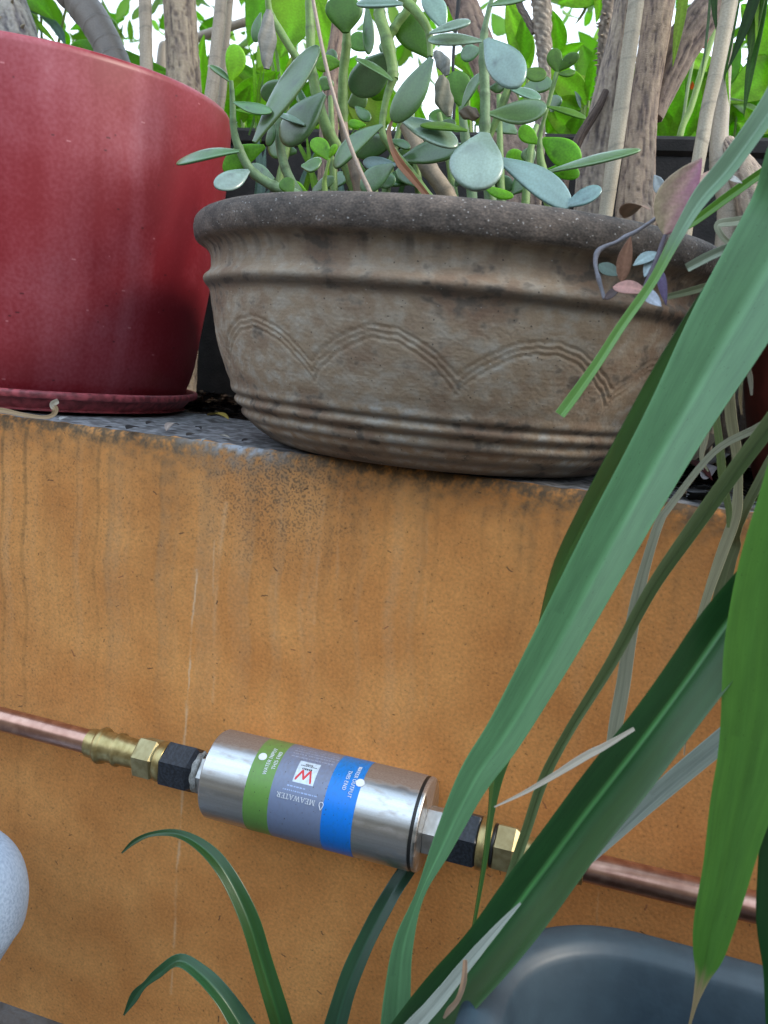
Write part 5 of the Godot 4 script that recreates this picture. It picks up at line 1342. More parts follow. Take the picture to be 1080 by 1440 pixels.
	stalk(p, [V(-594.6, 380, -830), V(-599.9, 454.5, -852.6), V(-612, 529.1, -875.2)], [0.0035, 0.003, 0.0022], Color(0.2, 0.3, 0.07), "stalk", 8)
	garden_leaf(p, V(-591.1, 571.2, -854.2), V(-656.8, 619.3, -834.2), 0.0549, Vector3(0.43, 0.22, 0.88), Color(0.36, 0.65, 0.03), 0.06, "heart")
	stalk(p, [V(-594.6, 380, -830), V(-593.6, 475.6, -842.1), V(-591.1, 571.2, -854.2)], [0.0035, 0.003, 0.0022], Color(0.2, 0.3, 0.07), "stalk", 8)
	garden_leaf(p, V(-620.8, 541.8, -938.6), V(-733.3, 571.3, -918.6), 0.0579, Vector3(0.16, -0.07, 0.99), Color(0.44, 0.69, 0.05), 0.06, "heart")
	stalk(p, [V(-594.6, 380, -830), V(-602.5, 460.9, -884.3), V(-620.8, 541.8, -938.6)], [0.0035, 0.003, 0.0022], Color(0.2, 0.3, 0.07), "stalk", 8)
	garden_leaf(p, V(-625.7, 538.6, -840.2), V(-640.5, 593.3, -820.2), 0.0526, Vector3(0.74, -0.05, 0.67), Color(0.36, 0.65, 0.03), 0.06, "heart")
	stalk(p, [V(-594.6, 380, -830), V(-604, 459.3, -835.1), V(-625.7, 538.6, -840.2)], [0.0035, 0.003, 0.0022], Color(0.2, 0.3, 0.07), "stalk", 8)
	garden_leaf(p, V(-626.3, 534.1, -837.6), V(-667.9, 622.1, -817.6), 0.0665, Vector3(0.66, 0.14, 0.74), Color(0.25, 0.48, 0.03), 0.06, "heart")
	stalk(p, [V(-594.6, 380, -830), V(-604.1, 457.1, -833.8), V(-626.3, 534.1, -837.6)], [0.0035, 0.003, 0.0022], Color(0.2, 0.3, 0.07), "stalk", 8)
	garden_leaf(p, V(-625.9, 499.2, -830.4), V(-655.1, 578, -810.4), 0.0673, Vector3(0.52, -0.02, 0.85), Color(0.44, 0.69, 0.05), 0.06, "heart")
	stalk(p, [V(-594.6, 380, -830), V(-604, 439.6, -830.2), V(-625.9, 499.2, -830.4)], [0.0035, 0.003, 0.0022], Color(0.2, 0.3, 0.07), "stalk", 8)
	p = thing("leafy_shrub", "leafy shrub of bright pointed leaves behind the dry twig", "plant", V(-685.1, 380, -880), "leafy plants growing behind the trough")
	garden_leaf(p, V(-674.2, 522.8, -900.6), V(-610.3, 555.2, -880.6), 0.0679, Vector3(-0.29, -0.03, 0.96), Color(0.25, 0.48, 0.03), 0.06, "lance")
	stalk(p, [V(-685.1, 380, -880), V(-681.8, 451.4, -890.3), V(-674.2, 522.8, -900.6)], [0.0035, 0.003, 0.0022], Color(0.2, 0.3, 0.07), "stalk", 8)
	garden_leaf(p, V(-718.8, 549, -925.7), V(-785.7, 585.7, -905.7), 0.0495, Vector3(0.44, 0.35, 0.83), Color(0.36, 0.65, 0.03), 0.06, "lance")
	stalk(p, [V(-685.1, 380, -880), V(-695.2, 464.5, -902.9), V(-718.8, 549, -925.7)], [0.0035, 0.003, 0.0022], Color(0.2, 0.3, 0.07), "stalk", 8)
	garden_leaf(p, V(-745.7, 581.7, -947.7), V(-701.1, 671.1, -927.7), 0.0492, Vector3(0.28, -0.34, 0.90), Color(0.44, 0.69, 0.05), 0.06, "lance")
	stalk(p, [V(-685.1, 380, -880), V(-703.3, 480.9, -913.8), V(-745.7, 581.7, -947.7)], [0.0035, 0.003, 0.0022], Color(0.2, 0.3, 0.07), "stalk", 8)
	garden_leaf(p, V(-703.4, 562.2, -965), V(-769.1, 584.6, -945), 0.0401, Vector3(0.27, -0.06, 0.96), Color(0.36, 0.65, 0.03), 0.06, "lance")
	stalk(p, [V(-685.1, 380, -880), V(-690.6, 471.1, -922.5), V(-703.4, 562.2, -965)], [0.0035, 0.003, 0.0022], Color(0.2, 0.3, 0.07), "stalk", 8)
	garden_leaf(p, V(-703.4, 515.2, -940.3), V(-736.9, 591.5, -920.3), 0.0495, Vector3(0.79, 0.19, 0.58), Color(0.25, 0.48, 0.03), 0.06, "lance")
	stalk(p, [V(-685.1, 380, -880), V(-690.6, 447.6, -910.2), V(-703.4, 515.2, -940.3)], [0.0035, 0.003, 0.0022], Color(0.2, 0.3, 0.07), "stalk", 8)
	garden_leaf(p, V(-688.3, 525.4, -914.7), V(-754.3, 590.1, -894.7), 0.0603, Vector3(0.49, 0.25, 0.83), Color(0.36, 0.65, 0.03), 0.06, "lance")
	stalk(p, [V(-685.1, 380, -880), V(-686.1, 452.7, -897.4), V(-688.3, 525.4, -914.7)], [0.0035, 0.003, 0.0022], Color(0.2, 0.3, 0.07), "stalk", 8)
	garden_leaf(p, V(-727.1, 521.4, -945.7), V(-786.8, 618.5, -925.7), 0.0517, Vector3(0.59, 0.20, 0.78), Color(0.36, 0.65, 0.03), 0.06, "lance")
	stalk(p, [V(-685.1, 380, -880), V(-697.7, 450.7, -912.8), V(-727.1, 521.4, -945.7)], [0.0035, 0.003, 0.0022], Color(0.2, 0.3, 0.07), "stalk", 8)
	p = thing("leafy_shrub", "young glossy plant of bright pointed leaves behind the bluish jade stem", "plant", V(-401.8, 380, -930), "leafy plants growing behind the trough")
	garden_leaf(p, V(-398.8, 574.3, -1024), V(-292.2, 618.6, -1004), 0.0411, Vector3(-0.20, 0.03, 0.98), Color(0.44, 0.69, 0.05), 0.06, "lance")
	stalk(p, [V(-401.8, 380, -930), V(-400.9, 477.1, -977), V(-398.8, 574.3, -1024)], [0.0035, 0.003, 0.0022], Color(0.2, 0.3, 0.07), "stalk", 8)
	garden_leaf(p, V(-429.2, 597.6, -954.6), V(-493.6, 649.1, -934.6), 0.0539, Vector3(0.47, 0.26, 0.84), Color(0.44, 0.69, 0.05), 0.06, "lance")
	stalk(p, [V(-401.8, 380, -930), V(-410, 488.8, -942.3), V(-429.2, 597.6, -954.6)], [0.0035, 0.003, 0.0022], Color(0.2, 0.3, 0.07), "stalk", 8)
	garden_leaf(p, V(-430, 569.4, -1003), V(-342.8, 609.6, -982.6), 0.0417, Vector3(-0.14, -0.17, 0.97), Color(0.42, 0.55, 0.06), 0.06, "lance")
	stalk(p, [V(-401.8, 380, -930), V(-410.3, 474.7, -966.3), V(-430, 569.4, -1003)], [0.0035, 0.003, 0.0022], Color(0.2, 0.3, 0.07), "stalk", 8)
	garden_leaf(p, V(-429.5, 569.9, -989.8), V(-437.3, 653.9, -969.8), 0.0440, Vector3(0.40, -0.18, 0.90), Color(0.36, 0.65, 0.03), 0.06, "lance")
	stalk(p, [V(-401.8, 380, -930), V(-410.1, 475, -959.9), V(-429.5, 569.9, -989.8)], [0.0035, 0.003, 0.0022], Color(0.2, 0.3, 0.07), "stalk", 8)
	garden_leaf(p, V(-412.8, 631.8, -1026), V(-347.4, 698.3, -1006), 0.0560, Vector3(-0.37, 0.09, 0.93), Color(0.44, 0.69, 0.05), 0.06, "lance")
	stalk(p, [V(-401.8, 380, -930), V(-405.1, 505.9, -978.3), V(-412.8, 631.8, -1026)], [0.0035, 0.003, 0.0022], Color(0.2, 0.3, 0.07), "stalk", 8)
	garden_leaf(p, V(-426.3, 564.2, -1020), V(-348.6, 607.4, -999.7), 0.0442, Vector3(-0.34, 0.18, 0.92), Color(0.25, 0.48, 0.03), 0.06, "lance")
	stalk(p, [V(-401.8, 380, -930), V(-409.1, 472.1, -974.8), V(-426.3, 564.2, -1020)], [0.0035, 0.003, 0.0022], Color(0.2, 0.3, 0.07), "stalk", 8)
	garden_leaf(p, V(-437.1, 601, -976.6), V(-415.1, 696.3, -956.6), 0.0395, Vector3(-0.29, -0.13, 0.95), Color(0.36, 0.65, 0.03), 0.06, "lance")
	stalk(p, [V(-401.8, 380, -930), V(-412.4, 490.5, -953.3), V(-437.1, 601, -976.6)], [0.0035, 0.003, 0.0022], Color(0.2, 0.3, 0.07), "stalk", 8)
	p = thing("broad_leaved_plant", "broad plant of bright heart-shaped leaves between the knobbly trunk and the split trunk", "plant", V(-208.1, 380, -780), "leafy plants growing behind the trough")
	garden_leaf(p, V(-211.8, 549.9, -802.9), V(-115.4, 576.1, -782.9), 0.0600, Vector3(-0.13, -0.26, 0.96), Color(0.25, 0.48, 0.03), 0.06, "heart")
	stalk(p, [V(-208.1, 380, -780), V(-209.2, 465, -791.5), V(-211.8, 549.9, -802.9)], [0.0035, 0.003, 0.0022], Color(0.2, 0.3, 0.07), "stalk", 8)
	garden_leaf(p, V(-232.2, 508.3, -852.9), V(-250.1, 590, -832.9), 0.0532, Vector3(0.49, -0.10, 0.86), Color(0.36, 0.65, 0.03), 0.06, "heart")
	stalk(p, [V(-208.1, 380, -780), V(-215.4, 444.2, -816.4), V(-232.2, 508.3, -852.9)], [0.0035, 0.003, 0.0022], Color(0.2, 0.3, 0.07), "stalk", 8)
	garden_leaf(p, V(-209, 560.7, -876.6), V(-240.3, 606, -856.6), 0.0809, Vector3(0.59, 0.06, 0.80), Color(0.42, 0.55, 0.06), 0.06, "heart")
	stalk(p, [V(-208.1, 380, -780), V(-208.4, 470.4, -828.3), V(-209, 560.7, -876.6)], [0.0035, 0.003, 0.0022], Color(0.2, 0.3, 0.07), "stalk", 8)
	garden_leaf(p, V(-189.5, 499.8, -822.9), V(-230.5, 537.4, -802.9), 0.0622, Vector3(0.28, -0.19, 0.94), Color(0.42, 0.55, 0.06), 0.06, "heart")
	stalk(p, [V(-208.1, 380, -780), V(-202.5, 439.9, -801.4), V(-189.5, 499.8, -822.9)], [0.0035, 0.003, 0.0022], Color(0.2, 0.3, 0.07), "stalk", 8)
	garden_leaf(p, V(-238.2, 552.4, -887.2), V(-326.4, 598.7, -867.2), 0.0526, Vector3(0.15, -0.14, 0.98), Color(0.44, 0.69, 0.05), 0.06, "heart")
	stalk(p, [V(-208.1, 380, -780), V(-217.2, 466.2, -833.6), V(-238.2, 552.4, -887.2)], [0.0035, 0.003, 0.0022], Color(0.2, 0.3, 0.07), "stalk", 8)
	garden_leaf(p, V(-247.6, 564.6, -869.9), V(-330.3, 596.5, -849.9), 0.0557, Vector3(0.34, 0.33, 0.88), Color(0.44, 0.69, 0.05), 0.06, "heart")
	stalk(p, [V(-208.1, 380, -780), V(-220, 472.3, -825), V(-247.6, 564.6, -869.9)], [0.0035, 0.003, 0.0022], Color(0.2, 0.3, 0.07), "stalk", 8)
	garden_leaf(p, V(-234.7, 495.2, -815.4), V(-229.2, 577.8, -795.4), 0.0673, Vector3(-0.25, -0.21, 0.95), Color(0.44, 0.69, 0.05), 0.06, "heart")
	stalk(p, [V(-208.1, 380, -780), V(-216.1, 437.6, -797.7), V(-234.7, 495.2, -815.4)], [0.0035, 0.003, 0.0022], Color(0.2, 0.3, 0.07), "stalk", 8)
	p = thing("leafy_shrub", "leafy shrub of bright pointed leaves just left of the split trunk", "plant", V(-167.2, 380, -830), "leafy plants growing behind the trough")
	garden_leaf(p, V(-188.4, 540, -845.9), V(-273.9, 584, -825.9), 0.0335, Vector3(0.14, -0.17, 0.98), Color(0.42, 0.55, 0.06), 0.06, "lance")
	stalk(p, [V(-167.2, 380, -830), V(-173.5, 460, -838), V(-188.4, 540, -845.9)], [0.0035, 0.003, 0.0022], Color(0.2, 0.3, 0.07), "stalk", 8)
	garden_leaf(p, V(-190.2, 549.9, -910.1), V(-273.2, 607.9, -890.1), 0.0419, Vector3(0.40, 0.27, 0.87), Color(0.25, 0.48, 0.03), 0.06, "lance")
	stalk(p, [V(-167.2, 380, -830), V(-174.1, 465, -870.1), V(-190.2, 549.9, -910.1)], [0.0035, 0.003, 0.0022], Color(0.2, 0.3, 0.07), "stalk", 8)
	garden_leaf(p, V(-201.2, 594.7, -948), V(-226.7, 679.3, -928), 0.0519, Vector3(0.33, -0.12, 0.94), Color(0.25, 0.48, 0.03), 0.06, "lance")
	stalk(p, [V(-167.2, 380, -830), V(-177.4, 487.3, -889), V(-201.2, 594.7, -948)], [0.0035, 0.003, 0.0022], Color(0.2, 0.3, 0.07), "stalk", 8)
	garden_leaf(p, V(-183, 551.9, -930), V(-120, 601.1, -910), 0.0446, Vector3(-0.31, 0.01, 0.95), Color(0.44, 0.69, 0.05), 0.06, "lance")
	stalk(p, [V(-167.2, 380, -830), V(-171.9, 465.9, -880), V(-183, 551.9, -930)], [0.0035, 0.003, 0.0022], Color(0.2, 0.3, 0.07), "stalk", 8)
	garden_leaf(p, V(-159.8, 536.3, -898.2), V(-139.2, 606.7, -878.2), 0.0529, Vector3(-0.26, -0.19, 0.95), Color(0.36, 0.65, 0.03), 0.06, "lance")
	stalk(p, [V(-167.2, 380, -830), V(-165, 458.1, -864.1), V(-159.8, 536.3, -898.2)], [0.0035, 0.003, 0.0022], Color(0.2, 0.3, 0.07), "stalk", 8)
	garden_leaf(p, V(-181.6, 522.2, -890.8), V(-192.3, 595.8, -870.8), 0.0387, Vector3(0.13, -0.24, 0.96), Color(0.44, 0.69, 0.05), 0.06, "lance")
	stalk(p, [V(-167.2, 380, -830), V(-171.5, 451.1, -860.4), V(-181.6, 522.2, -890.8)], [0.0035, 0.003, 0.0022], Color(0.2, 0.3, 0.07), "stalk", 8)
	garden_leaf(p, V(-188.6, 540.2, -883.9), V(-299, 573.6, -863.9), 0.0510, Vector3(0.10, -0.24, 0.96), Color(0.36, 0.65, 0.03), 0.06, "lance")
	stalk(p, [V(-167.2, 380, -830), V(-173.6, 460.1, -856.9), V(-188.6, 540.2, -883.9)], [0.0035, 0.003, 0.0022], Color(0.2, 0.3, 0.07), "stalk", 8)
	p = thing("leafy_shrub", "young glossy plant of bright pointed leaves behind the stout brown trunk", "plant", V(-94.4, 380, -880), "leafy plants growing behind the trough")
	garden_leaf(p, V(-86.5, 606.6, -999.9), V(-24.3, 657.4, -979.9), 0.0440, Vector3(-0.40, 0.13, 0.91), Color(0.44, 0.69, 0.05), 0.06, "lance")
	stalk(p, [V(-94.4, 380, -880), V(-92, 493.3, -939.9), V(-86.5, 606.6, -999.9)], [0.0035, 0.003, 0.0022], Color(0.2, 0.3, 0.07), "stalk", 8)
	garden_leaf(p, V(-126.9, 561.8, -892.3), V(-96.4, 650.4, -872.3), 0.0385, Vector3(-0.52, -0.02, 0.86), Color(0.42, 0.55, 0.06), 0.06, "lance")
	stalk(p, [V(-94.4, 380, -880), V(-104.1, 470.9, -886.1), V(-126.9, 561.8, -892.3)], [0.0035, 0.003, 0.0022], Color(0.2, 0.3, 0.07), "stalk", 8)
	garden_leaf(p, V(-87, 575, -925), V(-102.9, 652.5, -905), 0.0472, Vector3(0.53, -0.11, 0.84), Color(0.44, 0.69, 0.05), 0.06, "lance")
	stalk(p, [V(-94.4, 380, -880), V(-92.2, 477.5, -902.5), V(-87, 575, -925)], [0.0035, 0.003, 0.0022], Color(0.2, 0.3, 0.07), "stalk", 8)
	garden_leaf(p, V(-95.1, 542.2, -995.1), V(-183, 595.5, -975.1), 0.0434, Vector3(0.18, -0.07, 0.98), Color(0.36, 0.65, 0.03), 0.06, "lance")
	stalk(p, [V(-94.4, 380, -880), V(-94.6, 461.1, -937.6), V(-95.1, 542.2, -995.1)], [0.0035, 0.003, 0.0022], Color(0.2, 0.3, 0.07), "stalk", 8)
	garden_leaf(p, V(-105.8, 574.8, -974), V(-118, 634.9, -954), 0.0285, Vector3(0.25, -0.26, 0.93), Color(0.36, 0.65, 0.03), 0.06, "lance")
	stalk(p, [V(-94.4, 380, -880), V(-97.8, 477.4, -927), V(-105.8, 574.8, -974)], [0.0035, 0.003, 0.0022], Color(0.2, 0.3, 0.07), "stalk", 8)
	garden_leaf(p, V(-93.5, 579.3, -958.8), V(-164.3, 655.3, -938.8), 0.0370, Vector3(0.44, 0.18, 0.88), Color(0.44, 0.69, 0.05), 0.06, "lance")
	stalk(p, [V(-94.4, 380, -880), V(-94.1, 479.6, -919.4), V(-93.5, 579.3, -958.8)], [0.0035, 0.003, 0.0022], Color(0.2, 0.3, 0.07), "stalk", 8)
	garden_leaf(p, V(-132.1, 603.4, -952.1), V(-149.6, 659.7, -932.1), 0.0426, Vector3(0.15, -0.29, 0.95), Color(0.42, 0.55, 0.06), 0.06, "lance")
	stalk(p, [V(-94.4, 380, -880), V(-105.7, 491.7, -916), V(-132.1, 603.4, -952.1)], [0.0035, 0.003, 0.0022], Color(0.2, 0.3, 0.07), "stalk", 8)
	p = thing("broad_leaved_plant", "broad plant of bright heart-shaped leaves under the dark leaning branch", "plant", V(-43, 380, -930), "leafy plants growing behind the trough")
	garden_leaf(p, V(-53.5, 578.8, -990.5), V(-90.6, 654.5, -970.5), 0.0639, Vector3(0.13, -0.19, 0.97), Color(0.36, 0.65, 0.03), 0.06, "heart")
	stalk(p, [V(-43, 380, -930), V(-46.1, 479.4, -960.3), V(-53.5, 578.8, -990.5)], [0.0035, 0.003, 0.0022], Color(0.2, 0.3, 0.07), "stalk", 8)
	garden_leaf(p, V(-79.8, 600.2, -1045), V(-56.4, 663.5, -1025), 0.0510, Vector3(-0.24, -0.21, 0.95), Color(0.36, 0.65, 0.03), 0.06, "heart")
	stalk(p, [V(-43, 380, -930), V(-54, 490.1, -987.4), V(-79.8, 600.2, -1045)], [0.0035, 0.003, 0.0022], Color(0.2, 0.3, 0.07), "stalk", 8)
	garden_leaf(p, V(-78.5, 583.8, -1018), V(-26.7, 629.4, -998.5), 0.0449, Vector3(-0.06, -0.35, 0.94), Color(0.36, 0.65, 0.03), 0.06, "heart")
	stalk(p, [V(-43, 380, -930), V(-53.6, 481.9, -974.3), V(-78.5, 583.8, -1018)], [0.0035, 0.003, 0.0022], Color(0.2, 0.3, 0.07), "stalk", 8)
	garden_leaf(p, V(-48.2, 584.3, -958.1), V(-151.1, 611.2, -938.1), 0.0630, Vector3(0.25, 0.28, 0.93), Color(0.44, 0.69, 0.05), 0.06, "heart")
	stalk(p, [V(-43, 380, -930), V(-44.5, 482.1, -944.1), V(-48.2, 584.3, -958.1)], [0.0035, 0.003, 0.0022], Color(0.2, 0.3, 0.07), "stalk", 8)
	garden_leaf(p, V(-38.1, 623.9, -1028), V(-9.4, 693.5, -1008), 0.0619, Vector3(-0.54, -0.02, 0.84), Color(0.42, 0.55, 0.06), 0.06, "heart")
	stalk(p, [V(-43, 380, -930), V(-41.5, 502, -979.2), V(-38.1, 623.9, -1028)], [0.0035, 0.003, 0.0022], Color(0.2, 0.3, 0.07), "stalk", 8)
	garden_leaf(p, V(-51.7, 554.4, -1015), V(-58.9, 611.1, -994.6), 0.0735, Vector3(0.55, -0.22, 0.81), Color(0.42, 0.55, 0.06), 0.06, "heart")
	stalk(p, [V(-43, 380, -930), V(-45.6, 467.2, -972.3), V(-51.7, 554.4, -1015)], [0.0035, 0.003, 0.0022], Color(0.2, 0.3, 0.07), "stalk", 8)
	garden_leaf(p, V(-26.3, 562, -937.7), V(-104, 588.5, -917.7), 0.0784, Vector3(0.34, 0.34, 0.88), Color(0.44, 0.69, 0.05), 0.06, "heart")
	stalk(p, [V(-43, 380, -930), V(-38, 471, -933.9), V(-26.3, 562, -937.7)], [0.0035, 0.003, 0.0022], Color(0.2, 0.3, 0.07), "stalk", 8)
	p = thing("leafy_shrub", "leafy shrub of bright pointed leaves behind the ringed cane", "plant", V(14.7, 380, -780), "leafy plants growing behind the trough")
	garden_leaf(p, V(5.8, 548.3, -813.2), V(-48.5, 595.6, -793.2), 0.0446, Vector3(0.18, -0.20, 0.96), Color(0.25, 0.48, 0.03), 0.06, "lance")
	stalk(p, [V(14.7, 380, -780), V(12, 464.1, -796.6), V(5.8, 548.3, -813.2)], [0.0035, 0.003, 0.0022], Color(0.2, 0.3, 0.07), "stalk", 8)
	garden_leaf(p, V(-18.7, 580.3, -898.9), V(15, 649.7, -878.9), 0.0357, Vector3(-0.06, -0.25, 0.97), Color(0.42, 0.55, 0.06), 0.06, "lance")
	stalk(p, [V(14.7, 380, -780), V(4.7, 480.1, -839.5), V(-18.7, 580.3, -898.9)], [0.0035, 0.003, 0.0022], Color(0.2, 0.3, 0.07), "stalk", 8)
	garden_leaf(p, V(23.9, 573, -821.5), V(-56.2, 624.5, -801.5), 0.0429, Vector3(0.36, 0.21, 0.91), Color(0.44, 0.69, 0.05), 0.06, "lance")
	stalk(p, [V(14.7, 380, -780), V(17.4, 476.5, -800.8), V(23.9, 573, -821.5)], [0.0035, 0.003, 0.0022], Color(0.2, 0.3, 0.07), "stalk", 8)
	garden_leaf(p, V(4.4, 557.7, -796.4), V(34.5, 632.2, -776.4), 0.0596, Vector3(-0.58, 0.02, 0.81), Color(0.25, 0.48, 0.03), 0.06, "lance")
	stalk(p, [V(14.7, 380, -780), V(11.6, 468.8, -788.2), V(4.4, 557.7, -796.4)], [0.0035, 0.003, 0.0022], Color(0.2, 0.3, 0.07), "stalk", 8)
	garden_leaf(p, V(-3, 507.1, -831.1), V(-9.5, 569, -811.1), 0.0536, Vector3(0.38, -0.25, 0.89), Color(0.36, 0.65, 0.03), 0.06, "lance")
	stalk(p, [V(14.7, 380, -780), V(9.4, 443.6, -805.5), V(-3, 507.1, -831.1)], [0.0035, 0.003, 0.0022], Color(0.2, 0.3, 0.07), "stalk", 8)
	garden_leaf(p, V(12.9, 590.5, -899.1), V(-20.2, 638.9, -879.1), 0.0478, Vector3(0.08, -0.33, 0.94), Color(0.44, 0.69, 0.05), 0.06, "lance")
	stalk(p, [V(14.7, 380, -780), V(14.1, 485.2, -839.6), V(12.9, 590.5, -899.1)], [0.0035, 0.003, 0.0022], Color(0.2, 0.3, 0.07), "stalk", 8)
	garden_leaf(p, V(-5.7, 508.2, -794.2), V(3.4, 588.5, -774.2), 0.0498, Vector3(-0.27, -0.20, 0.94), Color(0.44, 0.69, 0.05), 0.06, "lance")
	stalk(p, [V(14.7, 380, -780), V(8.6, 444.1, -787.1), V(-5.7, 508.2, -794.2)], [0.0035, 0.003, 0.0022], Color(0.2, 0.3, 0.07), "stalk", 8)
	p = thing("leafy_shrub", "young glossy plant of bright pointed leaves at the right edge above the second trough", "plant", V(85.6, 380, -830), "leafy plants growing behind the trough")
	garden_leaf(p, V(73.1, 590.9, -915.9), V(92.8, 652.6, -895.9), 0.0357, Vector3(-0.36, -0.18, 0.91), Color(0.25, 0.48, 0.03), 0.06, "lance")
	stalk(p, [V(85.6, 380, -830), V(81.9, 485.4, -873), V(73.1, 590.9, -915.9)], [0.0035, 0.003, 0.0022], Color(0.2, 0.3, 0.07), "stalk", 8)
	garden_leaf(p, V(93.5, 583.4, -874.7), V(38.1, 595.8, -854.7), 0.0392, Vector3(0.36, 0.10, 0.93), Color(0.44, 0.69, 0.05), 0.06, "lance")
	stalk(p, [V(85.6, 380, -830), V(88, 481.7, -852.4), V(93.5, 583.4, -874.7)], [0.0035, 0.003, 0.0022], Color(0.2, 0.3, 0.07), "stalk", 8)
	garden_leaf(p, V(77.4, 546, -833.4), V(84.1, 593.8, -813.4), 0.0392, Vector3(-0.25, -0.34, 0.91), Color(0.25, 0.48, 0.03), 0.06, "lance")
	stalk(p, [V(85.6, 380, -830), V(83.2, 463, -831.7), V(77.4, 546, -833.4)], [0.0035, 0.003, 0.0022], Color(0.2, 0.3, 0.07), "stalk", 8)
	garden_leaf(p, V(63, 576.2, -849), V(-5.6, 600.5, -829), 0.0432, Vector3(0.35, 0.25, 0.90), Color(0.25, 0.48, 0.03), 0.06, "lance")
	stalk(p, [V(85.6, 380, -830), V(78.8, 478.1, -839.5), V(63, 576.2, -849)], [0.0035, 0.003, 0.0022], Color(0.2, 0.3, 0.07), "stalk", 8)
	garden_leaf(p, V(78.3, 581.5, -900.1), V(95.2, 668.1, -880.1), 0.0414, Vector3(-0.35, -0.14, 0.92), Color(0.44, 0.69, 0.05), 0.06, "lance")
	stalk(p, [V(85.6, 380, -830), V(83.4, 480.7, -865.1), V(78.3, 581.5, -900.1)], [0.0035, 0.003, 0.0022], Color(0.2, 0.3, 0.07), "stalk", 8)
	garden_leaf(p, V(65.4, 575.7, -878.1), V(144.8, 601.9, -858.1), 0.0280, Vector3(-0.30, 0.19, 0.94), Color(0.42, 0.55, 0.06), 0.06, "lance")
	stalk(p, [V(85.6, 380, -830), V(79.6, 477.9, -854.1), V(65.4, 575.7, -878.1)], [0.0035, 0.003, 0.0022], Color(0.2, 0.3, 0.07), "stalk", 8)
	garden_leaf(p, V(81.5, 563.5, -926.9), V(117.1, 602.7, -906.9), 0.0324, Vector3(-0.56, 0.09, 0.82), Color(0.25, 0.48, 0.03), 0.06, "lance")
	stalk(p, [V(85.6, 380, -830), V(84.4, 471.8, -878.5), V(81.5, 563.5, -926.9)], [0.0035, 0.003, 0.0022], Color(0.2, 0.3, 0.07), "stalk", 8)
	p = thing("broad_leaved_plant", "broad plant of bright heart-shaped leaves behind the bent root", "plant", V(55, 380, -880), "leafy plants growing behind the trough")
	garden_leaf(p, V(34.5, 544.5, -901.9), V(-17.9, 608.1, -881.9), 0.0515, Vector3(0.07, -0.24, 0.97), Color(0.25, 0.48, 0.03), 0.06, "heart")
	stalk(p, [V(55, 380, -880), V(48.8, 462.3, -891), V(34.5, 544.5, -901.9)], [0.0035, 0.003, 0.0022], Color(0.2, 0.3, 0.07), "stalk", 8)
	garden_leaf(p, V(29.9, 608.1, -994.7), V(88, 642.9, -974.7), 0.0642, Vector3(-0.36, 0.06, 0.93), Color(0.25, 0.48, 0.03), 0.06, "heart")
	stalk(p, [V(55, 380, -880), V(47.5, 494.1, -937.3), V(29.9, 608.1, -994.7)], [0.0035, 0.003, 0.0022], Color(0.2, 0.3, 0.07), "stalk", 8)
	garden_leaf(p, V(31.1, 547.1, -937.2), V(98.2, 610.3, -917.2), 0.0549, Vector3(-0.17, -0.13, 0.98), Color(0.36, 0.65, 0.03), 0.06, "heart")
	stalk(p, [V(55, 380, -880), V(47.8, 463.6, -908.6), V(31.1, 547.1, -937.2)], [0.0035, 0.003, 0.0022], Color(0.2, 0.3, 0.07), "stalk", 8)
	garden_leaf(p, V(32.4, 523.2, -902.1), V(71.9, 555.1, -882.1), 0.0550, Vector3(-0.40, -0.07, 0.91), Color(0.36, 0.65, 0.03), 0.06, "heart")
	stalk(p, [V(55, 380, -880), V(48.2, 451.6, -891.1), V(32.4, 523.2, -902.1)], [0.0035, 0.003, 0.0022], Color(0.2, 0.3, 0.07), "stalk", 8)
	garden_leaf(p, V(47.7, 567.8, -916.6), V(75.5, 626.9, -896.6), 0.0609, Vector3(-0.06, -0.29, 0.95), Color(0.44, 0.69, 0.05), 0.06, "heart")
	stalk(p, [V(55, 380, -880), V(52.8, 473.9, -898.3), V(47.7, 567.8, -916.6)], [0.0035, 0.003, 0.0022], Color(0.2, 0.3, 0.07), "stalk", 8)
	garden_leaf(p, V(50, 555.1, -892.6), V(-9.6, 572.5, -872.6), 0.0605, Vector3(0.27, -0.18, 0.95), Color(0.36, 0.65, 0.03), 0.06, "heart")
	stalk(p, [V(55, 380, -880), V(53.5, 467.5, -886.3), V(50, 555.1, -892.6)], [0.0035, 0.003, 0.0022], Color(0.2, 0.3, 0.07), "stalk", 8)
	garden_leaf(p, V(69.4, 561.2, -933.8), V(44, 642.2, -913.8), 0.0460, Vector3(0.19, -0.18, 0.97), Color(0.44, 0.69, 0.05), 0.06, "heart")
	stalk(p, [V(55, 380, -880), V(59.3, 470.6, -906.9), V(69.4, 561.2, -933.8)], [0.0035, 0.003, 0.0022], Color(0.2, 0.3, 0.07), "stalk", 8)
	p = thing("leafy_shrub", "leafy shrub of bright pointed leaves between the red pot and the jade plant", "plant", V(-899.4, 380, -930), "leafy plants growing behind the trough")
	garden_leaf(p, V(-955.9, 576.5, -1006), V(-894.7, 661.5, -986.1), 0.0629, Vector3(0.07, -0.28, 0.96), Color(0.42, 0.55, 0.06), 0.06, "lance")
	stalk(p, [V(-899.4, 380, -930), V(-916.3, 478.3, -968), V(-955.9, 576.5, -1006)], [0.0035, 0.003, 0.0022], Color(0.2, 0.3, 0.07), "stalk", 8)
	garden_leaf(p, V(-933.8, 609.2, -1030), V(-877.2, 672.4, -1010), 0.0485, Vector3(-0.06, -0.25, 0.97), Color(0.42, 0.55, 0.06), 0.06, "lance")
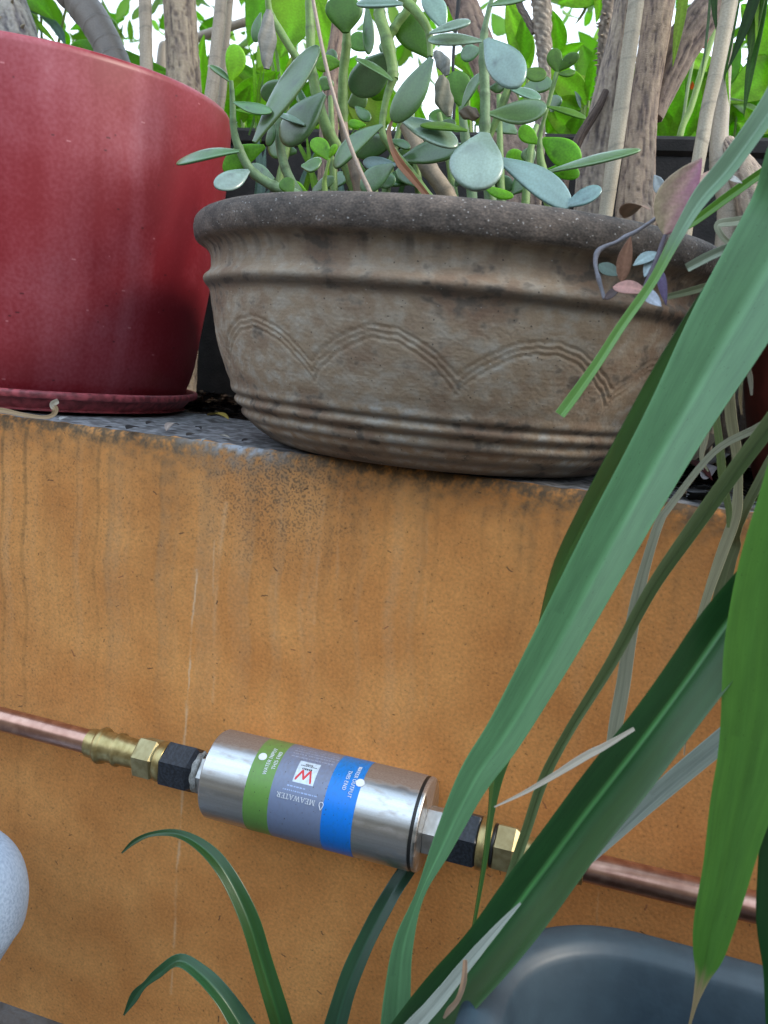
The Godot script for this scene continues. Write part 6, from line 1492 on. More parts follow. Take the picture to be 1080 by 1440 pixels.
	stalk(p, [V(-899.4, 380, -930), V(-909.7, 494.6, -980.2), V(-933.8, 609.2, -1030)], [0.0035, 0.003, 0.0022], Color(0.2, 0.3, 0.07), "stalk", 8)
	garden_leaf(p, V(-921.4, 551.5, -1026), V(-912.2, 662, -1006), 0.0599, Vector3(0.89, -0.15, 0.43), Color(0.36, 0.65, 0.03), 0.06, "lance")
	stalk(p, [V(-899.4, 380, -930), V(-906, 465.7, -977.9), V(-921.4, 551.5, -1026)], [0.0035, 0.003, 0.0022], Color(0.2, 0.3, 0.07), "stalk", 8)
	garden_leaf(p, V(-940.9, 579.5, -1001), V(-820.7, 650.4, -981), 0.0467, Vector3(0.05, -0.35, 0.93), Color(0.36, 0.65, 0.03), 0.06, "lance")
	stalk(p, [V(-899.4, 380, -930), V(-911.8, 479.7, -965.5), V(-940.9, 579.5, -1001)], [0.0035, 0.003, 0.0022], Color(0.2, 0.3, 0.07), "stalk", 8)
	garden_leaf(p, V(-897.1, 539.9, -976.5), V(-821.1, 583.4, -956.5), 0.0425, Vector3(-0.05, -0.35, 0.94), Color(0.25, 0.48, 0.03), 0.06, "lance")
	stalk(p, [V(-899.4, 380, -930), V(-898.7, 460, -953.2), V(-897.1, 539.9, -976.5)], [0.0035, 0.003, 0.0022], Color(0.2, 0.3, 0.07), "stalk", 8)
	garden_leaf(p, V(-921, 541.3, -958.1), V(-1013, 579.4, -938.1), 0.0526, Vector3(0.26, 0.11, 0.96), Color(0.42, 0.55, 0.06), 0.06, "lance")
	stalk(p, [V(-899.4, 380, -930), V(-905.8, 460.7, -944), V(-921, 541.3, -958.1)], [0.0035, 0.003, 0.0022], Color(0.2, 0.3, 0.07), "stalk", 8)
	garden_leaf(p, V(-911.8, 530.3, -1008), V(-793.9, 580.2, -988), 0.0484, Vector3(-0.22, 0.13, 0.97), Color(0.44, 0.69, 0.05), 0.06, "lance")
	stalk(p, [V(-899.4, 380, -930), V(-903.1, 455.1, -969), V(-911.8, 530.3, -1008)], [0.0035, 0.003, 0.0022], Color(0.2, 0.3, 0.07), "stalk", 8)
	p = thing("grass_clump", "clump of pale blue-green blades between the bowl and the trough", "plant", V(-568, -5, -500), "")
	garden_leaf(p, V(-636.9, 264.1, -500), V(-629.8, 422.2, -480), 0.0108, Vector3(0.52, -0.13, 0.85), Color(0.30, 0.42, 0.47), 0.06, "blade")
	garden_leaf(p, V(-620.2, 265, -500), V(-611, 388.5, -480), 0.0129, Vector3(0.51, -0.17, 0.84), Color(0.30, 0.42, 0.47), 0.06, "blade")
	garden_leaf(p, V(-576.2, 277.5, -500), V(-525.6, 396.3, -480), 0.0118, Vector3(0.19, -0.24, 0.95), Color(0.30, 0.42, 0.47), 0.06, "blade")
	garden_leaf(p, V(-663.4, 262.8, -500), V(-587.3, 351, -480), 0.0056, Vector3(0.05, -0.26, 0.96), Color(0.30, 0.42, 0.47), 0.06, "blade")
	garden_leaf(p, V(-481.7, 271.8, -500), V(-491.5, 361.8, -480), 0.0094, Vector3(0.43, -0.15, 0.89), Color(0.30, 0.42, 0.47), 0.06, "blade")
	garden_leaf(p, V(-556.8, 268.1, -500), V(-506.1, 425.9, -480), 0.0087, Vector3(0.12, -0.16, 0.98), Color(0.25, 0.48, 0.03), 0.06, "blade")
	garden_leaf(p, V(-511, 270.4, -500), V(-549.5, 415.5, -480), 0.0087, Vector3(0.57, 0.04, 0.82), Color(0.25, 0.48, 0.03), 0.06, "blade")
	garden_leaf(p, V(-466, 272.6, -500), V(-406.3, 394.1, -480), 0.0096, Vector3(0.04, -0.18, 0.98), Color(0.06, 0.14, 0.035), 0.06, "blade")
	garden_leaf(p, V(-533.8, 269.3, -500), V(-446.4, 368.9, -480), 0.0076, Vector3(0.00, -0.20, 0.98), Color(0.06, 0.14, 0.035), 0.06, "blade")
	garden_leaf(p, V(-443.9, 273.7, -500), V(-471.7, 407.1, -480), 0.0075, Vector3(0.54, -0.01, 0.84), Color(0.06, 0.14, 0.035), 0.06, "blade")
	garden_leaf(p, V(-603.6, 265.8, -500), V(-650.2, 383.6, -480), 0.0067, Vector3(0.59, 0.10, 0.80), Color(0.25, 0.48, 0.03), 0.06, "blade")
	garden_leaf(p, V(-499.6, 271, -500), V(-589.5, 434.6, -480), 0.0065, Vector3(0.48, 0.16, 0.86), Color(0.25, 0.48, 0.03), 0.06, "blade")
	garden_leaf(p, V(-411.1, 275.4, -500), V(-377.4, 418.4, -480), 0.0074, Vector3(0.04, -0.15, 0.99), Color(0.06, 0.14, 0.035), 0.06, "blade")
	garden_leaf(p, V(-556.8, 268.1, -500), V(-472.6, 416.8, -480), 0.0065, Vector3(0.09, -0.18, 0.98), Color(0.36, 0.65, 0.03), 0.06, "blade")
	p = thing("grass_clump", "thin upright blades rising left of the jade plant", "plant", V(-671.2, -5, -580), "")
	garden_leaf(p, V(-674.9, 417.9, -580), V(-701.1, 580.9, -560), 0.0034, Vector3(0.56, -0.01, 0.83), Color(0.36, 0.65, 0.03), 0.06, "blade")
	garden_leaf(p, V(-674.9, 417.9, -580), V(-683.6, 560.1, -560), 0.0046, Vector3(0.58, -0.08, 0.81), Color(0.36, 0.65, 0.03), 0.06, "blade")
	garden_leaf(p, V(-669.9, 418, -580), V(-666.6, 528.9, -560), 0.0057, Vector3(0.58, -0.16, 0.80), Color(0.25, 0.48, 0.03), 0.06, "blade")
	garden_leaf(p, V(-690.8, 428.4, -580), V(-661.4, 524.8, -560), 0.0046, Vector3(0.26, -0.27, 0.93), Color(0.3, 0.42, 0.2), 0.06, "blade")
	p = trunk("dead_branch", "far bare branch crossing the white gap left of the jade plant", "branch", "stem", [V(-902.9, 855.6, -1200), V(-1002, 829.7, -1190), V(-1040, 814.6, -1180), V(-1140, 781.9, -1170), V(-1199, 748.2, -1160), V(-1216, 689.2, -1150), V(-1212, 0, -1150)], [0.0088, 0.0097, 0.0097, 0.0107, 0.0116, 0.0132, 0.0146], Color(0.33, 0.28, 0.23), "cane")
	p = thing("irrigation_hose", "thin black irrigation hose hanging behind the bluish jade stem", "hose", V(-303.6, 381.2, -400))
	stalk(p, [V(-326.2, 611.3, -420), V(-323.4, 560.5, -420), V(-323.4, 526.3, -420), V(-322.4, 483, -420), V(-313.6, 403.8, -420), V(-309.6, 0, -420)], [0.0027, 0.0028, 0.0023, 0.0021, 0.0021, 0.0023], Color(0.012, 0.012, 0.014), "tube")
	# loose far shrubbery that reads as one mass
	var mm := MultiMesh.new()
	mm.transform_format = MultiMesh.TRANSFORM_3D
	mm.use_colors = true
	mm.mesh = leaf(Vector3.ZERO, Vector3(0, 0.16, 0), 0.07, Vector3(0, 0, 1), 0.001, 0.1, 0.12, "lance", Color(1, 1, 1), 6, 8)
	var spots := []
	for i in 34:
		spots.append(Vector3(rng.randf_range(-4.5, 1.8), rng.randf_range(0.4, 2.4), rng.randf_range(-4.2, -2.8)))
	for i in 44:
		spots.append(Vector3(rng.randf_range(-9.0, 5.0), rng.randf_range(0.8, 3.6), rng.randf_range(-8.0, -5.0)))
	mm.instance_count = spots.size() * 34
	for i in mm.instance_count:
		var s: Vector3 = spots[i / 34]
		var sp := 0.24 if s.z > -4.0 else 0.5
		var q := Vector3(rng.randfn(0, sp), rng.randfn(0, sp * 0.8), rng.randfn(0, sp))
		var b := Basis.from_euler(Vector3(rng.randf_range(-1.4, 1.4), rng.randf() * TAU, rng.randf_range(-1.4, 1.4))).scaled(Vector3.ONE * rng.randf_range(0.6, 1.4))
		var o := s + q
		o.y = maxf(o.y, 0.03)
		mm.set_instance_transform(i, Transform3D(b, o))
		var k := rng.randf_range(0.7, 1.3)
		mm.set_instance_color(i, Color(0.36 * k, 0.56 * k, 0.09 * k))
	var mi := MultiMeshInstance3D.new()
	mi.name = "far_foliage"
	mi.multimesh = mm
	mi.material_override = M.garden_leaf
	tag(mi, "loose bright green shrubbery far behind the trunks", "foliage", "", "stuff")
	add_child(mi, true)

# ---------- the jade plant ----------
func jl(p: Node3D, b: Vector3, t: Vector3, w: float, n: Vector3, kind: String, bend := 0.0) -> void:
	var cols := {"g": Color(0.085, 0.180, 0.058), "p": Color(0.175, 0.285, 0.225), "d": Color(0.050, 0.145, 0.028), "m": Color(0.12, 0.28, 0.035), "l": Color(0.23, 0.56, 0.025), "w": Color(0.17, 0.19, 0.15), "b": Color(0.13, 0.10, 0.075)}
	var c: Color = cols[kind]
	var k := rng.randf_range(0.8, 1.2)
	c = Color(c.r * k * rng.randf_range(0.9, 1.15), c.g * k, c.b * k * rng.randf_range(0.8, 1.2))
	if kind in ["w", "b"]:
		var lab := obj("leaf", leaf(b, t, w, n, w * 0.34, bend, 0.0, "withered", c, 22, 20), M.stem_skin, p)
		tag(lab, "withered wrinkled grey leaf")
		return
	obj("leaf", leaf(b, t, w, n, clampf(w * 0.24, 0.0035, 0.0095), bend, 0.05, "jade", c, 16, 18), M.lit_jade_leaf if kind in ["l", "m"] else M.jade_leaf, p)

func jade_plant() -> void:
	var p := thing("jade_plant", "jade plant with fat oval leaves on green jointed stems, in the clay bowl", "plant", Vector3(-0.2235, 0.19, -0.147))
	stalk(p, [V(-433.8, 343.1, -30), V(-434.7, 325.3, -37.1), V(-435.1, 301.1, -44.3), V(-430.4, 283.7, -51.4), V(-419.4, 266.2, -58.6), V(-398.6, 254.8, -65.7), V(-377.3, 248.8, -72.9), V(-360.4, 233, -80), V(-356.4, 185, -80)], [0.0020, 0.0027, 0.0035, 0.0042, 0.0046, 0.0050, 0.0053, 0.0054, 0.0059], Color(0.20, 0.31, 0.16), "stem", 16)
	stalk(p, [V(-415.4, 329, -100), V(-411.8, 304.8, -100), V(-404.4, 282, -100), V(-395.1, 266.1, -100), V(-385.3, 253.1, -100), V(-376.1, 228.8, -100), V(-372.1, 185, -100)], [0.0036, 0.0044, 0.0048, 0.0048, 0.0051, 0.0051, 0.0056], Color(0.20, 0.31, 0.16), "stem", 16)
	stalk(p, [V(-400.1, 467.8, -120), V(-399.2, 447.7, -120), V(-396.4, 424.8, -120), V(-393.6, 401.6, -120), V(-390, 378.4, -120), V(-381.3, 350.8, -120), V(-368.6, 323.2, -120), V(-352.4, 300.5, -120), V(-337.8, 277.8, -120), V(-326.5, 248.7, -120), V(-322.5, 185, -120)], [0.0040, 0.0043, 0.0044, 0.0047, 0.0051, 0.0055, 0.0059, 0.0062, 0.0066, 0.0066, 0.0073], Color(0.17, 0.28, 0.08), "stem", 16)
	stalk(p, [V(-437, 460.8, -100), V(-436.9, 440.8, -103.3), V(-434.3, 428.6, -106.7), V(-424.4, 414.8, -110), V(-410.9, 396.8, -113.3), V(-397.6, 381.4, -116.7), V(-390.5, 374.2, -120)], [0.0029, 0.0032, 0.0036, 0.0040, 0.0040, 0.0044, 0.0044], Color(0.17, 0.28, 0.08), "stem", 16)
	stalk(p, [V(-344, 410.7, -90), V(-343.9, 392, -92.5), V(-345.9, 371.8, -95), V(-345.6, 350.7, -97.5), V(-344.2, 325.2, -100)], [0.0038, 0.0045, 0.0047, 0.0050, 0.0050], Color(0.17, 0.28, 0.08), "stem", 16)
	stalk(p, [V(-344.3, 326.6, -100), V(-339.7, 309.7, -100), V(-330.2, 288.8, -100), V(-320.3, 264.5, -100), V(-313.2, 238.6, -100), V(-309.2, 185, -100)], [0.0046, 0.0046, 0.0061, 0.0072, 0.0075, 0.0083], Color(0.25, 0.185, 0.135), "stem", 16)
	stalk(p, [V(-319.9, 435.7, -110), V(-316.6, 425, -107.5), V(-307.1, 403.8, -105), V(-298.9, 381.4, -102.5), V(-295.1, 365.5, -100)], [0.0056, 0.0059, 0.0058, 0.0056, 0.0052], Color(0.17, 0.28, 0.08), "stem", 16)
	stalk(p, [V(-285.2, 357.6, -70), V(-288.9, 342.6, -68.6), V(-290.9, 324.9, -67.1), V(-289.3, 306, -65.7), V(-276.7, 290.5, -64.3), V(-259, 273.2, -62.9), V(-240.5, 254.3, -61.4), V(-226.3, 235.2, -60), V(-222.3, 185, -60)], [0.0044, 0.0034, 0.0032, 0.0034, 0.0037, 0.0040, 0.0040, 0.0043, 0.0048], Color(0.17, 0.28, 0.08), "stem", 16)
	stalk(p, [V(-308.1, 405.5, -110), V(-299.9, 419.8, -110), V(-290.3, 432.6, -110), V(-280.3, 454.1, -110)], [0.0042, 0.0042, 0.0042, 0.0038], Color(0.17, 0.28, 0.08), "stem", 16)
	stalk(p, [V(-292.5, 448.8, -80), V(-285.9, 431.8, -78), V(-272.2, 419.6, -76), V(-259.9, 406.3, -74), V(-254, 394.4, -72), V(-250.9, 376.4, -70)], [0.0050, 0.0050, 0.0047, 0.0040, 0.0033, 0.0026], Color(0.17, 0.28, 0.08), "stem", 16)
	stalk(p, [V(-190.7, 428.2, -50), V(-195.1, 412.8, -52.2), V(-198, 394.8, -54.4), V(-198, 379.5, -56.7), V(-195, 356.2, -58.9), V(-193.1, 341, -61.1), V(-191, 319.6, -63.3), V(-190.3, 304.1, -65.6), V(-186.6, 279.6, -67.8), V(-178.4, 245.5, -70), V(-174.4, 185, -70)], [0.0019, 0.0022, 0.0029, 0.0042, 0.0045, 0.0045, 0.0049, 0.0049, 0.0053, 0.0056, 0.0062], Color(0.20, 0.31, 0.16), "stem", 16)
	stalk(p, [V(-175.6, 354.7, -80), V(-177.4, 347.3, -80), V(-181.6, 332.3, -80), V(-186.1, 318.5, -80), V(-190.1, 307, -80)], [0.0033, 0.0036, 0.0036, 0.0033, 0.0033], Color(0.17, 0.28, 0.08), "stem", 16)
	stalk(p, [V(-136.4, 372.1, -100), V(-140.8, 344, -100), V(-144.8, 317.4, -100), V(-142.2, 296.4, -100), V(-137.9, 283.7, -100), V(-133.6, 271, -100), V(-127.9, 246.6, -100), V(-123.9, 185, -100)], [0.0023, 0.0020, 0.0020, 0.0037, 0.0044, 0.0044, 0.0044, 0.0048], Color(0.17, 0.28, 0.08), "stem", 16)
	stalk(p, [V(-223.7, 341.3, -100), V(-219.8, 325.1, -100), V(-214.4, 301.8, -100), V(-209.4, 282.9, -100), V(-202.9, 250, -100), V(-198.9, 185, -100)], [0.0031, 0.0041, 0.0045, 0.0048, 0.0052, 0.0057], Color(0.20, 0.31, 0.16), "stem", 16)
	stalk(p, [V(-323.2, 271.9, -20), V(-326.6, 259.2, -22.5), V(-328.4, 252.7, -25), V(-327.9, 244.3, -27.5), V(-326.5, 225.6, -30), V(-322.5, 185, -30)], [0.0015, 0.0015, 0.0023, 0.0027, 0.0027, 0.0029], Color(0.24, 0.38, 0.1), "stem", 16)
	stalk(p, [V(-295.8, 339.1, -160), V(-281.3, 317.6, -155), V(-267.1, 297.8, -150), V(-242.3, 269.4, -145), V(-228.3, 242.3, -140), V(-224.3, 185, -140)], [0.0082, 0.0085, 0.0085, 0.0088, 0.0091, 0.0100], Color(0.33, 0.26, 0.19), "stem", 16)
	stalk(p, [V(-329.4, 298.7, -140), V(-323.4, 284.7, -140), V(-316.6, 263.5, -140), V(-311.7, 245.8, -140), V(-307.7, 185, -140)], [0.0026, 0.0033, 0.0037, 0.0037, 0.0041], Color(0.17, 0.28, 0.08), "stem", 16)
	jl(p, V(-414.9, 276.6, -20), V(-482.1, 263.8, -20), 0.0218, Vector3(-0.14, 0.73, 0.67), "g", 0.05)
	jl(p, V(-404, 259.5, -20), V(-422.6, 237.9, 10), 0.0199, Vector3(0.57, 0.46, 0.68), "p", 0.06)
	jl(p, V(-408.9, 291, -60), V(-452.5, 266.9, -60), 0.0226, Vector3(0.03, -0.06, 1.00), "l", 0.00)
	jl(p, V(-433.8, 342.5, -30), V(-431.7, 375.4, -30), 0.0197, Vector3(0.41, -0.03, 0.91), "l", 0.00)
	jl(p, V(-433.7, 341.2, -30), V(-457.5, 356.5, -30), 0.0095, Vector3(0.43, 0.66, 0.62), "g", 0.00)
	jl(p, V(-429.4, 323.3, -30), V(-389.3, 314.8, -30), 0.0143, Vector3(0.12, 0.57, 0.81), "d", 0.00)
	jl(p, V(-437.2, 321.7, -50), V(-403.3, 318.8, -50), 0.0111, Vector3(0.06, 0.73, 0.68), "l", 0.00)
	jl(p, V(-405, 287.6, -30), V(-360.3, 383.8, -60), 0.0331, Vector3(-0.23, 0.39, 0.89), "g", 0.05)
	jl(p, V(-403, 361.3, -100), V(-436.2, 350.1, -100), 0.0218, Vector3(0.05, -0.14, 0.99), "d", 0.00)
	jl(p, V(-409.2, 412.4, -50), V(-407.3, 359.6, -50), 0.0180, Vector3(0.58, 0.02, 0.81), "w", 0.00)
	jl(p, V(-437.3, 425.2, -90), V(-441.5, 397.3, -90), 0.0107, Vector3(0.15, -0.02, 0.99), "d", 0.00)
	jl(p, V(-362.3, 349, -90), V(-403.1, 300.5, -90), 0.0392, Vector3(-0.17, 0.15, 0.97), "g", 0.08)
	jl(p, V(-376.8, 316.7, -80), V(-405.4, 326.4, -80), 0.0157, Vector3(0.28, 0.82, 0.50), "p", 0.00)
	jl(p, V(-415.8, 321.5, -90), V(-419.5, 298, -90), 0.0109, Vector3(-0.05, 0.01, 1.00), "d", 0.00)
	jl(p, V(-403, 363.2, -120), V(-393.8, 339.6, -120), 0.0144, Vector3(0.78, 0.31, 0.54), "g", 0.00)
	jl(p, V(-362.1, 242.3, -30), V(-372, 255.6, -30), 0.0158, Vector3(0.33, 0.24, 0.91), "m", 0.00)
	jl(p, V(-333.1, 394.8, -60), V(-340.3, 427.3, -60), 0.0358, Vector3(0.42, 0.09, 0.91), "m", 0.00)
	jl(p, V(-272.7, 411, -40), V(-316.3, 412.4, -40), 0.0226, Vector3(0.03, 0.76, 0.65), "p", 0.00)
	jl(p, V(-321.5, 425.8, -80), V(-315.8, 381.9, -80), 0.0120, Vector3(0.54, 0.07, 0.84), "d", 0.00)
	jl(p, V(-282.3, 352, -60), V(-320.9, 372.1, -60), 0.0128, Vector3(0.38, 0.73, 0.57), "g", 0.00)
	jl(p, V(-306.6, 397, -120), V(-345.4, 359.3, -120), 0.0352, Vector3(0.16, -0.17, 0.97), "g", 0.00)
	jl(p, V(-312.7, 388.7, -140), V(-329, 358.4, -140), 0.0232, Vector3(0.19, -0.10, 0.98), "l", 0.00)
	jl(p, V(-266.4, 392.9, -120), V(-302.8, 432.6, -120), 0.0312, Vector3(0.10, 0.09, 0.99), "m", 0.00)
	jl(p, V(-237.6, 362, -30), V(-268, 307.7, -30), 0.0275, Vector3(-0.08, 0.05, 1.00), "g", 0.05)
	jl(p, V(-354.8, 383.3, -110), V(-382.4, 382, -110), 0.0168, Vector3(-0.00, 0.02, 1.00), "l", 0.00)
	jl(p, V(-284.8, 310.3, -50), V(-329.6, 270.9, -50), 0.0228, Vector3(-0.25, 0.28, 0.93), "g", 0.14)
	jl(p, V(-285.2, 305, -90), V(-327.3, 296, -90), 0.0243, Vector3(0.02, -0.08, 1.00), "d", 0.00)
	jl(p, V(-289.8, 306.9, -90), V(-268, 299.4, -90), 0.0096, Vector3(0.13, 0.37, 0.92), "d", 0.00)
	jl(p, V(-271.2, 277.4, -60), V(-304.3, 279.7, -60), 0.0189, Vector3(0.04, 0.63, 0.78), "p", 0.00)
	jl(p, V(-267.5, 273, -40), V(-296.7, 249.2, -40), 0.0219, Vector3(-0.05, 0.06, 1.00), "g", 0.00)
	jl(p, V(-269.5, 317.4, -50), V(-211.2, 292.9, -50), 0.0275, Vector3(0.26, 0.63, 0.73), "p", 0.05)
	jl(p, V(-200.9, 304.1, -40), V(-245.2, 308.2, -40), 0.0172, Vector3(0.08, 0.82, 0.57), "m", 0.00)
	jl(p, V(-280.9, 290.2, -100), V(-220.2, 303.6, -100), 0.0272, Vector3(-0.07, 0.32, 0.94), "g", 0.00)
	jl(p, V(-177.7, 294.4, -10), V(-174.8, 241.6, 20), 0.0466, Vector3(0.18, 0.49, 0.85), "p", 0.05)
	jl(p, V(-166.2, 276.1, -20), V(-98.7, 238.3, -20), 0.0288, Vector3(0.25, 0.44, 0.86), "p", 0.00)
	jl(p, V(-185.2, 369.9, -10), V(-149.4, 326, 10), 0.0312, Vector3(0.00, 0.42, 0.91), "p", 0.05)
	jl(p, V(-177.4, 313.4, -20), V(-128.8, 318.6, -20), 0.0255, Vector3(-0.04, 0.40, 0.92), "g", -0.14)
	jl(p, V(-167.2, 370.2, -90), V(-144.1, 365.3, -90), 0.0163, Vector3(0.09, 0.41, 0.91), "m", 0.00)
	jl(p, V(-176, 352.2, -80), V(-145.2, 342.6, -80), 0.0167, Vector3(0.23, 0.72, 0.65), "p", 0.00)
	jl(p, V(-194, 352.2, -80), V(-179.6, 354.7, -80), 0.0105, Vector3(-0.00, 0.03, 1.00), "d", 0.00)
	jl(p, V(-193.5, 375.7, -30), V(-242.5, 377.3, -30), 0.0187, Vector3(0.02, 0.66, 0.75), "p", 0.00)
	jl(p, V(-238.8, 379.1, -20), V(-202.9, 387.8, -20), 0.0181, Vector3(-0.17, 0.69, 0.70), "p", 0.00)
	jl(p, V(-236.9, 396.1, -60), V(-258.4, 426.7, -60), 0.0207, Vector3(0.30, 0.21, 0.93), "p", 0.00)
	jl(p, V(-205.9, 385.6, -80), V(-224.2, 379.5, -80), 0.0160, Vector3(-0.02, 0.06, 1.00), "g", 0.00)
	jl(p, V(-229.7, 348.3, -130), V(-241.6, 382.8, -130), 0.0265, Vector3(0.30, 0.10, 0.95), "m", 0.00)
	jl(p, V(-220.3, 337.2, -90), V(-206, 368.3, -90), 0.0165, Vector3(-0.57, 0.26, 0.78), "g", 0.00)
	jl(p, V(-243.7, 377.9, -60), V(-230, 357.1, -60), 0.0139, Vector3(0.19, 0.13, 0.97), "w", 0.00)
	jl(p, V(-232.6, 354, -50), V(-221.4, 318.6, -50), 0.0177, Vector3(0.32, 0.10, 0.94), "w", 0.00)
	jl(p, V(-195.9, 321.7, -60), V(-215, 325.2, -60), 0.0132, Vector3(-0.01, -0.04, 1.00), "b", 0.00)
	jl(p, V(-191.6, 408.2, -40), V(-158.7, 414.9, -40), 0.0161, Vector3(-0.12, 0.59, 0.80), "g", 0.00)
	jl(p, V(-149.1, 314, -120), V(-168.2, 329.3, -120), 0.0156, Vector3(0.11, 0.14, 0.98), "l", 0.00)
	jl(p, V(-143.8, 315.5, -110), V(-106.3, 294.5, -110), 0.0260, Vector3(0.02, 0.03, 1.00), "l", 0.00)
	jl(p, V(-131.2, 276.7, -70), V(-49.9, 298.4, -70), 0.0188, Vector3(-0.20, 0.76, 0.61), "g", 0.05)
	jl(p, V(-140, 291.5, -130), V(-107.4, 288.5, -130), 0.0162, Vector3(0.01, 0.15, 0.99), "l", 0.00)
	jl(p, V(-103, 238.7, -20), V(-74.6, 254.9, -20), 0.0174, Vector3(-0.23, 0.40, 0.89), "p", 0.10)
	jl(p, V(-185, 261, -60), V(-156.2, 252.7, -60), 0.0101, Vector3(0.08, 0.29, 0.95), "l", 0.00)
	jl(p, V(-156.2, 278, -100), V(-153, 285.2, -100), 0.0076, Vector3(0.06, -0.03, 1.00), "l", 0.00)
	jl(p, V(-323.2, 271.3, -20), V(-341.7, 289, -20), 0.0160, Vector3(0.20, 0.21, 0.96), "l", 0.00)
	jl(p, V(-323.3, 273.2, -20), V(-317.4, 285.1, -20), 0.0070, Vector3(0.07, -0.04, 1.00), "l", 0.00)
	jl(p, V(-135.1, 372.1, -100), V(-141.6, 393.1, -100), 0.0147, Vector3(0.21, 0.07, 0.97), "m", 0.00)
	jl(p, V(-134.6, 373.9, -100), V(-118.2, 388, -100), 0.0116, Vector3(0.04, -0.05, 1.00), "m", 0.00)
	jl(p, V(-134.9, 370.8, -100), V(-119.4, 372.1, -100), 0.0092, Vector3(-0.05, 0.60, 0.80), "m", 0.00)
	jl(p, V(-140.9, 339.3, -90), V(-103.2, 329.2, -90), 0.0111, Vector3(0.20, 0.73, 0.65), "m", 0.06)
	jl(p, V(-330.7, 330.6, -130), V(-349.7, 333.1, -130), 0.0102, Vector3(0.04, 0.31, 0.95), "l", 0.00)
	jl(p, V(-335.2, 406.6, -140), V(-358.3, 420.5, -140), 0.0203, Vector3(0.13, 0.21, 0.97), "m", 0.00)
	jl(p, V(-413.9, 331.7, -150), V(-388.8, 346.5, -150), 0.0223, Vector3(-0.10, 0.16, 0.98), "g", 0.00)
	jl(p, V(-393.8, 395.2, -160), V(-384.1, 413.6, -160), 0.0158, Vector3(-0.04, 0.02, 1.00), "d", 0.00)
	jl(p, V(-229.5, 273.8, -130), V(-216.6, 289.2, -130), 0.0148, Vector3(-0.16, 0.14, 0.98), "g", 0.00)
	jl(p, V(-276.4, 276.2, -150), V(-297.7, 294.1, -150), 0.0180, Vector3(0.30, 0.35, 0.89), "g", 0.00)
	jl(p, V(-192.7, 286.1, -160), V(-218, 298.6, -160), 0.0161, Vector3(0.15, 0.30, 0.94), "d", 0.00)
	jl(p, V(-312.5, 270.9, -130), V(-293.3, 280, -130), 0.0169, Vector3(-0.09, 0.19, 0.98), "g", 0.00)
	jl(p, V(-387.5, 264.5, -140), V(-364.4, 279.8, -140), 0.0148, Vector3(-0.13, 0.20, 0.97), "g", 0.00)
	jl(p, V(-261.9, 320.3, -150), V(-241.6, 341.4, -150), 0.0161, Vector3(-0.06, 0.06, 1.00), "d", 0.00)
	jl(p, V(-354.6, 356.8, -160), V(-337.2, 342.7, -160), 0.0133, Vector3(0.28, 0.34, 0.90), "d", 0.00)
	jl(p, V(-425.3, 334.8, -130), V(-446.1, 347.4, -130), 0.0113, Vector3(0.27, 0.44, 0.86), "d", 0.00)
	jl(p, V(-268.4, 318.1, -234), V(-244.9, 335.8, -234), 0.0318, Vector3(-0.32, 0.43, 0.84), "g", 0.07)
	jl(p, V(-391.6, 271.2, -207.4), V(-415.3, 281.8, -207.4), 0.0237, Vector3(0.17, 0.37, 0.91), "g", -0.10)
	jl(p, V(-406.6, 284, -211.8), V(-375.9, 295.6, -211.8), 0.0215, Vector3(-0.16, 0.42, 0.89), "d", -0.00)
	jl(p, V(-427.3, 313.5, -178.9), V(-462.3, 318.8, -178.9), 0.0226, Vector3(0.01, 0.08, 1.00), "d", 0.11)
	jl(p, V(-281.9, 302.2, -179.9), V(-308.4, 318, -179.9), 0.0315, Vector3(0.40, 0.67, 0.62), "m", -0.02)
	jl(p, V(-429.1, 277.6, -220.8), V(-455.8, 284.3, -220.8), 0.0198, Vector3(0.00, 0.02, 1.00), "l", -0.09)
	jl(p, V(-368.1, 294.1, -247.5), V(-356.7, 308.9, -247.5), 0.0190, Vector3(0.11, -0.09, 0.99), "d", -0.09)
	jl(p, V(-216.2, 316, -195.3), V(-247.7, 321.8, -195.3), 0.0193, Vector3(0.07, 0.39, 0.92), "g", 0.06)
	jl(p, V(-256.4, 318.2, -185.5), V(-277.7, 326.3, -185.5), 0.0224, Vector3(0.13, 0.34, 0.93), "g", 0.02)
	jl(p, V(-198.2, 274.4, -170.8), V(-181.4, 291.5, -170.8), 0.0197, Vector3(0.11, -0.11, 0.99), "g", 0.01)
	jl(p, V(-336.2, 270.7, -167.7), V(-355.8, 287.3, -167.7), 0.0179, Vector3(0.45, 0.53, 0.72), "d", -0.08)
	jl(p, V(-447.7, 312.1, -242.4), V(-422.6, 317.3, -242.4), 0.0254, Vector3(-0.13, 0.60, 0.79), "g", -0.09)
	jl(p, V(-207, 282.1, -153.3), V(-226.2, 296.7, -153.3), 0.0231, Vector3(0.48, 0.63, 0.61), "l", 0.01)
	jl(p, V(-177.5, 275.5, -166.9), V(-161, 294.2, -166.9), 0.0244, Vector3(-0.37, 0.33, 0.87), "g", -0.02)
	jl(p, V(-460, 286.5, -195.4), V(-493.2, 300, -195.4), 0.0201, Vector3(0.09, 0.21, 0.97), "g", 0.01)
	jl(p, V(-232.2, 307.7, -246), V(-248.4, 322.9, -246), 0.0163, Vector3(0.28, 0.30, 0.91), "g", 0.04)
	jl(p, V(-286.5, 279.8, -156.3), V(-308.9, 286.7, -156.3), 0.0289, Vector3(0.20, 0.65, 0.73), "d", 0.07)
	jl(p, V(-343.9, 295, -176.5), V(-369.2, 300.1, -176.5), 0.0230, Vector3(0.10, 0.50, 0.86), "m", 0.12)
	jl(p, V(-225.1, 318.4, -182.6), V(-235.7, 331.7, -182.6), 0.0226, Vector3(0.40, 0.32, 0.86), "d", -0.04)
